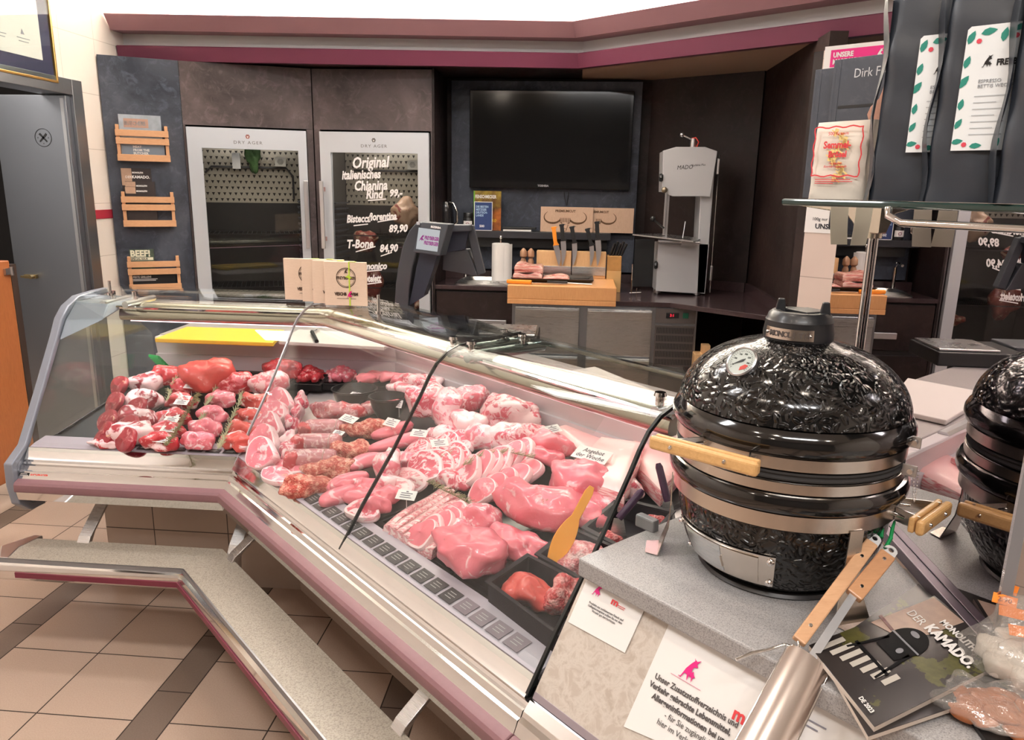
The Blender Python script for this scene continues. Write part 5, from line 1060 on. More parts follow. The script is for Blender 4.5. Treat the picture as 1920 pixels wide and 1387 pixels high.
# wide blade, a softly dished sheet hanging in front of the counter edge
bl = [onp(1480, 1205, 0), onp(1555, 1262, 0), onp(1470, 1440, 0), onp(1375, 1395, 0)]
rs = []; nb = 12
for i in range(nb + 1):
    u = i / nb; top = bl[0].lerp(bl[1], u); bot = bl[3].lerp(bl[2], u); bow = .010 * (1 - (2 * u - 1) ** 2); cut_t = .006 * (abs(2 * u - 1) ** 6)
    dn = (bot - top).normalized(); rs.append([top + dn * cut_t + n_ * bow, bot + n_ * bow, bot + n_ * (bow + .0012), top + dn * cut_t + n_ * (bow + .0012)])
part('wide_blade', B().rings(rs, True, True), plain('blade_steel', (.78, .72, .70), .20, 1.0), kB, smooth=60)
path = [bl[3], bl[0] + (bl[3] - bl[0]) * .04, bl[0] + (bl[1] - bl[0]) * .08, bl[1] - (bl[1] - bl[0]) * .08, bl[1] + (bl[2] - bl[1]) * .05, bl[2]]
part('blade_rim', B().tube([p + n_ * .001 for p in path], .0016, 8), CHROME, kB, smooth=60)
for nm, pts, lb in (('cable_tie', [(1652, 1008), (1656, 975), (1664, 955), (1678, 922)], 'green cable tie standing up at the left tool beside the side handle'), ('cable_tie', [(1660, 1028), (1671, 1005), (1675, 985), (1680, 968)], 'shorter green cable tie on the right tool beside the side handle')):
    P = [onp(x, y, -.012) + Vector((-.01, -.02, .0)) * (i / 3) for i, (x, y) in enumerate(pts)]; t_ = thing(nm, lb, 'cable tie', P[0])
    part('strap', B().tube(P, [.0036, .0032, .0030, .0020], 8), GREEN, t_, smooth=60); part('head', B().box(P[1], (.006, .005, .005)), GREEN, t_, .001)
# ================================================================ glass shelf with books, flour bag and coffee bags
ZS = 1.541
gs = thing('glass_shelf', 'thick glass shelf on a chrome bracket and pole above the black grill', 'shelf', (.6, 1.58, .862))
SA = atz(1441, 377, ZS - .006); SA = Vector((.345, 1.372, 0)); ed = Vector((math.cos(math.radians(-48)), math.sin(math.radians(-48)), 0)); en = Vector((-ed.y, ed.x, 0))
S_in = SA + en * .42; S_e = SA + ed * .62
pl_ = [SA + ed * .006, S_e, S_e + en * .42, S_in + ed * .006]
GREENG = NT('green_edge_glass'); GREENG = GREENG.bsdf((.006, .03, .026, 1), .03, 0, coat=.5)
b = B().hexa([Vector((p.x, p.y, ZS - .011)) for p in pl_], [Vector((p.x, p.y, ZS)) for p in pl_]); part('glass_plate', b, GREENG, gs, .003)
pf_ = atp(1637, 430, (.585, 1.57, 0), (0, 1, 0)); px_ = .585; 
px_, py_ = .662, 1.79
part('pole', B().cyl((px_, py_, .862), (px_, py_, 1.50), .0055, seg=16), CHROME, gs, smooth=60)
part('pole_foot', B().cyl((px_, py_, .8608), (px_, py_, .868), .02, seg=24), CHROME, gs, smooth=40)
BR = plain('bracket_steel', (.55, .50, .42), .18, 1)
def sh_(u, v, z): return SA + ed * u + en * v + Vector((0, 0, z))
# bracket profile lies below the plate, running along the shelf
def brk(v0, v1, pts): return B().hexa([sh_(u, v0, z) for u, z in pts], [sh_(u, v1, z) for u, z in pts])
ub = (Vector((px_, py_, 0)) - SA).dot(ed); vb = (Vector((px_, py_, 0)) - SA).dot(en)
part('bracket', brk(vb - .012, vb + .012, [(ub - .022, 1.465), (ub - .060, 1.508), (ub - .20, 1.523), (ub - .20, 1.529), (ub + .16, 1.529), (ub + .16, 1.523), (ub + .065, 1.512), (ub + .022, 1.465)]), BR, gs, .003)
part('bracket_socket', B().cyl((px_, py_, 1.455), (px_, py_, 1.49), .012, seg=20), BR, gs, smooth=40)
part('front_rail', B().tube([sh_(.20, -.012, 1.530), sh_(.205, -.02, 1.520), sh_(.225, -.016, 1.510), sh_(.60, .0, 1.508)], .006, 12), CHROME, gs, smooth=60)
for k, (px0, px1, py) in enumerate(((1556, 1590, 458), (1604, 1636, 460))):
    c0 = aty((px0 + px1) / 2, 400, 1.70); c1 = aty((px0 + px1) / 2, py, 1.70); w_ = aty(px1, py, 1.70).x - aty(px0, py, 1.70).x; sg = -1 if k else 1
    rs = [[Vector((c0.x - w_ / 2 + sg * .006 * t * t, 1.70 - .01 * t, c0.z + .03 + (c1.z - c0.z - .03) * t)), Vector((c0.x + w_ / 2 + sg * .006 * t * t, 1.70, c0.z + .03 + (c1.z - c0.z - .03) * t)), Vector((c0.x + w_ / 2 + sg * .006 * t * t, 1.7008, c0.z + .03 + (c1.z - c0.z - .03) * t)), Vector((c0.x - w_ / 2 + sg * .006 * t * t, 1.7008 - .01 * t, c0.z + .03 + (c1.z - c0.z - .03) * t))] for t in [j / 6 for j in range(7)]]
    solo('paper_strip', B().rings(rs, True, True), plain('strip_cream', (.62, .60, .50), .5), ('left' if k == 0 else 'right') + ' cream paper strip hanging under the glass shelf', 'paper strip', smooth=60)
bkfr = lambda x0, v: frame(sh_(x0, v, ZS + .0005), ed, (0, 0, 1))
# books seen behind the flour bag
GREYC = stoneboard('grey_cloth_cover', (.050, .058, .075), (.11, .12, .145), .45)
def fbt(fr, u, v, z): return fr @ Vector((u, v, z))
for (px0, px1, pt, vv, lb, first) in ((1508, 1700, 130, .20, 'leftmost dark grey book standing behind the flour bag', 0), (1541, 1700, 112, .17, 'dark grey cookbook with a meat photo on its cover standing behind the flour bag', 1)):
    pn = sh_(0, vv, 0); a0 = atp(px0, 372, pn, en); a1 = atp(px1, 372, pn, en); tz = atp(px0 + 40, pt, pn, en).z
    fr = frame((a0.x, a0.y, ZS + .001), ed, (0, 0, 1)); w_ = min((a1 - a0).length, .19); h_ = tz - ZS
    m_ = thing('book', lb, 'book', a0)
    part('pages', fbox(B(), fr, .004, w_ - .003, .004, h_ - .004, -.024, -.002), WHITE, m_)
    c_ = part('cover', fbox(fbox(B(), fr, 0, w_, 0, h_, -.001, .0012), fr, 0, w_, 0, h_, -.027, -.0245), MATS['grey_cloth_cover'], m_, .0008)
    part('spine', fbox(fbox(B(), fr, -.004, .002, 0, h_, -.027, .0012), fr, .008, .0105, 0, h_, .0012, .002), MATS['grey_cloth_cover'], m_, .0008)
    if first:
        f2 = fr @ Matrix.Translation((0, 0, .0014)); text('Dirk Freyberger', .022, f2, plain('silver_print', (.62, .64, .68), .4), c_, .036, h_ - .034, sx=.85)
        lump('meat_photo', f2 @ Vector((.100, .115, .001)), .024, .018, .085, 9, [plain('roast_photo', (.42, .22, .16), .5, var=.5, vscale=60)], '', '', parent=c_, rough=.2, rz=math.radians(-48), R=frame((0, 0, 0), ed, (0, 0, 1)).to_3x3() @ Matrix.Diagonal((1, 1, .03)).to_3x3() @ Matrix.Rotation(PI / 2, 3, 'X') if False else Matrix.Rotation(math.radians(-48), 3, 'Z') @ Matrix.Diagonal((1, .06, 1)))
        b = B(); fbox(b, f2, .012, .090, h_ - .085, h_ - .080, 0, .0003); part('cover_line', b, BLACK, c_)
def softbag(name, lab_, cat, fr, w, h, dth, mat, bulge, seed, mats=None, crease=0.0, top='fold'):
    """fr: x across the front, y up, z towards the viewer; body stands on y=0"""
    rnd = random.Random(seed); ph = [rnd.uniform(0, 6.28) for _ in range(6)]; rs = []; n = 22; m = 28
    for i in range(n + 1):
        t_ = i / n; y = h * t_; sq = 1.0 if t_ < .72 else 1 - (t_ - .72) / .28 * (.80 if top == 'fold' else .25)
        ring_ = []
        for j in range(m):
            a = 2 * PI * j / m; ca, sa = math.cos(a), math.sin(a); ex = .35
            x = w / 2 * math.copysign(abs(ca) ** ex, ca); z = dth / 2 * math.copysign(abs(sa) ** ex, sa) * sq
            k = math.sin(PI * min(1, t_ * 1.02)) ** .6 * bulge
            x *= 1 + .35 * k * abs(sa) * 0; z += math.copysign(1, sa) * k * (1 - (2 * x / w) ** 2) * dth * .5 if abs(sa) > .3 else 0
            z += crease * (math.sin(11 * x / w + ph[0] + 4 * t_) * math.sin(7 * t_ + ph[1]) + .6 * math.sin(23 * t_ + ph[2] + 5 * x / w)); x += crease * .7 * math.sin(9 * t_ + ph[3] + (3 if ca > 0 else 0)) * (1 if abs(ca) > .8 else .2)
            if abs(ca) > .9 : x -= math.copysign(1, ca) * w * .07 * math.sin(PI * t_) * (1 - abs(sa)) 
            ring_.append(fr @ Vector((x, y, z)))
        rs.append(ring_)
    t = thing(name, lab_, cat, fr @ Vector((0, 0, 0))); body = part('bag_body', B().rings(rs, True, True), mat, t, smooth=70); return t, body
pn = sh_(0, .055, 0); f0 = atp(1509, 371, pn, en); f1 = atp(1617, 371, pn, en); wf = (f1 - f0).length; hf = atp(1560, 228, pn, en).z - ZS
ffr = frame(((f0.x + f1.x) / 2 + en.x * .03, (f0.y + f1.y) / 2 + en.y * .03, ZS + .0006), ed, (0, 0, 1))
CRM = plain('cream_paper', (.74, .68, .60), .55, var=.08, vscale=30)
fb_, fbody = softbag('breadcrumb_bag', 'cream paper bag of breadcrumbs with red printing on the glass shelf', 'bag', ffr, wf, hf, .055, CRM, .12, 3, crease=.0015, top='flat')
REDP = plain('red_print', (.72, .05, .06), .5); YELP = plain('yellow_print_soft', (.86, .64, .25), .55)
f2 = ffr @ Matrix.Translation((0, 0, .0335)); 
b = B()
for k in range(12):
    x = .012 * math.sin(k * .9); y = hf * (.24 + .052 * k); decal(b, f2, [(x - .004, y), (x + .001, y - .002), (x + .006, y + .010), (x - .001, y + .012)], .0002)
    decal(b, f2, [(x + .010, y - .004), (x + .012, y - .002), (x - .006, y + .010), (x - .008, y + .009)], .0002)
part('wheat_print', b, YELP, fb_); f3 = ffr @ Matrix.Translation((0, 0, .0342)); e_ = wf / 2 - .010
b = B(); bw = .0011
for x0, y0_, x1, y1_ in ((-e_, hf * .30, e_, hf * .30), (-e_, hf * .92, e_, hf * .92), (-e_, hf * .30, -e_, hf * .92), (e_, hf * .30, e_, hf * .92)):
    n = 14; P = [(x0 + (x1 - x0) * k / n + (0 if x0 != x1 else .0014 * math.sin(k * 1.3)), y0_ + (y1_ - y0_) * k / n + (0 if y0_ != y1_ else .0014 * math.sin(k * 1.3))) for k in range(n + 1)]
    hz = x0 != x1; b.rings([[f3 @ Vector((x + (0 if hz else s * bw), y + (s * bw if hz else 0), z)) for s, z in ((-1, 0), (1, 0), (1, .0003), (-1, .0003))] for x, y in P], True, True)
part('red_border', b, REDP, fb_)
text('500 Gramm', .0075, f3, REDP, fb_, 0, hf * .82, 'CENTER'); text('Semmel-', .0160, f3, REDP, fb_, 0, hf * .655, 'CENTER', bold=.0005, sx=.88); text('Brösel', .0140, f3, REDP, fb_, .002, hf * .54, 'CENTER', bold=.0005, sx=.9)
text('im eigenen\nBetrieb hergestellt', .0055, f3, REDP, fb_, 0, hf * .45, 'CENTER', shear=.2); fine(f3, [(-.034, .030, hf * .25), (-.034, .034, hf * .225), (-.034, .000, hf * .20)], REDP, fb_, .0012)
BAG = plain('coffee_bag_foil', (.026, .033, .046), .40, spec=.6, bump=(9, .25, .012)); LBLM = plain('label_paper', (.80, .84, .86), .4); LEAF = plain('leaf_green', (.02, .26, .20), .5); CHER = plain('berry_red', (.7, .06, .10), .5)
LTXT = plain('label_text', (.30, .32, .35), .5)
for k, (pxl, pxr, lx0, lx1, ltop, lb) in enumerate(((1621, 1722, 1704, 1770, 100, 'black coffee bag nearest the flour bag on the glass shelf'), (1722, 1872, 1783, 1870, 78, 'black coffee bag with full botanical label, middle of the three'), (1852, 2010, 1893, 1990, 60, 'black coffee bag cut by the right picture edge'))):
    vv = (.035, .022, .005)[k]; pn = sh_(0, vv, 0); a0 = atp(pxl, 374, pn, en); a1 = atp(pxr, 376, pn, en); w_ = min((a1 - a0).length, .118)
    w_ = .112; dd_ = .062; fr = frame((a0.x + ed.x * w_ / 2 + en.x * .03, a0.y + ed.y * w_ / 2 + en.y * .03, ZS + .0006), ed, (0, 0, 1))
    # rotate a little so the side gusset shows
    fr = fr @ Matrix.Rotation(math.radians((12, 10, 8)[k]), 4, 'Y')
    t_, body = softbag('coffee_bag', lb, 'coffee bag', fr, w_, (.305, .335, .335)[k], dd_, BAG, .10, 11 + k, crease=.0030, top='flat')
    # gusset fold strip down the left side
    b = B(); P = [(-w_ / 2 - .002 + .004 * math.sin(i * .8 + k), .30 * i / 14) for i in range(15)]
    b.rings([[fr @ Vector((x - .007, y, .012)), fr @ Vector((x + .004 + .003 * math.sin(i * .7), y, dd_ / 2 + .003)), fr @ Vector((x + .002, y, dd_ / 2 - .004)), fr @ Vector((x - .004, y, .006))] for i, (x, y) in enumerate(P)], True, True); part('side_gusset', b, BAG, t_, smooth=70)
    lf = fr @ Matrix.Translation(((-.004, -.022, -.022)[k], .072, dd_ / 2 + .0075)); LH = .165; LW = .078
    lb_ = part('label', decal(B(), lf, [(0, 0), (LW - .002, 0), (LW, .002), (LW, LH), (.004, LH), (0, LH - .004)], .0008), LBLM, t_)
    l2 = lf @ Matrix.Translation((0, 0, .0012)); b = B(); b2 = B(); rnd = random.Random(5)
    for x, y, a, s in [(.006, .150, 1.2, .014), (.026, .156, .2, .015), (.046, .150, 1.4, .014), (.062, .158, .4, .012), (.005, .118, 1.3, .013), (.004, .092, 1.0, .015), (.005, .062, 1.4, .012), (.005, .036, 1.1, .012), (.006, .012, .2, .012), (.030, .006, .1, .012), (.055, .008, 1.2, .013), (.074, .120, 1.2, .012), (.074, .08, 1.1, .012), (.074, .04, 1.1, .012)]:
        ca, sa = math.cos(a), math.sin(a); pts = [(x + ca * u * s - sa * v * s, y + sa * u * s + ca * v * s) for u, v in ((-.6, 0), (-.3, .28), (.1, .34), (.45, .18), (.7, 0), (.4, -.2), (.0, -.3), (-.35, -.2))]
        decal(b, l2, [(min(max(p, .0), LW), min(max(q, .0), LH)) for p, q in pts], .0002)
    part('leaf_print', b, LEAF, lb_)
    for x, y in ((.016, .145), (.060, .148), (.016, .008), (.068, .012)): decal(b2, l2, [(x + .0035 * math.cos(j), y + .0035 * math.sin(j)) for j in [0, .9, 1.8, 2.7, 3.6, 4.5, 5.4]], .0003)
    part('berry_print', b2, CHER, lb_)
    b = B(); bull(b, l2, .030, .116, .0135); part('bull_emblem', b, BLACK, lb_); text('FREYBERGER', .011, l2, BLACK, lb_, .041, .112, bold=.0005, sx=.8)
    text('ESPRESSO\nBETTIS WECKRUF', .0065, l2, LTXT, lb_, .022, .090); fine(l2, [(.020, .060 - .012 * (r % 2), .072 - .0085 * r) for r in range(7)], plain('faint_label_text', (.5, .53, .56), .5), lb_, .0012)
# posters on the tiled pillar
pl0, pl1 = Vector((.749, 2.60, 0)), Vector((1.62, 1.94, 0)); pd_ = (pl1 - pl0).normalized(); pn_ = Vector((pd_.y, -pd_.x, 0))
def poster(px0, px1, pt, pb, lb, name='poster'):
    a = atp(px0, pt, pl0, pn_); c = atp(px1, pb, pl0, pn_); u0 = (a - pl0).dot(pd_); u1 = (c - pl0).dot(pd_); fr = frame(pl0 + pd_ * u0 + pn_ * .0012 + Vector((0, 0, c.z)), pd_, (0, 0, 1)); W_ = u1 - u0; H_ = a.z - c.z
    t_ = thing(name, lb, 'poster', fr @ Vector((0, 0, 0))); part('sheet', fbox(B(), fr, 0, W_, 0, H_, 0, .001), WHITE, t_, label='white sheet'); return t_, fr @ Matrix.Translation((0, 0, .0014)), W_, H_
t_, fr, W_, H_ = poster(1548, 1660, 88, 190, 'white poster with magenta banner on the tiled pillar above the books')
MAG = plain('magenta_print', (.75, .012, .22), .5)
part('banner', fbox(B(), fr, .02, W_, H_ - .062, H_ - .012, 0, .0004), MAG, t_); text('UNSERE\nMARINADEN', .020, fr @ Matrix.Translation((0, 0, .0006)), WHITE, t_, .028, H_ - .034, bold=.0008, sx=.85)
b = B(); bull(b, fr @ Matrix.Translation((0, 0, .0006)), .165, H_ - .036, .022); part('bull_emblem', b, WHITE, t_)
t_, fr, W_, H_ = poster(1514, 1640, 380, 442, 'white price poster on the tiled pillar just below the glass shelf')
text('1', .072, fr, INK, t_, .064, H_ - .075, bold=.002); text('100g nur', .014, fr, INK, t_, .022, H_ - .055); text('UNSERE', .022, fr, INK, t_, .034, .014, bold=.0007)
# ================================================================ notices on the sloping front, magazines and packets on the stone top
PS, PN_ = (.128, .818), (.255, .612)
dz_ = Vector((PN_[0] - PS[0], PN_[1] - PS[1])); Lp = dz_.length
def pf(s, u): return L2(s, PS[0] + dz_.x * u / Lp, PS[1] + dz_.y * u / Lp)
ppx = A2.cross((pf(0, 0) - pf(0, 1)).normalized()).normalized()
def onpanel(px, py):
    p = atp(px, py, pf(0, 0) + ppx * .0012, ppx); return p.dot(A2), (p - pf(p.dot(A2), 0)).dot((pf(0, 1) - pf(0, 0)))
def notice(c4, lab_, name='notice'):
    q = [atp(x, y, pf(0, 0) + ppx * .0012, ppx) for x, y in c4]; t_ = thing(name, lab_, 'notice', q[0]); part('sheet', B().hexa(q, [p + ppx * .0014 for p in q]), WHITE, t_)
    x = (q[1] - q[0]).normalized(); y = (q[0] - q[3]).normalized(); return t_, frame(q[3] + ppx * .0028, x, y), (q[1] - q[0]).length, (q[0] - q[3]).length
t_, fr, W_, H_ = notice([(1106, 1074), (1215, 1129), (1172, 1224), (1066, 1166)], 'small white notice with pink bull on the sloping front of the stone counter')
b = B(); bull(b, fr, W_ * .26, H_ * .76, .022); part('bull_emblem', b, MAG, t_); text('m', .018, fr, REDP, t_, W_ * .52, H_ * .68, bold=.0006, sx=1.2); fine(fr, [(W_ * .63, W_ * .76, H_ * .71), (W_ * .65, W_ * .75, H_ * .68)], REDP, t_, .001)
text('Produkte aus zerkleinertem Fleisch und\nGeflügelerzeugnisse sollten Sie vor dem\nVerzehr gut durcherhitzen.', .0058, fr, INK, t_, W_ * .5, H_ * .50, 'CENTER', sx=.92)
t_, fr, W_, H_ = notice([(1262, 1154), (1470, 1262), (1395, 1460), (1170, 1362)], 'large white allergen notice with pink bull beside the steel turner blade')
b = B(); bull(b, fr, W_ * .36, H_ * .66, .034); decal(b, fr, [(W_ * .36 - .03, H_ * .66 - .017), (W_ * .36 + .03, H_ * .66 - .017), (W_ * .36 + .03, H_ * .66 - .0165), (W_ * .36 - .03, H_ * .66 - .0165)]); part('bull_emblem', b, MAG, t_)
text('m', .028, fr, REDP, t_, W_ * .80, H_ * .52, bold=.001)
for k, (ln_, bo) in enumerate((('Unser Zusatzstoffverzeichnis und', .0003), ('Verkehr gebrachte Lebensmittel,', .0004), ('Allergeninformationen bei uns', .0004), ('- für Sie zugänglich', 0), ('hier im Verkaufsraum', 0))): text(ln_, .0135, fr, plain('dark_grey_ink', (.08, .07, .07), .5), t_, W_ * (.10, .08, .14, .30, .26)[k], H_ * .475 - .0155 * k, bold=bo, sx=.9)
t_, fr, W_, H_ = notice([(1490, 1275), (1640, 1352), (1600, 1470), (1440, 1400)], 'white notice behind the turner blade, right of the allergen notice')
fine(fr, [(.02, .07, H_ * .6), (.02, .06, H_ * .52)], FINT, t_, .002)
def kmag(c4, zb, th, lab_, base):
    q = [atz(x, y, zb + th) for x, y in c4]; t_ = thing('magazine', lab_, 'magazine', (q[0] + q[2]) / 2 - Vector((0, 0, th)), 0, 'grill magazines on the stone counter')
    dn = Vector((0, 0, -th)); part('pages', B().hexa([p + dn for p in q], [p + Vector((0, 0, -.0008)) for p in q]), plain('page_edges', (.60, .52, .45), .6), t_)
    co_ = part('cover', B().hexa([p + Vector((0, 0, -.0008)) for p in q], q), base, t_); return t_, co_, q
t = NT('garden_cover'); c = t.coord(); n1 = t.noise(c, 13, 5, .6).outputs[0]; n2 = t.noise(c, 90, 3).outputs[0]
GARD = t.bsdf(t.mix(t.math('MULTIPLY', t.math('GREATER_THAN', n1, .56), .8), (.022, .018, .018, 1), t.mix(n2, (.03, .04, .008, 1), (.16, .15, .03, 1))), .32)
LM = atz(1800, 1260, .862)
def magart(co_, q, big=True):
    # q: tl, tr, br, bl
    X = (q[1] - q[0]); Y = (q[0] - q[3]); W_, H_ = X.length, Y.length; fr = frame(q[3] + Vector((0, 0, .0002)), X, Y); return fr, W_, H_
q4 = [(1700, 1092), (1935, 1268), (1627, 1384), (1531, 1236)]
t_, co_, q = kmag([(1722, 1094), (1810, 1172), (1640, 1290), (1548, 1212)], .8610, .006, 'grill magazine at the bottom of the pile with yellow foliage showing at its top edge', GARD)
t_, co_, q = kmag([(1790, 1106), (1962, 1266), (1628, 1380), (1560, 1262)], .8675, .007, 'lower dark grill magazine sticking out at the right under the top one', GARD)
t_, co_, q = kmag([(1752, 1116), (1895, 1234), (1640, 1362), (1517, 1209)], .8750, .008, 'top dark grill magazine showing a black kamado grill on its cover', GARD)
W_ = (q[1] - q[0]).length; H_ = (q[0] - q[3]).length; xx, yy = (q[1] - q[0]) / W_, (q[0] - q[3]) / H_; sW, sH = W_ / .17, H_ / .23
fr = Matrix(((xx.x * sW, yy.x * sH, 0, q[3].x), (xx.y * sW, yy.y * sH, 0, q[3].y), (0, 0, 1, q[3].z + .0002), (0, 0, 0, 1))); W_, H_ = .17, .23
TAN2 = plain('terracotta_print', (.42, .30, .24), .4, var=.35, vscale=35)
part('wall_photo', decal(B(), fr, [(.004, H_ * .45), (W_ * .30, H_ * .52), (W_ * .42, H_ * .70), (W_ * .45, H_ - .004), (.004, H_ - .004)], .0002), TAN2, co_)
b = B()
for k in range(7): x = .010 + k * .017; decal(b, fr, [(x, .012 + .006 * k), (x + .010, .012 + .006 * k), (x + .010, .050 + .004 * k), (x, .050 + .004 * k)], .0002, lift=.0005)
part('path_photo', b, plain('paving_print', (.50, .47, .42), .5), co_)
def rr_poly(cx, cy, rx, ry, n=20, a0=0, a1=2 * PI, rot=0): return [(cx + math.cos(rot) * rx * math.cos(a0 + (a1 - a0) * j / n) - math.sin(rot) * ry * math.sin(a0 + (a1 - a0) * j / n), cy + math.sin(rot) * rx * math.cos(a0 + (a1 - a0) * j / n) + math.cos(rot) * ry * math.sin(a0 + (a1 - a0) * j / n)) for j in range(n + (1 if a1 - a0 < 6 else 0))]
gx, gy = W_ * .40, H_ * .52
b = B(); decal(b, fr, rr_poly(gx, gy + .004, .030, .034, 20, 0, PI), .0003, lift=.0008); decal(b, fr, [(gx - .03, gy), (gx + .03, gy), (gx + .022, gy - .034), (gx - .022, gy - .034)], .0003, lift=.0008)
for sx_ in (-.026, .022): decal(b, fr, [(gx + sx_, gy - .01), (gx + sx_ + .006, gy - .01), (gx + sx_ * 1.5 + .004, gy - .075), (gx + sx_ * 1.5, gy - .075)], .0003, lift=.0008)
decal(b, fr, [(gx - .04, gy - .055), (gx + .04, gy - .055), (gx + .04, gy - .060), (gx - .04, gy - .060)], .0003, lift=.0008); part('grill_photo', b, plain('grill_print', (.006, .006, .007), .6, spec=.2), co_)
b = B(); decal(b, fr, [(gx - .031, gy), (gx + .031, gy), (gx + .031, gy + .003), (gx - .031, gy + .003)], .0003, lift=.0012); decal(b, fr, rr_poly(gx + .010, gy - .016, .005, .006), .0003, lift=.0012); decal(b, fr, rr_poly(gx - .006, gy + .024, .009, .005), .0002, lift=.0012); part('grill_highlights', b, plain('grill_highlight', (.25, .25, .27), .6), co_)
part('side_table_photo', decal(B(), fr, [(gx - .07, gy + .008), (gx - .032, gy + .004), (gx - .032, gy - .001), (gx - .07, gy + .002)], .0003, lift=.0008), plain('redwood_print', (.10, .02, .015), .4), co_)
f5 = fr @ Matrix.Translation((0, 0, .0014))
text('MONOLITH', .0165, f5, WHITE, co_, W_ * .34, H_ - .038, bold=.0006, sx=.86); text('DER', .022, f5, WHITE, co_, W_ * .08, H_ - .068, sx=.9); text('KAMADO.', .0255, f5, WHITE, co_, W_ * .33, H_ - .066, bold=.0012, sx=.86); text('DE 2023', .0085, f5, WHITE, co_, W_ * .72, .006, bold=.0002)
# ================================================================ the meat on display
def dsurf(p): return deckz(min(2.61 - p.y, 1.118 - (p.x + p.y) * .70711))
def M(px, py, h=0.03):
    z = .68
    for _ in range(6): p = atz(px, py, z); z = dsurf(p) + h
    return atz(px, py, z)
def floorat(p, lift=.0): return Vector((p.x, p.y, dsurf(p) + .0135 + lift))
def meatm(name, a, b_, fat, sc=22, amt=.60, dist=1.2, rough=.34, fw=.07, bmp=.45):
    SPECS[name] = (a, b_, fat, sc, amt, dist, fw); t = NT(name); c = t.coord(); rn = t.n('ShaderNodeObjectInfo').outputs['Random']
    v = t.vmath('ADD', c, t.n('ShaderNodeCombineXYZ', X=t.math('MULTIPLY', rn, 9.0), Y=t.math('MULTIPLY', rn, 5.0), Z=rn).outputs[0])
    col, h = meatcol(t, v, a, b_, fat, sc, amt, dist, fw); MATS[name] = t.bsdf(col, rough, 0, t.bump(h, bmp, .003), .3, spec=.5); return MATS[name]
BEEF = meatm('red_beef', (.46, .015, .028), (.66, .06, .075), (.86, .46, .46), 30, .56)
TOPS = meatm('topside_beef', (.58, .055, .05), (.70, .12, .10), (.84, .45, .42), 24, .62, .8)
DARKB = meatm('dark_beef', (.24, .008, .018), (.42, .025, .045), (.65, .28, .28), 36, .58)
VEAL = meatm('veal', (.70, .11, .15), (.84, .25, .29), (.95, .66, .68), 30, .52, 1.6)
PORK = meatm('pork', (.74, .13, .19), (.88, .29, .35), (.97, .74, .77), 26, .54, 1.2)
PORKL = meatm('pork_loin', (.78, .14, .19), (.88, .25, .31), (.95, .58, .62), 22, .60, .8)
NECK = meatm('pork_neck', (.60, .055, .10), (.78, .16, .21), (.97, .74, .76), 30, .49, 1.8)
FAT = meatm('white_fat', (.90, .58, .60), (.97, .77, .78), (.82, .28, .34), 24, .60, .8)
RIND = meatm('pork_rind', (.88, .44, .44), (.94, .57, .56), (.97, .70, .70), 12, .62, .4, .42)
SKINB = meatm('seasoned_beef', (.46, .12, .14), (.58, .25, .27), (.76, .50, .50), 60, .52, .6)
BONE = plain('bone', (.72, .40, .28), .5, var=.2, vscale=60)
def mincem(name, a, b_, c_):
    t = NT(name); c = t.coord(); v = t.n('ShaderNodeTexVoronoi', Vector=c, Scale=190.0); n1 = t.noise(c, 60, 3).outputs[0]
    col = t.mix(t.ramp(n1, [(.45, (0, 0, 0)), (.62, (1, 1, 1))]), t.mix(v.outputs['Distance'], (*a, 1), (*b_, 1)), (*c_, 1))
    MATS[name] = t.bsdf(col, .42, 0, t.bump(t.math('SUBTRACT', 1.0, v.outputs['Distance']), .9, .004), .25); return MATS[name]
MINCE = mincem('beef_mince', (.66, .08, .08), (.50, .03, .04), (.85, .38, .36)); PMINCE = mincem('pork_mince', (.80, .28, .30), (.68, .16, .18), (.92, .60, .60)); SMINCE = mincem('seasoned_mince', (.62, .12, .08), (.46, .05, .04), (.82, .38, .28))
def strips(name, a, b_, c_, sc=(10, 10, 90)):
    t = NT(name); mp = t.n('ShaderNodeMapping', Vector=t.coord(), Scale=sc); n1 = t.noise(mp.outputs[0], 1.2, 3, .55, .5).outputs[0]
    MATS[name] = t.bsdf(t.ramp(n1, [(.38, a), (.48, b_), (.56, a), (.64, c_)]), .38, 0, t.bump(n1, .25, .003), .3); return MATS[name]
LAYER = strips('belly_layers', (.93, .68, .66), (.72, .15, .18), (.95, .75, .73)); LAYX = strips('bacon_layers', (.93, .66, .65), (.76, .22, .26), (.95, .76, .74), (10, 75, 75))
def rotd(rz=0, rx=0, ry=0): return Matrix.Rotation(math.radians(rz), 3, 'Z') @ Matrix.Rotation(math.radians(ry), 3, 'Y') @ Matrix.Rotation(math.radians(rx), 3, 'X')
def roast(name, px, py, sx, sy, sz, rz, mats, lb, seed, cat='meat', fat=.3, rough=.22, h=None, group=None, pw=.75, R=None, lift=0):
    c = M(px, py, (h if h is not None else sz * .8)); c = floorat(c, lift); c.z += sz * .72
    return lump(name, c, sx / 2, sy / 2, sz / 1.72, seed, mats if isinstance(mats, list) else [mats], lb, cat, math.radians(rz), group, rough, R, 18, .72, fat, None, pw)
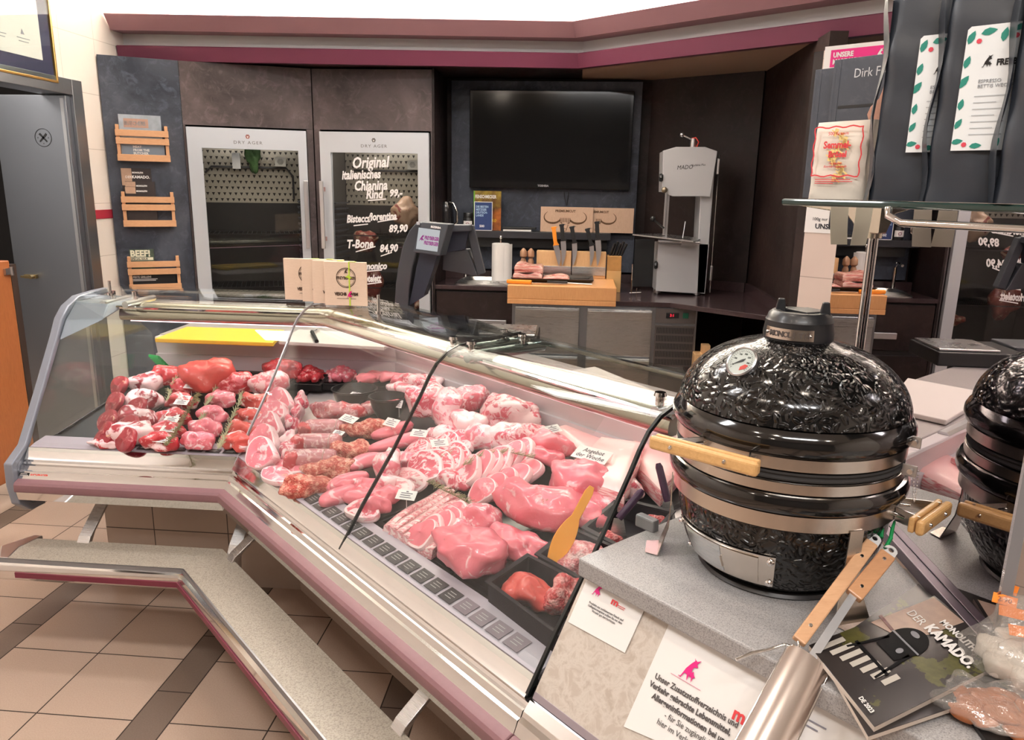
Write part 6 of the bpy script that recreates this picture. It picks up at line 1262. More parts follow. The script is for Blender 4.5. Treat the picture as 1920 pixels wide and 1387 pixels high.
def slicem(name, c, R, rx, ry, th, lb, seed, meat, fat=None, fw=.09, bone=None, cat='meat', group=None, tail=0.0, n=30):
    """an upright-able slice: local xy is the cut face, z the thickness"""
    rnd = random.Random(seed); ph = [rnd.uniform(0, 6.28) for _ in range(5)]; c = Vector(c); t = thing(name, lb, cat, c, 0, group)
    def rad(a): return 1 + .07 * math.sin(2 * a + ph[0]) + .05 * math.sin(3 * a + ph[1]) + .02 * math.sin(5 * a + ph[2])
    def P(a, k, z):
        x, y = rx * k * rad(a) * math.cos(a), ry * k * rad(a) * math.sin(a)
        if tail and math.cos(a) > 0: x *= 1 + tail * math.cos(a) ** 3; y *= 1 - .45 * math.cos(a) ** 4
        return c + R @ Vector((x, y, z + .003 * math.sin(a * 2 + ph[3])))
    an = [2 * PI * j / n for j in range(n)]; k1 = 1 - fw; b = B(); off = [k1 - .10 * max(0, math.sin(a + ph[4])) * (fat is not None) for a in an]
    rings_ = [[P(a, .02, th + .005) for a in an], [P(a, .5, th + .004) for a in an], [P(a, o, th + .001) for a, o in zip(an, off)]]
    b.rings(rings_, True, False, 0); b.rings([[P(a, o, th + .001) for a, o in zip(an, off)], [P(a, .97, th * .96) for a in an], [P(a, 1.0, th * .6) for a in an], [P(a, 1.0, th * .2) for a in an], [P(a, .95, 0) for a in an], [P(a, .02, 0) for a in an]], True, False, 1)
    part('flesh', b, [meat, fat or meat], t, smooth=35)
    if bone:
        bx_, by_, br = bone; bc = c + R @ Vector((bx_ * rx, by_ * ry, th)); part('bone', B().lathe([(br, -.002), (br * 1.03, .0015), (br * .7, .002), (br * .45, .0005), (.0002, .0005)], bc, 20, R=R), BONE, t, smooth=40)
    return t
def row(n, a, e, rx, ry, th, rz, tilt, meat, fat, lb, seed, cat='chop', group=None, fw=.09, bone=None, tail=0., name='pork_chop', sp='slice', order=None, curve=0, ascend=.0):
    ords = order or ['first', 'second', 'third', 'fourth', 'fifth', 'sixth', 'seventh', 'eighth', 'ninth']
    for k in range(n):
        t = k / max(1, n - 1); px = a[0] + (e[0] - a[0]) * t + curve * math.sin(PI * t); py = a[1] + (e[1] - a[1]) * t; c = M(px, py, .035); c = floorat(c)
        c.z += abs(math.sin(math.radians(tilt))) * ry * .78 + .004 + ascend * t; slicem(name, c, rotd(rz + 4 * math.sin(k * 2.1 + seed), tilt), rx * (1 + .05 * math.sin(k * 3 + seed)), ry, th, lb % ords[k], seed + k, meat, fat, fw, bone, cat, group, tail)
def card(px, py, rz, lb, w=.062, h_=.036, hh=.07, tilt=35):
    p = M(px, py, hh); fr = Matrix.Translation(p) @ rotd(rz, tilt).to_4x4(); t = thing('price_card', lb, 'card', p); part('sheet', fbox(B(), fr, -w / 2, w / 2, -h_ / 2, h_ / 2, 0, .0008), WHITE, t)
    f2 = fr @ Matrix.Translation((0, 0, .001)); b = B(); [fbox(b, f2, -w * .30, w * (.30 - .08 * (k % 2)), h_ * (.14 - .22 * k), h_ * (.14 - .22 * k) + .0022, 0, .0003) for k in range(3)]; fbox(b, f2, -w * .06, w * .06, h_ * .30, h_ * .40, 0, .0003); part('printed_lines', b, plain('card_ink', (.10, .07, .12), .5), t)
    part('pin', B().cyl(p + Vector((0, 0, -.001)), p + Vector((0, 0, -hh * .6)), .0012, seg=6), plain('clear_pin', (.6, .6, .6), .2), t); return t
ROSM = plain('rosemary_needles', (.40, .40, .24), .6, var=.35, vscale=40); ROST = plain('rosemary_stem', (.26, .20, .10), .7)
def sprig(pts, lb, hh=.07, ln=.020, n=46, rad=.0016, dens=1.0, seed=1):
    P = [M(x, y, hh) for x, y in pts]; rnd = random.Random(seed); t = thing('rosemary_sprig', lb, 'rosemary', P[0]); part('stem', B().tube(P, .0014, 6), ROST, t, smooth=60); b = B()
    for k in range(int(n * dens)):
        u = k / (n * dens) * (len(P) - 1); i = min(int(u), len(P) - 2); p = P[i].lerp(P[i + 1], u - i); d = (P[i + 1] - P[i]).normalized(); s = d.cross(Vector((0, 0, 1))).normalized(); a = rnd.uniform(0, 2 * PI); o = s * math.cos(a) + s.cross(d) * math.sin(a)
        if o.z < -.2: o.z = abs(o.z)
        q = p + (o * .8 + d * .75).normalized() * ln * rnd.uniform(.6, 1.1); w_ = d.cross(o).normalized() * rad
        b.hexa([p - w_ * .6, p + w_ * .6, q + w_ * .3, q - w_ * .3], [v + o.cross(w_).normalized() * .0008 for v in (p - w_ * .6, p + w_ * .6, q + w_ * .3, q - w_ * .3)])
    nd = part('needles', b, ROSM, t); nd['kind'] = 'stuff'; return t
BLK = plain('black_tray', (.009, .009, .010), .3, spec=.35)
def tray(c4, dep, lb, cat='tray', name='meat_tray', rim=.010, lift=.0015):
    """c4 corners (world xy) around the tray"""
    q = [Vector((p.x, p.y, dsurf(p) + lift)) for p in c4]; m_ = sum(q, Vector()) / 4; t = thing(name, lb, cat, m_); up = Vector((0, 0, dep)); inn = [p + (m_ - p).normalized() * rim * 1.6 for p in q]
    b = B(); b.hexa([p for p in q], [p + Vector((0, 0, .004)) for p in q]); part('bottom', b, BLK, t)
    for k in range(4):
        a, c_, e, g_ = q[k], q[(k + 1) % 4], inn[(k + 1) % 4], inn[k]; part('side', B().hexa([a, c_, e, g_], [a + up, c_ + up, e + up * .98, g_ + up * .98]), BLK, t, .0015)
    return t
def L1p(x, d): return Vector((x, 2.61 - d, 0))
def L2p(s, d): return L2(s, d, 0)
for k, (x0, x1, lb) in enumerate(((-1.87, -1.62, 'black display tray under the sliced shanks at the left end of the counter'), (-1.615, -1.36, 'black display tray under the red beef pieces bound with rosemary'), (-1.355, -1.10, 'black display tray under the veal pieces before the corner'))):
    tray([L1p(x0, .145), L1p(x1, .145), L1p(x1, -.585), L1p(x0, -.585)], .014, lb)
tray([L2p(-2.46, .145), L2p(-2.10, .145), L2p(-2.10, -.585), L2p(-2.66, -.585)], .014, 'black display tray at the corner under the loin rack and rolled beef')
for k, (s0, s1, lb) in enumerate(((-2.09, -1.72, 'black display tray under the fillets and pork hocks'), (-1.71, -1.36, 'black display tray under the cutlet rows and bacon slices'), (-1.35, -1.17, 'black display tray under the big pork loins'))):
    tray([L2p(s0, .145), L2p(s1, .145), L2p(s1, -.585), L2p(s0, -.585)], .014, lb)
# --- left leg: sliced shanks
for k, (px, py, lb) in enumerate(((276, 722, 'rearmost pale shank in the stack at the left end'), (268, 754, 'second shank from the back in the left stack'), (256, 788, 'third shank from the back in the left stack'), (246, 816, 'frontmost pale shank of the left stack'))):
    c = floorat(M(px, py, .05)); c.z += .045; t = lump('beef_shank', c, .072, .052, .042, 20 + k, [DARKB, FAT], lb, 'meat', math.radians(25), 'stacked shanks', .2, None, 20, .8, .62, None, .8)
    for j, (dx, dy, nm) in enumerate(((-41, 6, 'outer'), (-2, 16, 'inner'))):
        if j and k == 0: continue
        c2 = floorat(M(px + dx + 2, py + dy, .045)); c2.z += .036; c2 += Vector((-.008, -.018 if k < 3 else .002, .004)); slicem('shank_slice', c2, rotd(-30, 58) , .047, .047, .020, '%s dark red shank slice leaning on the %s shank of the left stack' % (nm, ('rearmost', 'second', 'third', 'frontmost')[k]), 40 + k * 2 + j, DARKB, DARKB, .08, (.60, .25, .015) if j == 0 else None, group='shank slices', cat='meat slice')
roast('beef_piece', 204, 836, .15, .06, .03, 0, [BEEF, FAT], 'flat red piece with white fat at the front left corner of the deck', 61, fat=.4)
roast('beef_roast', 318, 708, .17, .12, .075, 10, BEEF, 'bright red beef joint behind the first rosemary sprigs', 62)
roast('topside_roast', 392, 708, .235, .17, .118, -8, TOPS, 'largest smooth red topside joint at the back of the left section', 65, rough=.30)
roast('beef_roast', 443, 722, .15, .12, .085, 30, [BEEF, VEAL], 'round red joint between the topside and the pale veal', 64, fat=.4)
roast('veal_roast', 506, 722, .16, .13, .085, 15, [VEAL, FAT], 'pale marbled veal joint with a white fat patch near the first glass seam', 65, fat=.5)
roast('beef_roast', 528, 697, .17, .10, .075, 0, [DARKB, BEEF], 'dark red joint lying behind the pale veal joint', 66, fat=.6)
roast('beef_piece', 350, 728, .13, .085, .06, 0, BEEF, 'red beef piece at the back end of the rosemary braid', 67)
for k, (px, py) in enumerate(((340, 757), (328, 787), (313, 812), (300, 834))):
    nm = ('rearmost', 'second', 'third', 'frontmost')[k]
    roast('beef_piece', px, py, .135, .072, .055, -6, [BEEF, FAT], nm + ' red beef piece crossed by the rosemary braid', 70 + k, fat=.22, group='red beef under the rosemary braid')
    roast('veal_piece', px + 74 - k, py - 4, .125, .078, .060, -10, [VEAL, PORK], nm + ' pink veal piece in the middle column of the left section', 80 + k, fat=.5, group='middle column veal pieces')
    roast('veal_piece', px + 140 + k * 2, py, .13, .075, .055, -14, [TOPS, FAT], nm + ' orange-red piece with white card left of the loin rack', 90 + k, fat=.25, group='right column pieces')
sprig([(374, 738), (366, 752), (352, 773), (340, 797), (326, 816), (312, 836)], 'long rosemary braid laid across the red beef pieces', .085, .024, 240, .0022)
for k, (x0, y0_, x1, y1_, nm) in enumerate(((322, 722, 336, 694, 'beside the bright red joint'), (312, 752, 318, 730, 'between the shanks and the rearmost red piece'), (398, 734, 420, 712, 'in front of the big topside'), (384, 762, 396, 746, 'between rearmost red piece and veal'), (370, 795, 382, 778, 'between second red piece and veal'), (446, 762, 452, 738, 'on the rearmost middle veal piece'), (432, 790, 442, 766, 'on the second middle veal piece'), (418, 820, 432, 794, 'on the third middle veal piece'), (408, 842, 420, 820, 'on the frontmost middle veal piece'))):
    sprig([(x0, y0_), ((x0 + x1) / 2 + 2, (y0_ + y1_) / 2), (x1, y1_)], 'small rosemary sprig ' + nm, .080, .022, 40, .002, seed=k)
for k, (px, py, nm) in enumerate(((358, 724, 'on the red piece behind the braid'), (344, 746, 'behind the rearmost braided beef piece'), (340, 754, 'on the rearmost braided beef piece'), (324, 777, 'behind the second braided beef piece'), (322, 786, 'on the second braided beef piece'), (316, 804, 'on the third braided beef piece'), (303, 824, 'on the frontmost braided beef piece'), (508, 712, 'on the pale veal joint'), (486, 743, 'on the rearmost orange-red piece'), (474, 769, 'on the second orange-red piece'), (460, 800, 'on the third orange-red piece'))):
    card(px, py, -6 if k < 7 else -14, 'small white price card ' + nm, .058, .026, .075, 30)
# --- back trays with diced meat and escalopes
def cubes(px, py, w, d, n, mat, lb, grp, seed):
    rnd = random.Random(seed); c0 = M(px, py, .02)
    for k in range(n):
        a = 2.4 * k; r_ = math.sqrt(k / n); x, y = c0.x + w / 2 * r_ * math.cos(a) * .8, c0.y + d / 2 * r_ * math.sin(a) * .8
        p = floorat(Vector((x, y, 0))); p.z += .018 + .030 * (1 - r_) ; lump('diced_meat', p, .022, .019, .018, seed + k, [mat], lb, 'meat cube', rnd.uniform(0, 3), grp, .3, None, 8, .8, .3, None, .6)
def ptray(px, py, w, d, dep, rz, lb, name='meat_tray', h=.03):
    c = M(px, py, h); R = Matrix.Rotation(math.radians(rz), 3, 'Z'); return tray([c + R @ Vector((x, y, 0)) for x, y in ((-w / 2, -d / 2), (w / 2, -d / 2), (w / 2, d / 2), (-w / 2, d / 2))], dep, lb, 'tray', name, .006, .014)
ptray(580, 716, .15, .13, .03, 0, 'small black tray of bright diced beef at the back'); cubes(580, 710, .14, .12, 22, BEEF, 'bright red diced beef cube in the back left black tray', 'diced beef', 3)
ptray(640, 716, .15, .13, .03, 0, 'small black tray of pink diced pork at the back'); cubes(640, 710, .14, .12, 22, PORK, 'pink diced pork cube in the second black tray', 'diced pork', 9)
ptray(716, 722, .20, .13, .03, -8, 'small black tray of pale escalopes at the back corner')
for k, (px, py) in enumerate(((690, 716), (712, 712), (734, 716), (755, 722))): roast('pork_escalope', px, py, .11, .09, .035, 20 * k, PORKL, ('leftmost', 'second', 'third', 'rightmost')[k] + ' pale escalope in the back corner tray', 110 + k, group='pale escalopes', lift=.006 + .003 * k)
for k, (px, py, r_, lb, lvl) in enumerate(((665, 742, .088, 'larger black bowl left of the small one, behind the rolled beef', .030), (728, 757, .072, 'smaller black bowl filled with red marinated meat', .050))):
    c = floorat(M(px, py, .07)); bw = thing('black_bowl', lb, 'bowl', c); part('bowl', B().lathe([(r_ * .5, 0), (r_ * .55, .002), (r_ * .85, .045), (r_ * .98, .082), (r_ * 1.03, .084), (r_ * 1.03, .088), (r_ * .96, .088), (r_ * .80, .05), (r_ * .45, .012), (.0005, .010)], c, 48), BLK, bw, smooth=40)
    lump('marinated_meat', c + Vector((0, 0, lvl)), r_ * .75, r_ * .75, .014, 5 + k, [DARKB, BEEF], ('dark' if k == 0 else 'red') + ' marinated meat inside the ' + ('larger' if k == 0 else 'smaller') + ' black bowl', 'meat', fat=.5)
card(668, 738, -20, 'white price card inside the larger black bowl', .05, .018, .065, 15); card(748, 757, -20, 'white price card standing in the smaller black bowl', .03, .03, .085, 60)
# --- loin rack with ribs, curved along the glass seam
for k, (px, py, lb) in enumerate(((530, 760, 'rearmost slice of the pork rib rack'), (520, 782, 'second slice from the back of the pork rib rack'), (510, 806, 'middle slice of the pork rib rack'), (502, 832, 'fourth slice from the back of the pork rib rack'), (498, 856, 'front slice of the pork rib rack'))):
    c = floorat(M(px, py, .05)); c.z += .045
    slicem('rib_chop', c + Vector((.004, -.01, 0)), rotd(-26, 56), .062, .055, .034, lb, 130 + k, PORK, FAT, .06, None, 'chop', 'rib rack slices', .10)
    b_ = c + Vector((.068, .018, .004)); lump('rib_bone', b_, .026, .046, .040, 140 + k, [NECK, FAT], lb.replace('slice', 'rib end') + ', right side', 'rib', .3, 'rib ends', .4, None, 12, .9, .5)
for k, (px, py) in enumerate(((545, 884), (520, 900))): slicem('rib_chop', floorat(M(px, py, .02)) + Vector((0, 0, .012)), rotd(-32, 14), .075, .036, .018, ('rear' if k == 0 else 'front') + ' flat rib chop lying before the rack at the corner', 150 + k, PORK, FAT, .10, (.5, .1, .009), 'chop', 'flat corner chops', .5)
roast('beef_loin', 632, 776, .21, .085, .07, -6, [SKINB, BEEF], 'long dark striploin just in front of the larger black bowl', 160, fat=.3)
for k, (px, py) in enumerate(((612, 808), (598, 836), (586, 866))):
    nm = ('rear', 'middle', 'front')[k]; c = floorat(M(px, py, .04)); c.z += .036; d = Vector((.075, .012, 0)); b = B()
    prf = [(0, .004), (.03, .85), (.1, 1.0), (.5, 1.03), (.9, 1), (.97, .85), (1, .004)]
    rs = [[c + d * (2 * t - 1) + Vector((0, math.cos(a) * .034 * r_, math.sin(a) * .034 * r_)) for a in [2 * PI * j / 20 for j in range(20)]] for t, r_ in prf]; b.rings(rs, True, True); rl = solo('rolled_beef', b, SKINB, nm + ' tied grey-pink beef roll beside the rib rack', 'meat roll', 'beef rolls', smooth=60)
    part('string', B().tube([c + d * .55 + Vector((0, math.cos(a) * .0357, math.sin(a) * .0357)) for a in [2 * PI * j / 20 for j in range(20)]], .0012, 5, closed=True), plain('kitchen_string', (.45, .32, .28), .8), rl)
    roast('beef_end', px - 40, py + 4, .05, .065, .06, 0, [BEEF, DARKB], 'raw red end of the %s beef roll' % nm, 165 + k, group='red roll ends')
for k, (px, py, nm) in enumerate(((690, 806, 'rearmost'), (655, 846, 'second'), (615, 884, 'third'), (580, 914, 'frontmost'))):
    c = floorat(M(px, py, .035)); c.z += .026; lump('mince_mound', c, .082, .040, .036, 170 + k, [SMINCE], nm + ' mound of reddish seasoned mince in the diagonal row', 'minced meat', math.radians(18), 'seasoned mince mounds', .35, None, 22, .8)
def fillet(x0, y0_, x1, y1_, r0, mat, lb, seed, group='pork fillets', name='pork_fillet'):
    a, e = floorat(M(x0, y0_, .03)), floorat(M(x1, y1_, .03)); n = 14; rs = []; d = (e - a); s = d.cross(Vector((0, 0, 1))).normalized()
    for i in range(n + 1):
        t = i / n; r_ = r0 * (max(.02, math.sin(PI * min(1, t * 1.1 + .02)) ** .35 if t < .5 else (1 - ((t - .5) / .5) ** 3) ** .5 * .98 + .02)); c = a.lerp(e, t) + s * .008 * math.sin(t * 5 + seed) + Vector((0, 0, r0 * .8))
        rs.append([c + s * math.cos(q) * r_ * (1 + .1 * math.sin(3 * q + t * 5)) + Vector((0, 0, 1)) * math.sin(q) * r_ * .8 for q in [2 * PI * j / 18 for j in range(18)]])
    return solo(name, B().rings(rs, True, True), mat, lb, 'fillet', group, smooth=180)
for k, (x0, y0_, x1, y1_, lb) in enumerate(((697, 822, 778, 800, 'rearmost slim pork fillet in the diagonal row'), (690, 845, 820, 818, 'longest pork fillet, second from the back'), (650, 880, 720, 860, 'third pork fillet from the back, beside the second mince mound'), (614, 922, 690, 893, 'fourth pork fillet, in front of the mince row'), (605, 950, 665, 918, 'frontmost pork fillet at the sloping glass'))): fillet(x0, y0_, x1, y1_, .030, PORKL, lb, k)
for k, (px, py) in enumerate(((700, 922), (680, 938), (722, 936), (700, 955))): roast('rolled_escalope', px, py, .10, .05, .045, 20, PORKL, ('rear left', 'front left', 'rear right', 'front right')[k] + ' rolled escalope near the black seam', 190 + k, group='rolled escalopes')
slicem('pork_chop', floorat(M(682, 968, .02)) + Vector((0, 0, .015)), rotd(-30, 15), .055, .045, .02, 'marbled neck chop right behind the front glass, at the middle seam', 199, NECK, FAT, .15, None, 'chop')
card(654, 785, -35, 'large white price card on the dark striploin', .08, .035, .085, 25); card(635, 811, -25, 'small white price card on the rear beef roll', .045, .020, .075, 25); card(734, 792, -30, 'white price card at the rearmost mince mound', .06, .035, .08, 35); card(735, 850, -40, 'white price card on the vacuum-like hock left of the middle seam', .06, .03, .10, 45)
# --- pork pieces behind and right of the middle seam
for (px, py, sx_, sy_, sz_, rz, mt, lb, sd, ft) in (
    (788, 722, .20, .12, .065, -20, [NECK, FAT], 'flat marbled cut at the very back left of the pork section', 201, .4),
    (800, 757, .15, .14, .110, 10, [NECK, FAT], 'rounded pork shoulder crossed by the black glass seam', 202, .35),
    (840, 768, .11, .17, .115, 15, [PORK, FAT], 'upright pork shoulder with white fat edge, beside the rounded one', 203, .5),
    (884, 752, .14, .14, .085, -30, [NECK, PORK], 'dark pink rolled neck joint under a white card at the back', 204, .4),
    (957, 778, .22, .16, .095, -15, [NECK, FAT], 'large marbled neck joint at the centre back of the pork section', 205, .42),
    (874, 800, .16, .10, .080, -30, [FAT, PORK], 'pork roll with thick white fat, left of the large neck joint', 206, .4),
    (905, 826, .13, .10, .075, -20, [PORK, FAT], 'rolled pork joint in front of the large neck joint, left one', 207, .5),
    (955, 826, .17, .11, .080, -10, [FAT, NECK], 'rolled pork joint in front of the large neck joint, right one', 208, .5),
    (1057, 790, .10, .09, .045, 0, [RIND], 'round pink skin-on piece behind the pork bellies', 209, .2),
    (1030, 838, .15, .11, .065, -20, [PORKL], 'smooth pink ham cut between neck joint and belly slabs', 210, .2),
    (1022, 862, .13, .09, .050, -20, [PORKL, FAT], 'pale pork cut beside the cutlet rows, below the smooth ham cut', 211, .3),
    (1085, 905, .20, .16, .090, -40, [PORKL, FAT], 'big smooth pork loin behind the middle rosemary sprig', 212, .12),
    (1008, 952, .25, .155, .095, -32, [PORKL, FAT], 'largest pork loin with rosemary and white card in the middle', 213, .10),
    (1080, 965, .18, .13, .060, -30, [PORKL], 'flat pork cut left of the orange spatula', 214, .1),
    (905, 975, .12, .09, .055, -20, [PORK, PORKL], 'small round pork cut behind the front loin', 215, .3),
    (882, 1036, .22, .14, .080, -34, [PORKL, FAT], 'front pork loin with rosemary right behind the sloping glass', 216, .10),
    (965, 1025, .17, .11, .055, -30, [PORKL], 'flat end of pork loin beside the front black pan', 217, .1),
    (728, 880, .085, .12, .085, 10, [PORK, FAT], 'pork hock leaning at the black middle seam', 218, .4),
    (724, 915, .08, .06, .05, 10, [FAT, PORK], 'white lower end of the hock at the middle seam', 219, .4)):
    roast('pork_joint', px, py, sx_, sy_, sz_, rz, mt, lb, sd, fat=ft)
for (px, py, sx_, sy_, sz_, rz, mt, lb, sd, ft) in (
    (850, 905, .13, .07, .045, -30, [NECK, FAT], 'marbled pork piece between second cutlet row and thick rosemary sprig', 301, .4),
    (940, 905, .12, .07, .04, -30, [PORK, FAT], 'pale pork piece tucked under the middle cutlet row', 302, .5),
    (770, 870, .13, .07, .045, 10, [PORK, FAT], 'pink pork piece right behind the leaning hock', 303, .3),
    (838, 818, .13, .09, .05, -10, [NECK, FAT], 'marbled pork piece left of the white-fat pork roll', 304, .4),
    (930, 800, .12, .09, .06, -10, [FAT, NECK], 'fatty pork piece below the large neck joint', 305, .5),
    (996, 820, .12, .09, .06, -30, [NECK, FAT], 'ragged neck piece right of the rolled joints', 306, .4),
    (865, 1000, .10, .07, .04, -30, [PORK, FAT], 'small pork piece behind the front cutlet row', 307, .4),
    (1120, 945, .14, .10, .05, -30, [PORKL, FAT], 'pale pork flap behind the orange spatula tip', 308, .15),
    (760, 735, .16, .09, .05, -20, [NECK, FAT], 'thin marbled slices piled at the back corner of the pork section', 309, .5),
    (920, 740, .10, .10, .06, 0, [NECK, PORK], 'small dark neck piece right of the rolled neck joint', 310, .4),
    (700, 772, .12, .07, .045, 0, [SKINB, BEEF], 'short end of striploin in front of the small bowl', 311, .2),
    (655, 915, .12, .06, .035, 20, [PORKL, FAT], 'pale strip of pork between the front fillets', 312, .2)):
    roast('pork_joint', px, py, sx_, sy_, sz_, rz, mt, lb, sd, fat=ft)
row(5, (785, 858), (862, 838), .058, .050, .022, -55, 40, NECK, FAT, '%s pale cutlet from the left in the rear short row', 220, group='rear short row cutlets', name='pork_cutlet', tail=.4)
row(4, (800, 888), (855, 872), .070, .060, .024, -40, 38, NECK, FAT, '%s marbled cutlet from the left in the second row', 226, group='second row cutlets', name='pork_cutlet', tail=.3)
row(6, (880, 896), (978, 864), .066, .060, .022, -62, 42, PORK, FAT, '%s large cutlet from the left in the main middle row', 232, group='middle row cutlets', name='pork_cutlet', fw=.08)
row(5, (910, 930), (995, 892), .054, .045, .020, -62, 42, PORKL, FAT, '%s small round cutlet from the left in the row behind the big loin', 240, group='small round cutlets', name='pork_cutlet', fw=.08)
row(5, (798, 1010), (862, 974), .052, .044, .018, -62, 42, PORKL, FAT, '%s small round cutlet from the left in the front row', 246, group='front row cutlets', name='pork_cutlet', fw=.08)
# bacon rashers: long thin slices standing side by side
def rasher(x0, y0_, x1, y1_, h_, lb, seed, group):
    a, e = floorat(M(x0, y0_, .03)), floorat(M(x1, y1_, .03)); n = 16; rs = []; d = (e - a); s = d.cross(Vector((0, 0, 1))).normalized()
    for i in range(n + 1):
        t = i / n; c = a.lerp(e, t) + s * .010 * math.sin(t * PI) + Vector((0, 0, .004 * math.sin(t * 7 + seed))); hh = h_ * (.45 + .55 * math.sin(PI * min(1, .12 + t * .8))); le = s * .022
        up = Vector((0, 0, hh)); rs.append([c - s * .012, c + s * .016, c + s * .022 + up * .9, c + s * .016 + up, c - s * .004 + up * .8])
    solo('bacon_rasher', B().rings(rs, True, True), LAYX, lb, 'bacon', group, smooth=60)
for k in range(8): rasher(722 + k * 11, 992 + k * 6.4, 832 + k * 10, 918 + k * 6.5, .050, '%s bacon rasher from the left in the fan behind the front glass' % ('first', 'second', 'third', 'fourth', 'fifth', 'sixth', 'seventh', 'eighth')[k], k, 'fanned bacon rashers')
for k in range(2): slicem('belly_slice', floorat(M(745 + k * 28, 922 - k * 14, .03)) + Vector((0, 0, .03)), rotd(-30, 55), .062, .036, .012, ('left' if k == 0 else 'right') + ' upright streaky belly slice by the middle seam', 260 + k, LAYX, FAT, .2, None, 'meat slice', 'upright belly slices')
# belly slabs
def belly(c4, zl, th, lb, seed, top=RIND):
    q = [atz(x, y, 0.0) for x, y in c4]; pts = []
    for x, y in c4:
        p = M(x, y, th + zl); pts.append(p)
    t = thing('pork_belly', lb, 'pork belly', sum(pts, Vector()) / 4 - Vector((0, 0, th))); n = 10; rs = []
    def G(u, v): return pts[0].lerp(pts[1], u).lerp(pts[3].lerp(pts[2], u), v)
    N_ = 12; b = B(); vs = []
    for j in range(N_ + 1):
        for i in range(N_ + 1):
            u, v = i / N_, j / N_; e = min(u, 1 - u, v, 1 - v); p = G(u, v); p = p + Vector((0, 0, .006 * math.sin(u * 4 + seed) * math.sin(v * 3.3 + seed) - .010 * max(0, 1 - e / .08) ** 2)); vs.append(p)
    b.add(vs, [(j * (N_ + 1) + i, (j + 1) * (N_ + 1) + i, (j + 1) * (N_ + 1) + i + 1, j * (N_ + 1) + i + 1) for j in range(N_) for i in range(N_)][::1]); 
    idx = [i for i in range(N_ + 1)] + [j * (N_ + 1) + N_ for j in range(1, N_ + 1)] + [N_ * (N_ + 1) + i for i in range(N_ - 1, -1, -1)] + [j * (N_ + 1) for j in range(N_ - 1, 0, -1)]
    rimv = [vs[i] for i in idx]; rs = [rimv]
    cen = sum(rimv, Vector()) / len(rimv)
    for f_, o_ in ((.10, .004), (.4, .006), (.7, .005), (1.0, .0)): rs.append([p + (p - cen).normalized() * o_ * (1 + .6 * math.sin(i * .9 + f_ * 4)) - Vector((0, 0, th * f_)) for i, p in enumerate(rimv)])
    part('rind', b, top, t, smooth=180); part('layers', B().rings(rs, True, False), LAYER, t, smooth=50); return t, pts
belly([(1040, 800), (1085, 782), (1180, 812), (1120, 866)], .012, .045, 'rear pork belly slab with smooth rind behind the offer sign', 1)
t_, bp = belly([(1052, 876), (1128, 812), (1208, 826), (1170, 916)], .055, .055, 'front pork belly slab carrying the offer sign', 2)
belly([(1165, 838), (1222, 790), (1300, 845), (1240, 912)], .03, .05, 'pork belly slab at the right end of the case beside the seam', 3)
roast('pork_joint', 1172, 918, .12, .07, .05, -40, [NECK, FAT], 'ragged marbled pork end in front of the right belly slab', 270, fat=.5)
p = M(1110, 852, .125); fr = Matrix.Translation(p) @ rotd(-32, 22).to_4x4(); t_ = thing('offer_sign', 'white offer sign with German writing on the front belly slab', 'sign', p); part('sheet', fbox(B(), fr, -.056, .056, -.028, .028, 0, .001), WHITE, t_); f2 = fr @ Matrix.Translation((0, 0, .0012)); text('Angebot', .023, f2, INK, t_, 0, .004, 'CENTER', shear=.15, sx=.85); text('der Woche', .023, f2, INK, t_, 0, -.019, 'CENTER', shear=.15, sx=.85)
for px, py, rz, lb in ((808, 722, -50, 'white price card on the rounded pork shoulder at the seam'), (881, 728, -15, 'white price card standing on the rolled neck joint'), (942, 764, -35, 'white price card on the large neck joint'), (1037, 804, 40, 'tilted white price card beside the rear belly slab'), (824, 830, 25, 'white price card over the rear short cutlet row'), (1032, 924, -30, 'white price card on the largest pork loin'), (899, 1008, -30, 'white price card on the front pork loin'), (786, 812, -10, 'white price card behind the longest fillet'), (762, 968 - 40, -10, 'white price card before the upright belly slices')):
    card(px, py, rz, lb, .056, .032, .10, 30)
for k, (pts, lb, n_) in enumerate((([(800, 902), (830, 918), (860, 932), (900, 956)], 'thick rosemary sprig lying between bacon fan and cutlets', 170), ([(868, 872), (905, 852), (950, 846), (1000, 858)], 'long rosemary sprig over the middle cutlet row', 130), ([(955, 928), (985, 942), (1015, 946), (1060, 940)], 'rosemary sprig on the largest pork loin', 80), ([(824, 1012), (855, 1026), (885, 1030), (935, 1020)], 'rosemary sprig on the front pork loin', 80), ([(815, 862), (840, 852), (862, 842)], 'rosemary sprig on the rear short cutlet row', 60))):
    sprig(pts, lb, (.06, .09, .11, .095, .08)[k], .022, n_, .0016, seed=50 + k)
# --- pans of mince at the right end, scoops and spatula
def pan(c4, dep, lb, zl=.0):
    q = [M(x, y, dep + .014 + zl) for x, y in c4]; q = [p - Vector((0, 0, dep)) for p in q]; m_ = sum(q, Vector()) / 4; t = thing('mince_pan', lb, 'pan', m_); up = Vector((0, 0, dep)); PB = plain('aubergine_pan', (.010, .005, .009), .55, spec=.2)
    inn = [p + (m_ - p).normalized() * .008 for p in q]; part('bottom', B().hexa(q, [p + Vector((0, 0, .004)) for p in q]), PB, t)
    for k in range(4): a, c_, e, g_ = q[k], q[(k + 1) % 4], inn[(k + 1) % 4], inn[k]; part('side', B().hexa([a, c_, e, g_], [a + up, c_ + up, e + up, g_ + up]), PB, t, .002)
    out = [p + (p - m_).normalized() * .008 + up for p in q]; rs = [[inn[k] + up * .99, out[k], out[k] + Vector((0, 0, .003)), inn[k] + up + Vector((0, 0, .003))] for k in (0, 1, 2, 3, 0)]; part('rim', B().rings(rs, True, False), PB, t); return t, m_
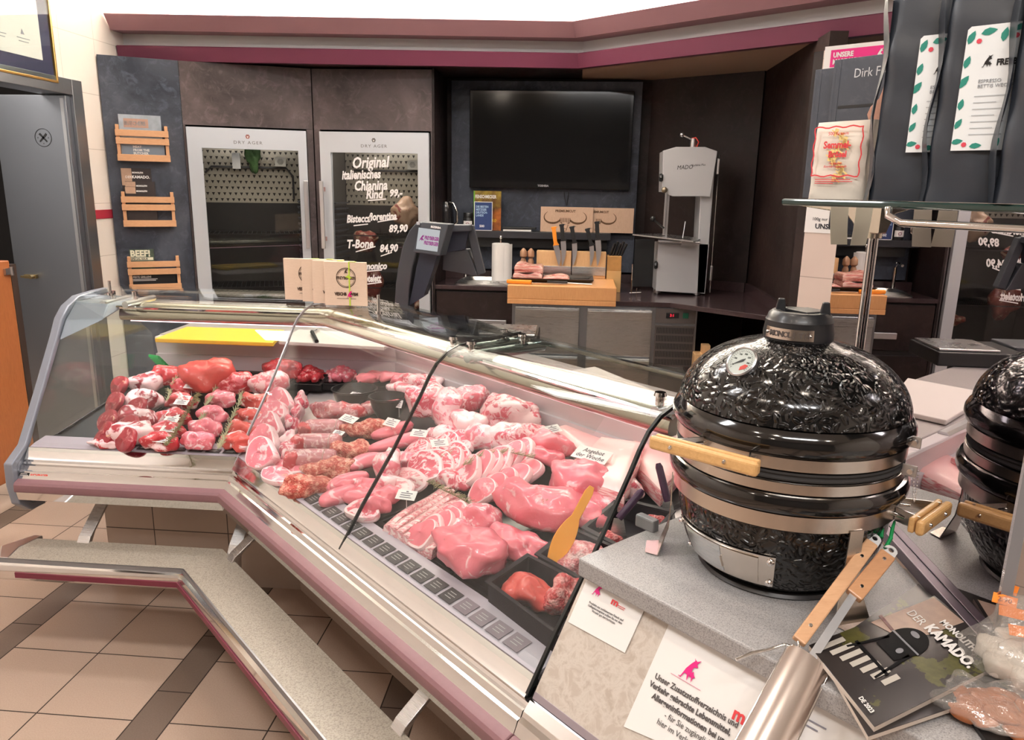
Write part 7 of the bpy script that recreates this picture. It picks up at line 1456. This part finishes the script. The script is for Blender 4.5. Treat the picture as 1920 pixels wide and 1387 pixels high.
pan([(915, 1092), (990, 1042), (1110, 1105), (1046, 1190)], .055, 'front dark pan of red meat and mince at the case end')
pan([(1008, 1040), (1070, 990), (1180, 1040), (1115, 1100)], .055, 'middle dark pan holding pale mince and the orange spatula')
pan([(1095, 990), (1160, 935), (1262, 960), (1190, 1040)], .055, 'rear dark pan with two purple handled scoops')
for (px, py, sx_, sy_, sz_, mt, lb, sd, rz) in ((992, 1108, .066, .046, .035, TOPS, 'smooth red meat in the front dark pan', 280, -40), (1060, 1112, .035, .060, .045, MINCE, 'coarse red mince at the right side of the front pan', 281, -30), (1085, 1045, .065, .055, .045, PMINCE, 'pale pink mince heaped in the middle pan', 282, -35), (1140, 1010, .030, .020, .025, MINCE, 'small heap of red mince at the left of the rear pan', 283, 0), (1231, 974, .028, .020, .022, MINCE, 'small heap of bright mince at the right of the rear pan', 284, 0)):
    c = M(px, py, .055); lump('minced_meat', c - Vector((0, 0, .006)), sx_, sy_, sz_, sd, [mt], lb, 'minced meat', math.radians(rz), None, .28, None, 22, .8)
def vplane(p): return atp  # helper name kept short
os_ = thing('orange_spatula', 'orange plastic spatula standing in the pale mince', 'spatula', M(1040, 1048, .06)); a = M(1036, 1050, .062); e = atp(1110, 912, a + Vector((.05, .05, 0)), (.1, 1, 0)); n = 12; rs = []; d = (e - a); v = (CAM - a).normalized(); s = d.cross(v).normalized()
for i in range(n + 1):
    t = i / n; w_ = .014 + .010 * math.sin(min(1, t / .55) * PI) if t < .55 else .0105; w_ = w_ if t < .97 else .006; c = a + d * t; rs.append([c - s * w_ - v * .002, c + s * w_ - v * .002, c + s * w_ + v * .002, c - s * w_ + v * .002])
part('blade_and_grip', B().rings(rs, True, True), plain('orange_plastic', (1.0, .40, .05), .4), os_, .001, 40)
PURP = plain('purple_handle', (.055, .018, .060), .35)
for (x0, y0_, x1, y1_, lb) in ((1160, 972, 1205, 918, 'left purple handled scoop leaning in the rear pan'), (1252, 940, 1234, 868, 'right purple handled scoop standing in the rear pan')):
    a = M(x0, y0_, .075); e = atp(x1, y1_, a + Vector((.03, .03, 0)), (.1, 1, 0)); sc = thing('scoop', lb, 'scoop', a); part('handle', B().tube([a, a.lerp(e, .1), a.lerp(e, .9), e], [.009, .010, .010, .006], 14), PURP, sc, smooth=50); part('steel_blade', B().hexa([a + Vector((-.012, 0, 0)), a + Vector((.012, 0, 0)), a + Vector((.022, -.012, -.045)), a + Vector((-.022, -.012, -.045))], [a + Vector((-.012, .0012, 0)), a + Vector((.012, .0012, 0)), a + Vector((.022, -.0108, -.045)), a + Vector((-.022, -.0108, -.045))]), STEEL, sc)
# green plastic parsley divider at the back left
gd = thing('green_divider', 'bright green plastic fence strip standing at the back left of the deck', 'divider', floorat(M(300, 690, .03))); a, e = M(288, 668, .10), M(312, 692, .03); b = B(); GRN = plain('bright_green', (.02, .55, .13), .4)
for k in range(9): t = k / 8; c = a.lerp(e, t); b.box(c, (.055, .004, .012), -.3)
b.hexa([a + Vector((-.025, .002, 0)), a + Vector((.025, .0, 0)), e + Vector((.025, 0, 0)), e + Vector((-.025, .002, 0))], [v + Vector((0, .004, .002)) for v in (a + Vector((-.025, .002, 0)), a + Vector((.025, .0, 0)), e + Vector((.025, 0, 0)), e + Vector((-.025, .002, 0)))])
part('fence', b, GRN, gd)
# menu cards in the lilac strip behind the glass foot
CG = plain('card_charcoal', (.045, .038, .040), .5); CL = plain('card_line', (.45, .42, .42), .5)
def mcard(P, X, Y, lb, w=.047, h_=.042, mt=CG):
    fr = frame(P, X, Y); t = thing('menu_card', lb, 'card', P, 0, 'menu cards in the front strip'); part('plate', fbox(B(), fr, -w / 2, w / 2, 0, h_, .0003, .0010), mt, t); b = B(); f2 = fr @ Matrix.Translation((0, 0, .0012))
    [fbox(b, f2, -w * .28, w * (.20 + .1 * (k % 2)), h_ * (.30 + .2 * k), h_ * (.30 + .2 * k) + .0018, 0, .0002) for k in range(3)]; part('printed_lines', b, CL, t)
q1, q2 = (.236, .6395), (.165, .6515); Yd = N2 * (q2[0] - q1[0]) + Vector((0, 0, q2[1] - q1[1]))
for k in range(18):
    s_ = -2.02 + k * .058
    if s_ > S3 - .04: break
    mcard(L2(s_, .232, .6421), A2, Yd, 'menu card in the lilac front strip, number %d counted from the corner' % (k + 1), mt=CG if k < 14 else plain('card_faded', (.22, .17, .20), .5))
for k in range(8):
    x_ = -1.60 + k * .062; mcard(L1(x_, .232, .6421), Vector((1, 0, 0)), Vector((0, .071, .012)), 'menu card in the left front strip, number %d counted from the left' % (k + 1), .05, .024)

q = [L2(S2 + .09, -.10, .93), L2(S2 + .13, -.56, .80), L2(S2 + .17, -.60, .90), L2(S2 + .10, -.22, 1.00)]
solo('glass_divider', B().slab(q, .004), GLASS, 'small clear glass panel standing inside the case at the back near the middle seam', 'glass panel')
# ================================================================ things on the glass top and on the rear work ledge
YB = plain('yellow_cutting_board', (.80, .55, .04), .45); WB_ = plain('white_cutting_board', (.70, .64, .60), .45)
def board(c4, z, th, mat, lb): 
    q = [atz(x, y, z + th) for x, y in c4]; return solo('cutting_board', B().hexa([p - Vector((0, 0, th)) for p in q], q), mat, lb, 'cutting board', bevel=.003)
board([(290, 634), (350, 612), (533, 618), (512, 642)], .8755, .018, YB, 'yellow cutting board on the work ledge behind the left section')
board([(522, 639), (560, 617), (752, 628), (720, 650)], .8755, .016, WB_, 'white cutting board on the work ledge at the corner')
q = [Vector((.09, 2.84, 0)), Vector((-.11, 2.65, 0)), Vector((.20, 2.29, 0)), Vector((.335, 2.42, 0))]
solo('cutting_board', B().hexa([p + Vector((0, 0, .8755)) for p in q], [p + Vector((0, 0, .892)) for p in q]), WB_, 'white cutting board on the ledge by the grill, seen in the mirror', 'cutting board', bevel=.004)
kn = thing('knife', 'dark handled knife lying on the white corner cutting board', 'knife', atz(590, 632, .892)); a, c = atz(585, 622, .905), atz(594, 640, .898); part('handle', B().tube([a, c], .009, 8), BLACK, kn, smooth=50); part('blade', B().hexa([a + Vector((-.012, .0, -.004)), a + Vector((.006, 0, -.004)), a + Vector((.002, .14, -.004)), a + Vector((-.004, .14, -.004))], [a + Vector((-.012, .0, -.003)), a + Vector((.006, 0, -.003)), a + Vector((.002, .14, -.003)), a + Vector((-.004, .14, -.003))]), STEEL, kn)
# four thin wooden souvenir boards leaning in a row on the glass
PINE = woodm('pale_pine', (.74, .56, .42), (.82, .65, .51), (6, 6, 30), .55, 0)
INKB = plain('print_brown', (.055, .025, .012), .6); LIME = plain('lime_ribbon', (.55, .75, .05), .45)
specs = [(533, 620, 485, 566, 'leftmost'), (566, 645, 486, 569, 'second from left'), (586, 665, 489, 571, 'third from left'), (608, 687, 491, 574, 'frontmost, rightmost')]
for k, (x0, x1, yt, yb, nm) in enumerate(specs):
    y_ = 2.745 - k * .034; z0 = 1.1275; a = aty(x0, 530, y_).x; e = aty(x1, 530, y_).x; H_ = aty((x0 + x1) / 2, yt, y_).z - z0; 
    t = thing('wooden_gift_board', nm + ' of the four printed wooden gift boards standing on the glass top', 'wooden board', ((a + e) / 2, y_, z0)); part('board', B().bx(a, e, y_, y_ + .012, z0, z0 + H_), PINE, t, .001)
    W_ = e - a; fr = frame((a, y_ - .0002, z0), (1, 0, 0), (0, 0, 1)); b = B(); cx = W_ * .52; cy = H_ * .64; ring2(b, fr, cx, cy, .036, .0024, 32); ring2(b, fr, cx, cy, .031, .001, 32); part('round_stamp', b, INKB, t)
    part('banner', decal(B(), fr, [(cx - .050, cy - .011), (cx + .050, cy - .011), (cx + .044, cy), (cx + .050, cy + .010), (cx - .050, cy + .010), (cx - .044, cy)], .0004), PINE, t)
    f2 = fr @ Matrix.Translation((0, 0, .0010)); text('FREYBERGER', .0145, f2, INKB, t, cx, cy - .0055, 'CENTER', bold=.0005, sx=.82); b = B(); bull(b, f2, cx, cy + .021, .016); part('bull_emblem', b, INKB, t)
    text('VESCHB    WBM', .0155, f2, INKB, t, cx, H_ * .235, 'CENTER', bold=.0007, sx=.78); fine(f2, [(cx - .035, cx + .035, H_ * .16)], INKB, t, .0012)
    b = B(); sw = (0, 0, 0, 1)[k]
    if sw: 
        part('lime_ribbon', decal(decal(B(), f2, [(cx + .010, 0), (cx + .0145, 0), (cx + .0145, H_), (cx + .010, H_)], .0006), f2, [(cx - .004, cy + .004), (cx + .012, cy - .002), (cx + .024, cy), (cx + .014, cy + .005), (cx + .005, cy + .012), (cx + .006, cy + .006)], .0012), LIME, t)
        part('bull_tag', bull(B(), f2 @ Matrix.Translation((0, 0, .001)), cx + .012, H_ * .24, .024), MAG, t)
    part('ribbon_edge', B().bx(a + W_ * .6, a + W_ * .75, y_ - .001, y_ + .013, z0 + H_, z0 + H_ + .001), LIME, t)
# counter scale with customer display on its arched column
SCB = plain('scale_charcoal', (.045, .050, .060), .5, bump=(400, .06, .0005)); SCN = plain('scale_navy', (.020, .028, .048), .5)
YS_ = 3.16
sc = thing('counter_scale', 'charcoal shop scale with tilted customer screen standing on the work ledge', 'scale', (-.62, YS_, .875))
def arch(pts, y0, y1): return B().hexa([aty(x, y, YS_) + Vector((0, y0, 0)) for x, y in pts][::-1], [aty(x, y, YS_) + Vector((0, y1, 0)) for x, y in pts][::-1])
outer = [(784, 416), (770, 432), (758, 460), (750, 495), (745, 530), (742, 580), (741, 612)]; inner = [(812, 418), (795, 440), (786, 465), (776, 500), (770, 540), (768, 580), (767, 612)]
for k in range(6):
    pass
rs = [[aty(*o, YS_) + Vector((0, -.03, 0)), aty(*i_, YS_) + Vector((0, -.03, 0)), aty(*i_, YS_) + Vector((0, .10, 0)), aty(*o, YS_) + Vector((0, .10, 0))] for o, i_ in zip(outer, inner)]
part('arched_column', B().rings(rs, True, True), SCB, sc, .004, 50)
rs = [[aty(*o, YS_) + Vector((0, -.015, 0)), aty(*i_, YS_) + Vector((0, -.015, 0)), aty(*i_, YS_) + Vector((0, .09, 0)), aty(*o, YS_) + Vector((0, .09, 0))] for o, i_ in zip([(808, 430), (792, 462), (782, 500), (775, 540), (768, 570), (767, 612)], [(838, 430), (825, 462), (815, 500), (795, 556), (768.5, 572), (768, 612)])]
part('column_side', B().rings(rs, True, True), SCN, sc, .003, 50)
part('base_box', B().bx(-.60 - .16, -.60 + .10, 3.24, 3.44, .8755, .945), SCB, sc, .006)
part('weighing_plate', B().bx(-.40, -.16, 2.98 + .18, 3.20 + .20, .935, .945), STEEL, sc, .003); part('plate_housing', B().bx(-.50, -.15, 3.14, 3.42, .8755, .934), BLACK, sc, .005)
YD = 3.10; c4 = [(790, 416), (841, 420), (826, 479), (775, 472)]; q = [aty(x, y, YD) for x, y in c4]; q[2] += Vector((0, -.02, 0)); q[3] += Vector((0, -.02, 0)); back = Vector((.02, .045, 0))
ds = part('customer_display', B().hexa([q[3], q[2], q[1], q[0]], [p + back for p in (q[3], q[2], q[1], q[0])]), SCB, sc, .004)
dx, dy = (q[2] - q[3]).normalized(), (q[0] - q[3]); fr = frame(q[3] + dx.cross(dy).normalized() * .0006, dx, dy); W_, H_ = (q[2] - q[3]).length, dy.length
part('screen', fbox(B(), fr, W_ * .12, W_ * .90, H_ * .12, H_ * .80, 0, .001), emitm('lit_screen', (.62, .63, .64), .75), ds)
f2 = fr @ Matrix.Translation((0, 0, .0015)); VIO = plain('violet_print', (.22, .01, .20), .5); b = B(); bull(b, f2, W_ * .28, H_ * .46, .024); part('bull_emblem', b, VIO, ds)
text('FREYBERGER', .020, f2, VIO, ds, W_ * .38, H_ * .46, bold=.001, sx=.52); text('FREYBERGER', .020, f2, VIO, ds, W_ * .38, H_ * .30, bold=.001, sx=.52); text('BIZERBA', .011, f2, WHITE, ds, W_ * .55, H_ * .85, bold=.0006)
part('corner_lamp', B().box(fr @ Vector((W_ * .08, H_ * .93, .002)), (.012, .006, .012)), plain('pale_grey_lamp', (.5, .52, .55), .4), ds)
c5 = [(840, 426), (880, 424), (905, 522), (826, 508)]
part('operator_screen', arch([(840, 428), (875, 430), (868, 470), (830, 476)], .06, .10), SCN, sc, .004)
part('operator_arm', arch([(868, 424), (882, 424), (905, 516), (890, 519)], .08, .12), SCB, sc, .003)
part('printer_body', arch([(826, 474), (872, 470), (892, 521), (824, 509)], .07, .16), SCB, sc, .004)
part('top_bridge', arch([(832, 422), (880, 422), (880, 434), (836, 436)], .02, .10), SCB, sc, .004)
# clear packets right of the magazines
def packet(c, w, d, h_, rz, lb, seed, inner, n, tags):
    c = Vector(c); t = thing('spice_packet', lb, 'packet', c); R = Matrix.Rotation(math.radians(rz), 3, 'Z')
    lump('film', c + Vector((0, 0, h_ / 2)), w / 2, d / 2, h_ / 2, seed, [FILM], '', '', math.radians(rz), None, .45, None, 26, .95, .3, t, .7)
    rnd = random.Random(seed)
    for k in range(n):
        a = 2.4 * k; r_ = math.sqrt((k + .5) / n) * .36; p = c + R @ Vector((r_ * math.cos(a) * w, r_ * math.sin(a) * d, h_ * (.25 + .35 * (1 - r_ / .36) * (k % 3) / 2 + .05))); lump('sachet', p, w * .15, d * .13, h_ * .14, seed + k, [inner], '', '', rnd.uniform(0, 3), None, .2, None, 8, .9, .3, t, .5)
    for k, (px, py) in enumerate(tags):
        p = atz(px, py, c.z + h_ * (.98 - .09 * k)); fr = Matrix.Translation(p) @ rotd(rz + 8 * k - 10, 32).to_4x4(); g_ = part('price_tag', fbox(B(), fr, -.016, .016, -.009, .009, 0, .0006), plain('neon_orange', (.95, .25, .02), .5), t)
        if k == 1: text('2.90', .011, fr @ Matrix.Translation((0, 0, .0008)), plain('dark_orange_ink', (.25, .05, .01), .5), g_, 0, -.004, 'CENTER')
    return t
tf = NT('clear_film'); tr_ = tf.n('ShaderNodeBsdfTransparent', Color=(.93, .92, .90, 1)); gl_ = tf.n('ShaderNodeBsdfGlossy', Color=(.9, .9, .9, 1), Roughness=.12, Normal=tf.bump(tf.noise(tf.coord(), 28, 4, .6).outputs[0], .8, .01)); df_ = tf.n('ShaderNodeBsdfDiffuse', Color=(.8, .78, .75, 1))
m1 = tf.n('ShaderNodeMixShader', i0=.16, i1=tr_, i2=gl_); m2 = tf.n('ShaderNodeMixShader', i0=.14, i1=m1, i2=df_); tf.t.links.new(m2.outputs[0], tf.out.inputs[0]); FILM = tf.m
packet((.688, 1.030, .8615), .17, .155, .10, -30, 'crumpled clear bag of white sachets with orange price tags at the right edge', 21, plain('sachet_white', (.72, .66, .60), .5), 22, ((1886, 1102), (1884, 1125), (1896, 1148), (1915, 1184)))
packet(atz(1868, 1345, .8615), .15, .13, .035, -20, 'clear bag of orange-brown spice in the lower right corner', 33, plain('spice_orange', (.42, .14, .05), .6, var=.3, vscale=60), 14, ())
solo('black_band', B().hexa([atz(1800, 1330, .8615), atz(1838, 1318, .8615), atz(1905, 1400, .8615), atz(1860, 1412, .8615)], [p + Vector((0, 0, .006)) for p in (atz(1800, 1330, .8615), atz(1838, 1318, .8615), atz(1905, 1400, .8615), atz(1860, 1412, .8615))]), BLACK, 'black flat strip on the stone top between magazines and spice bag', 'strip')
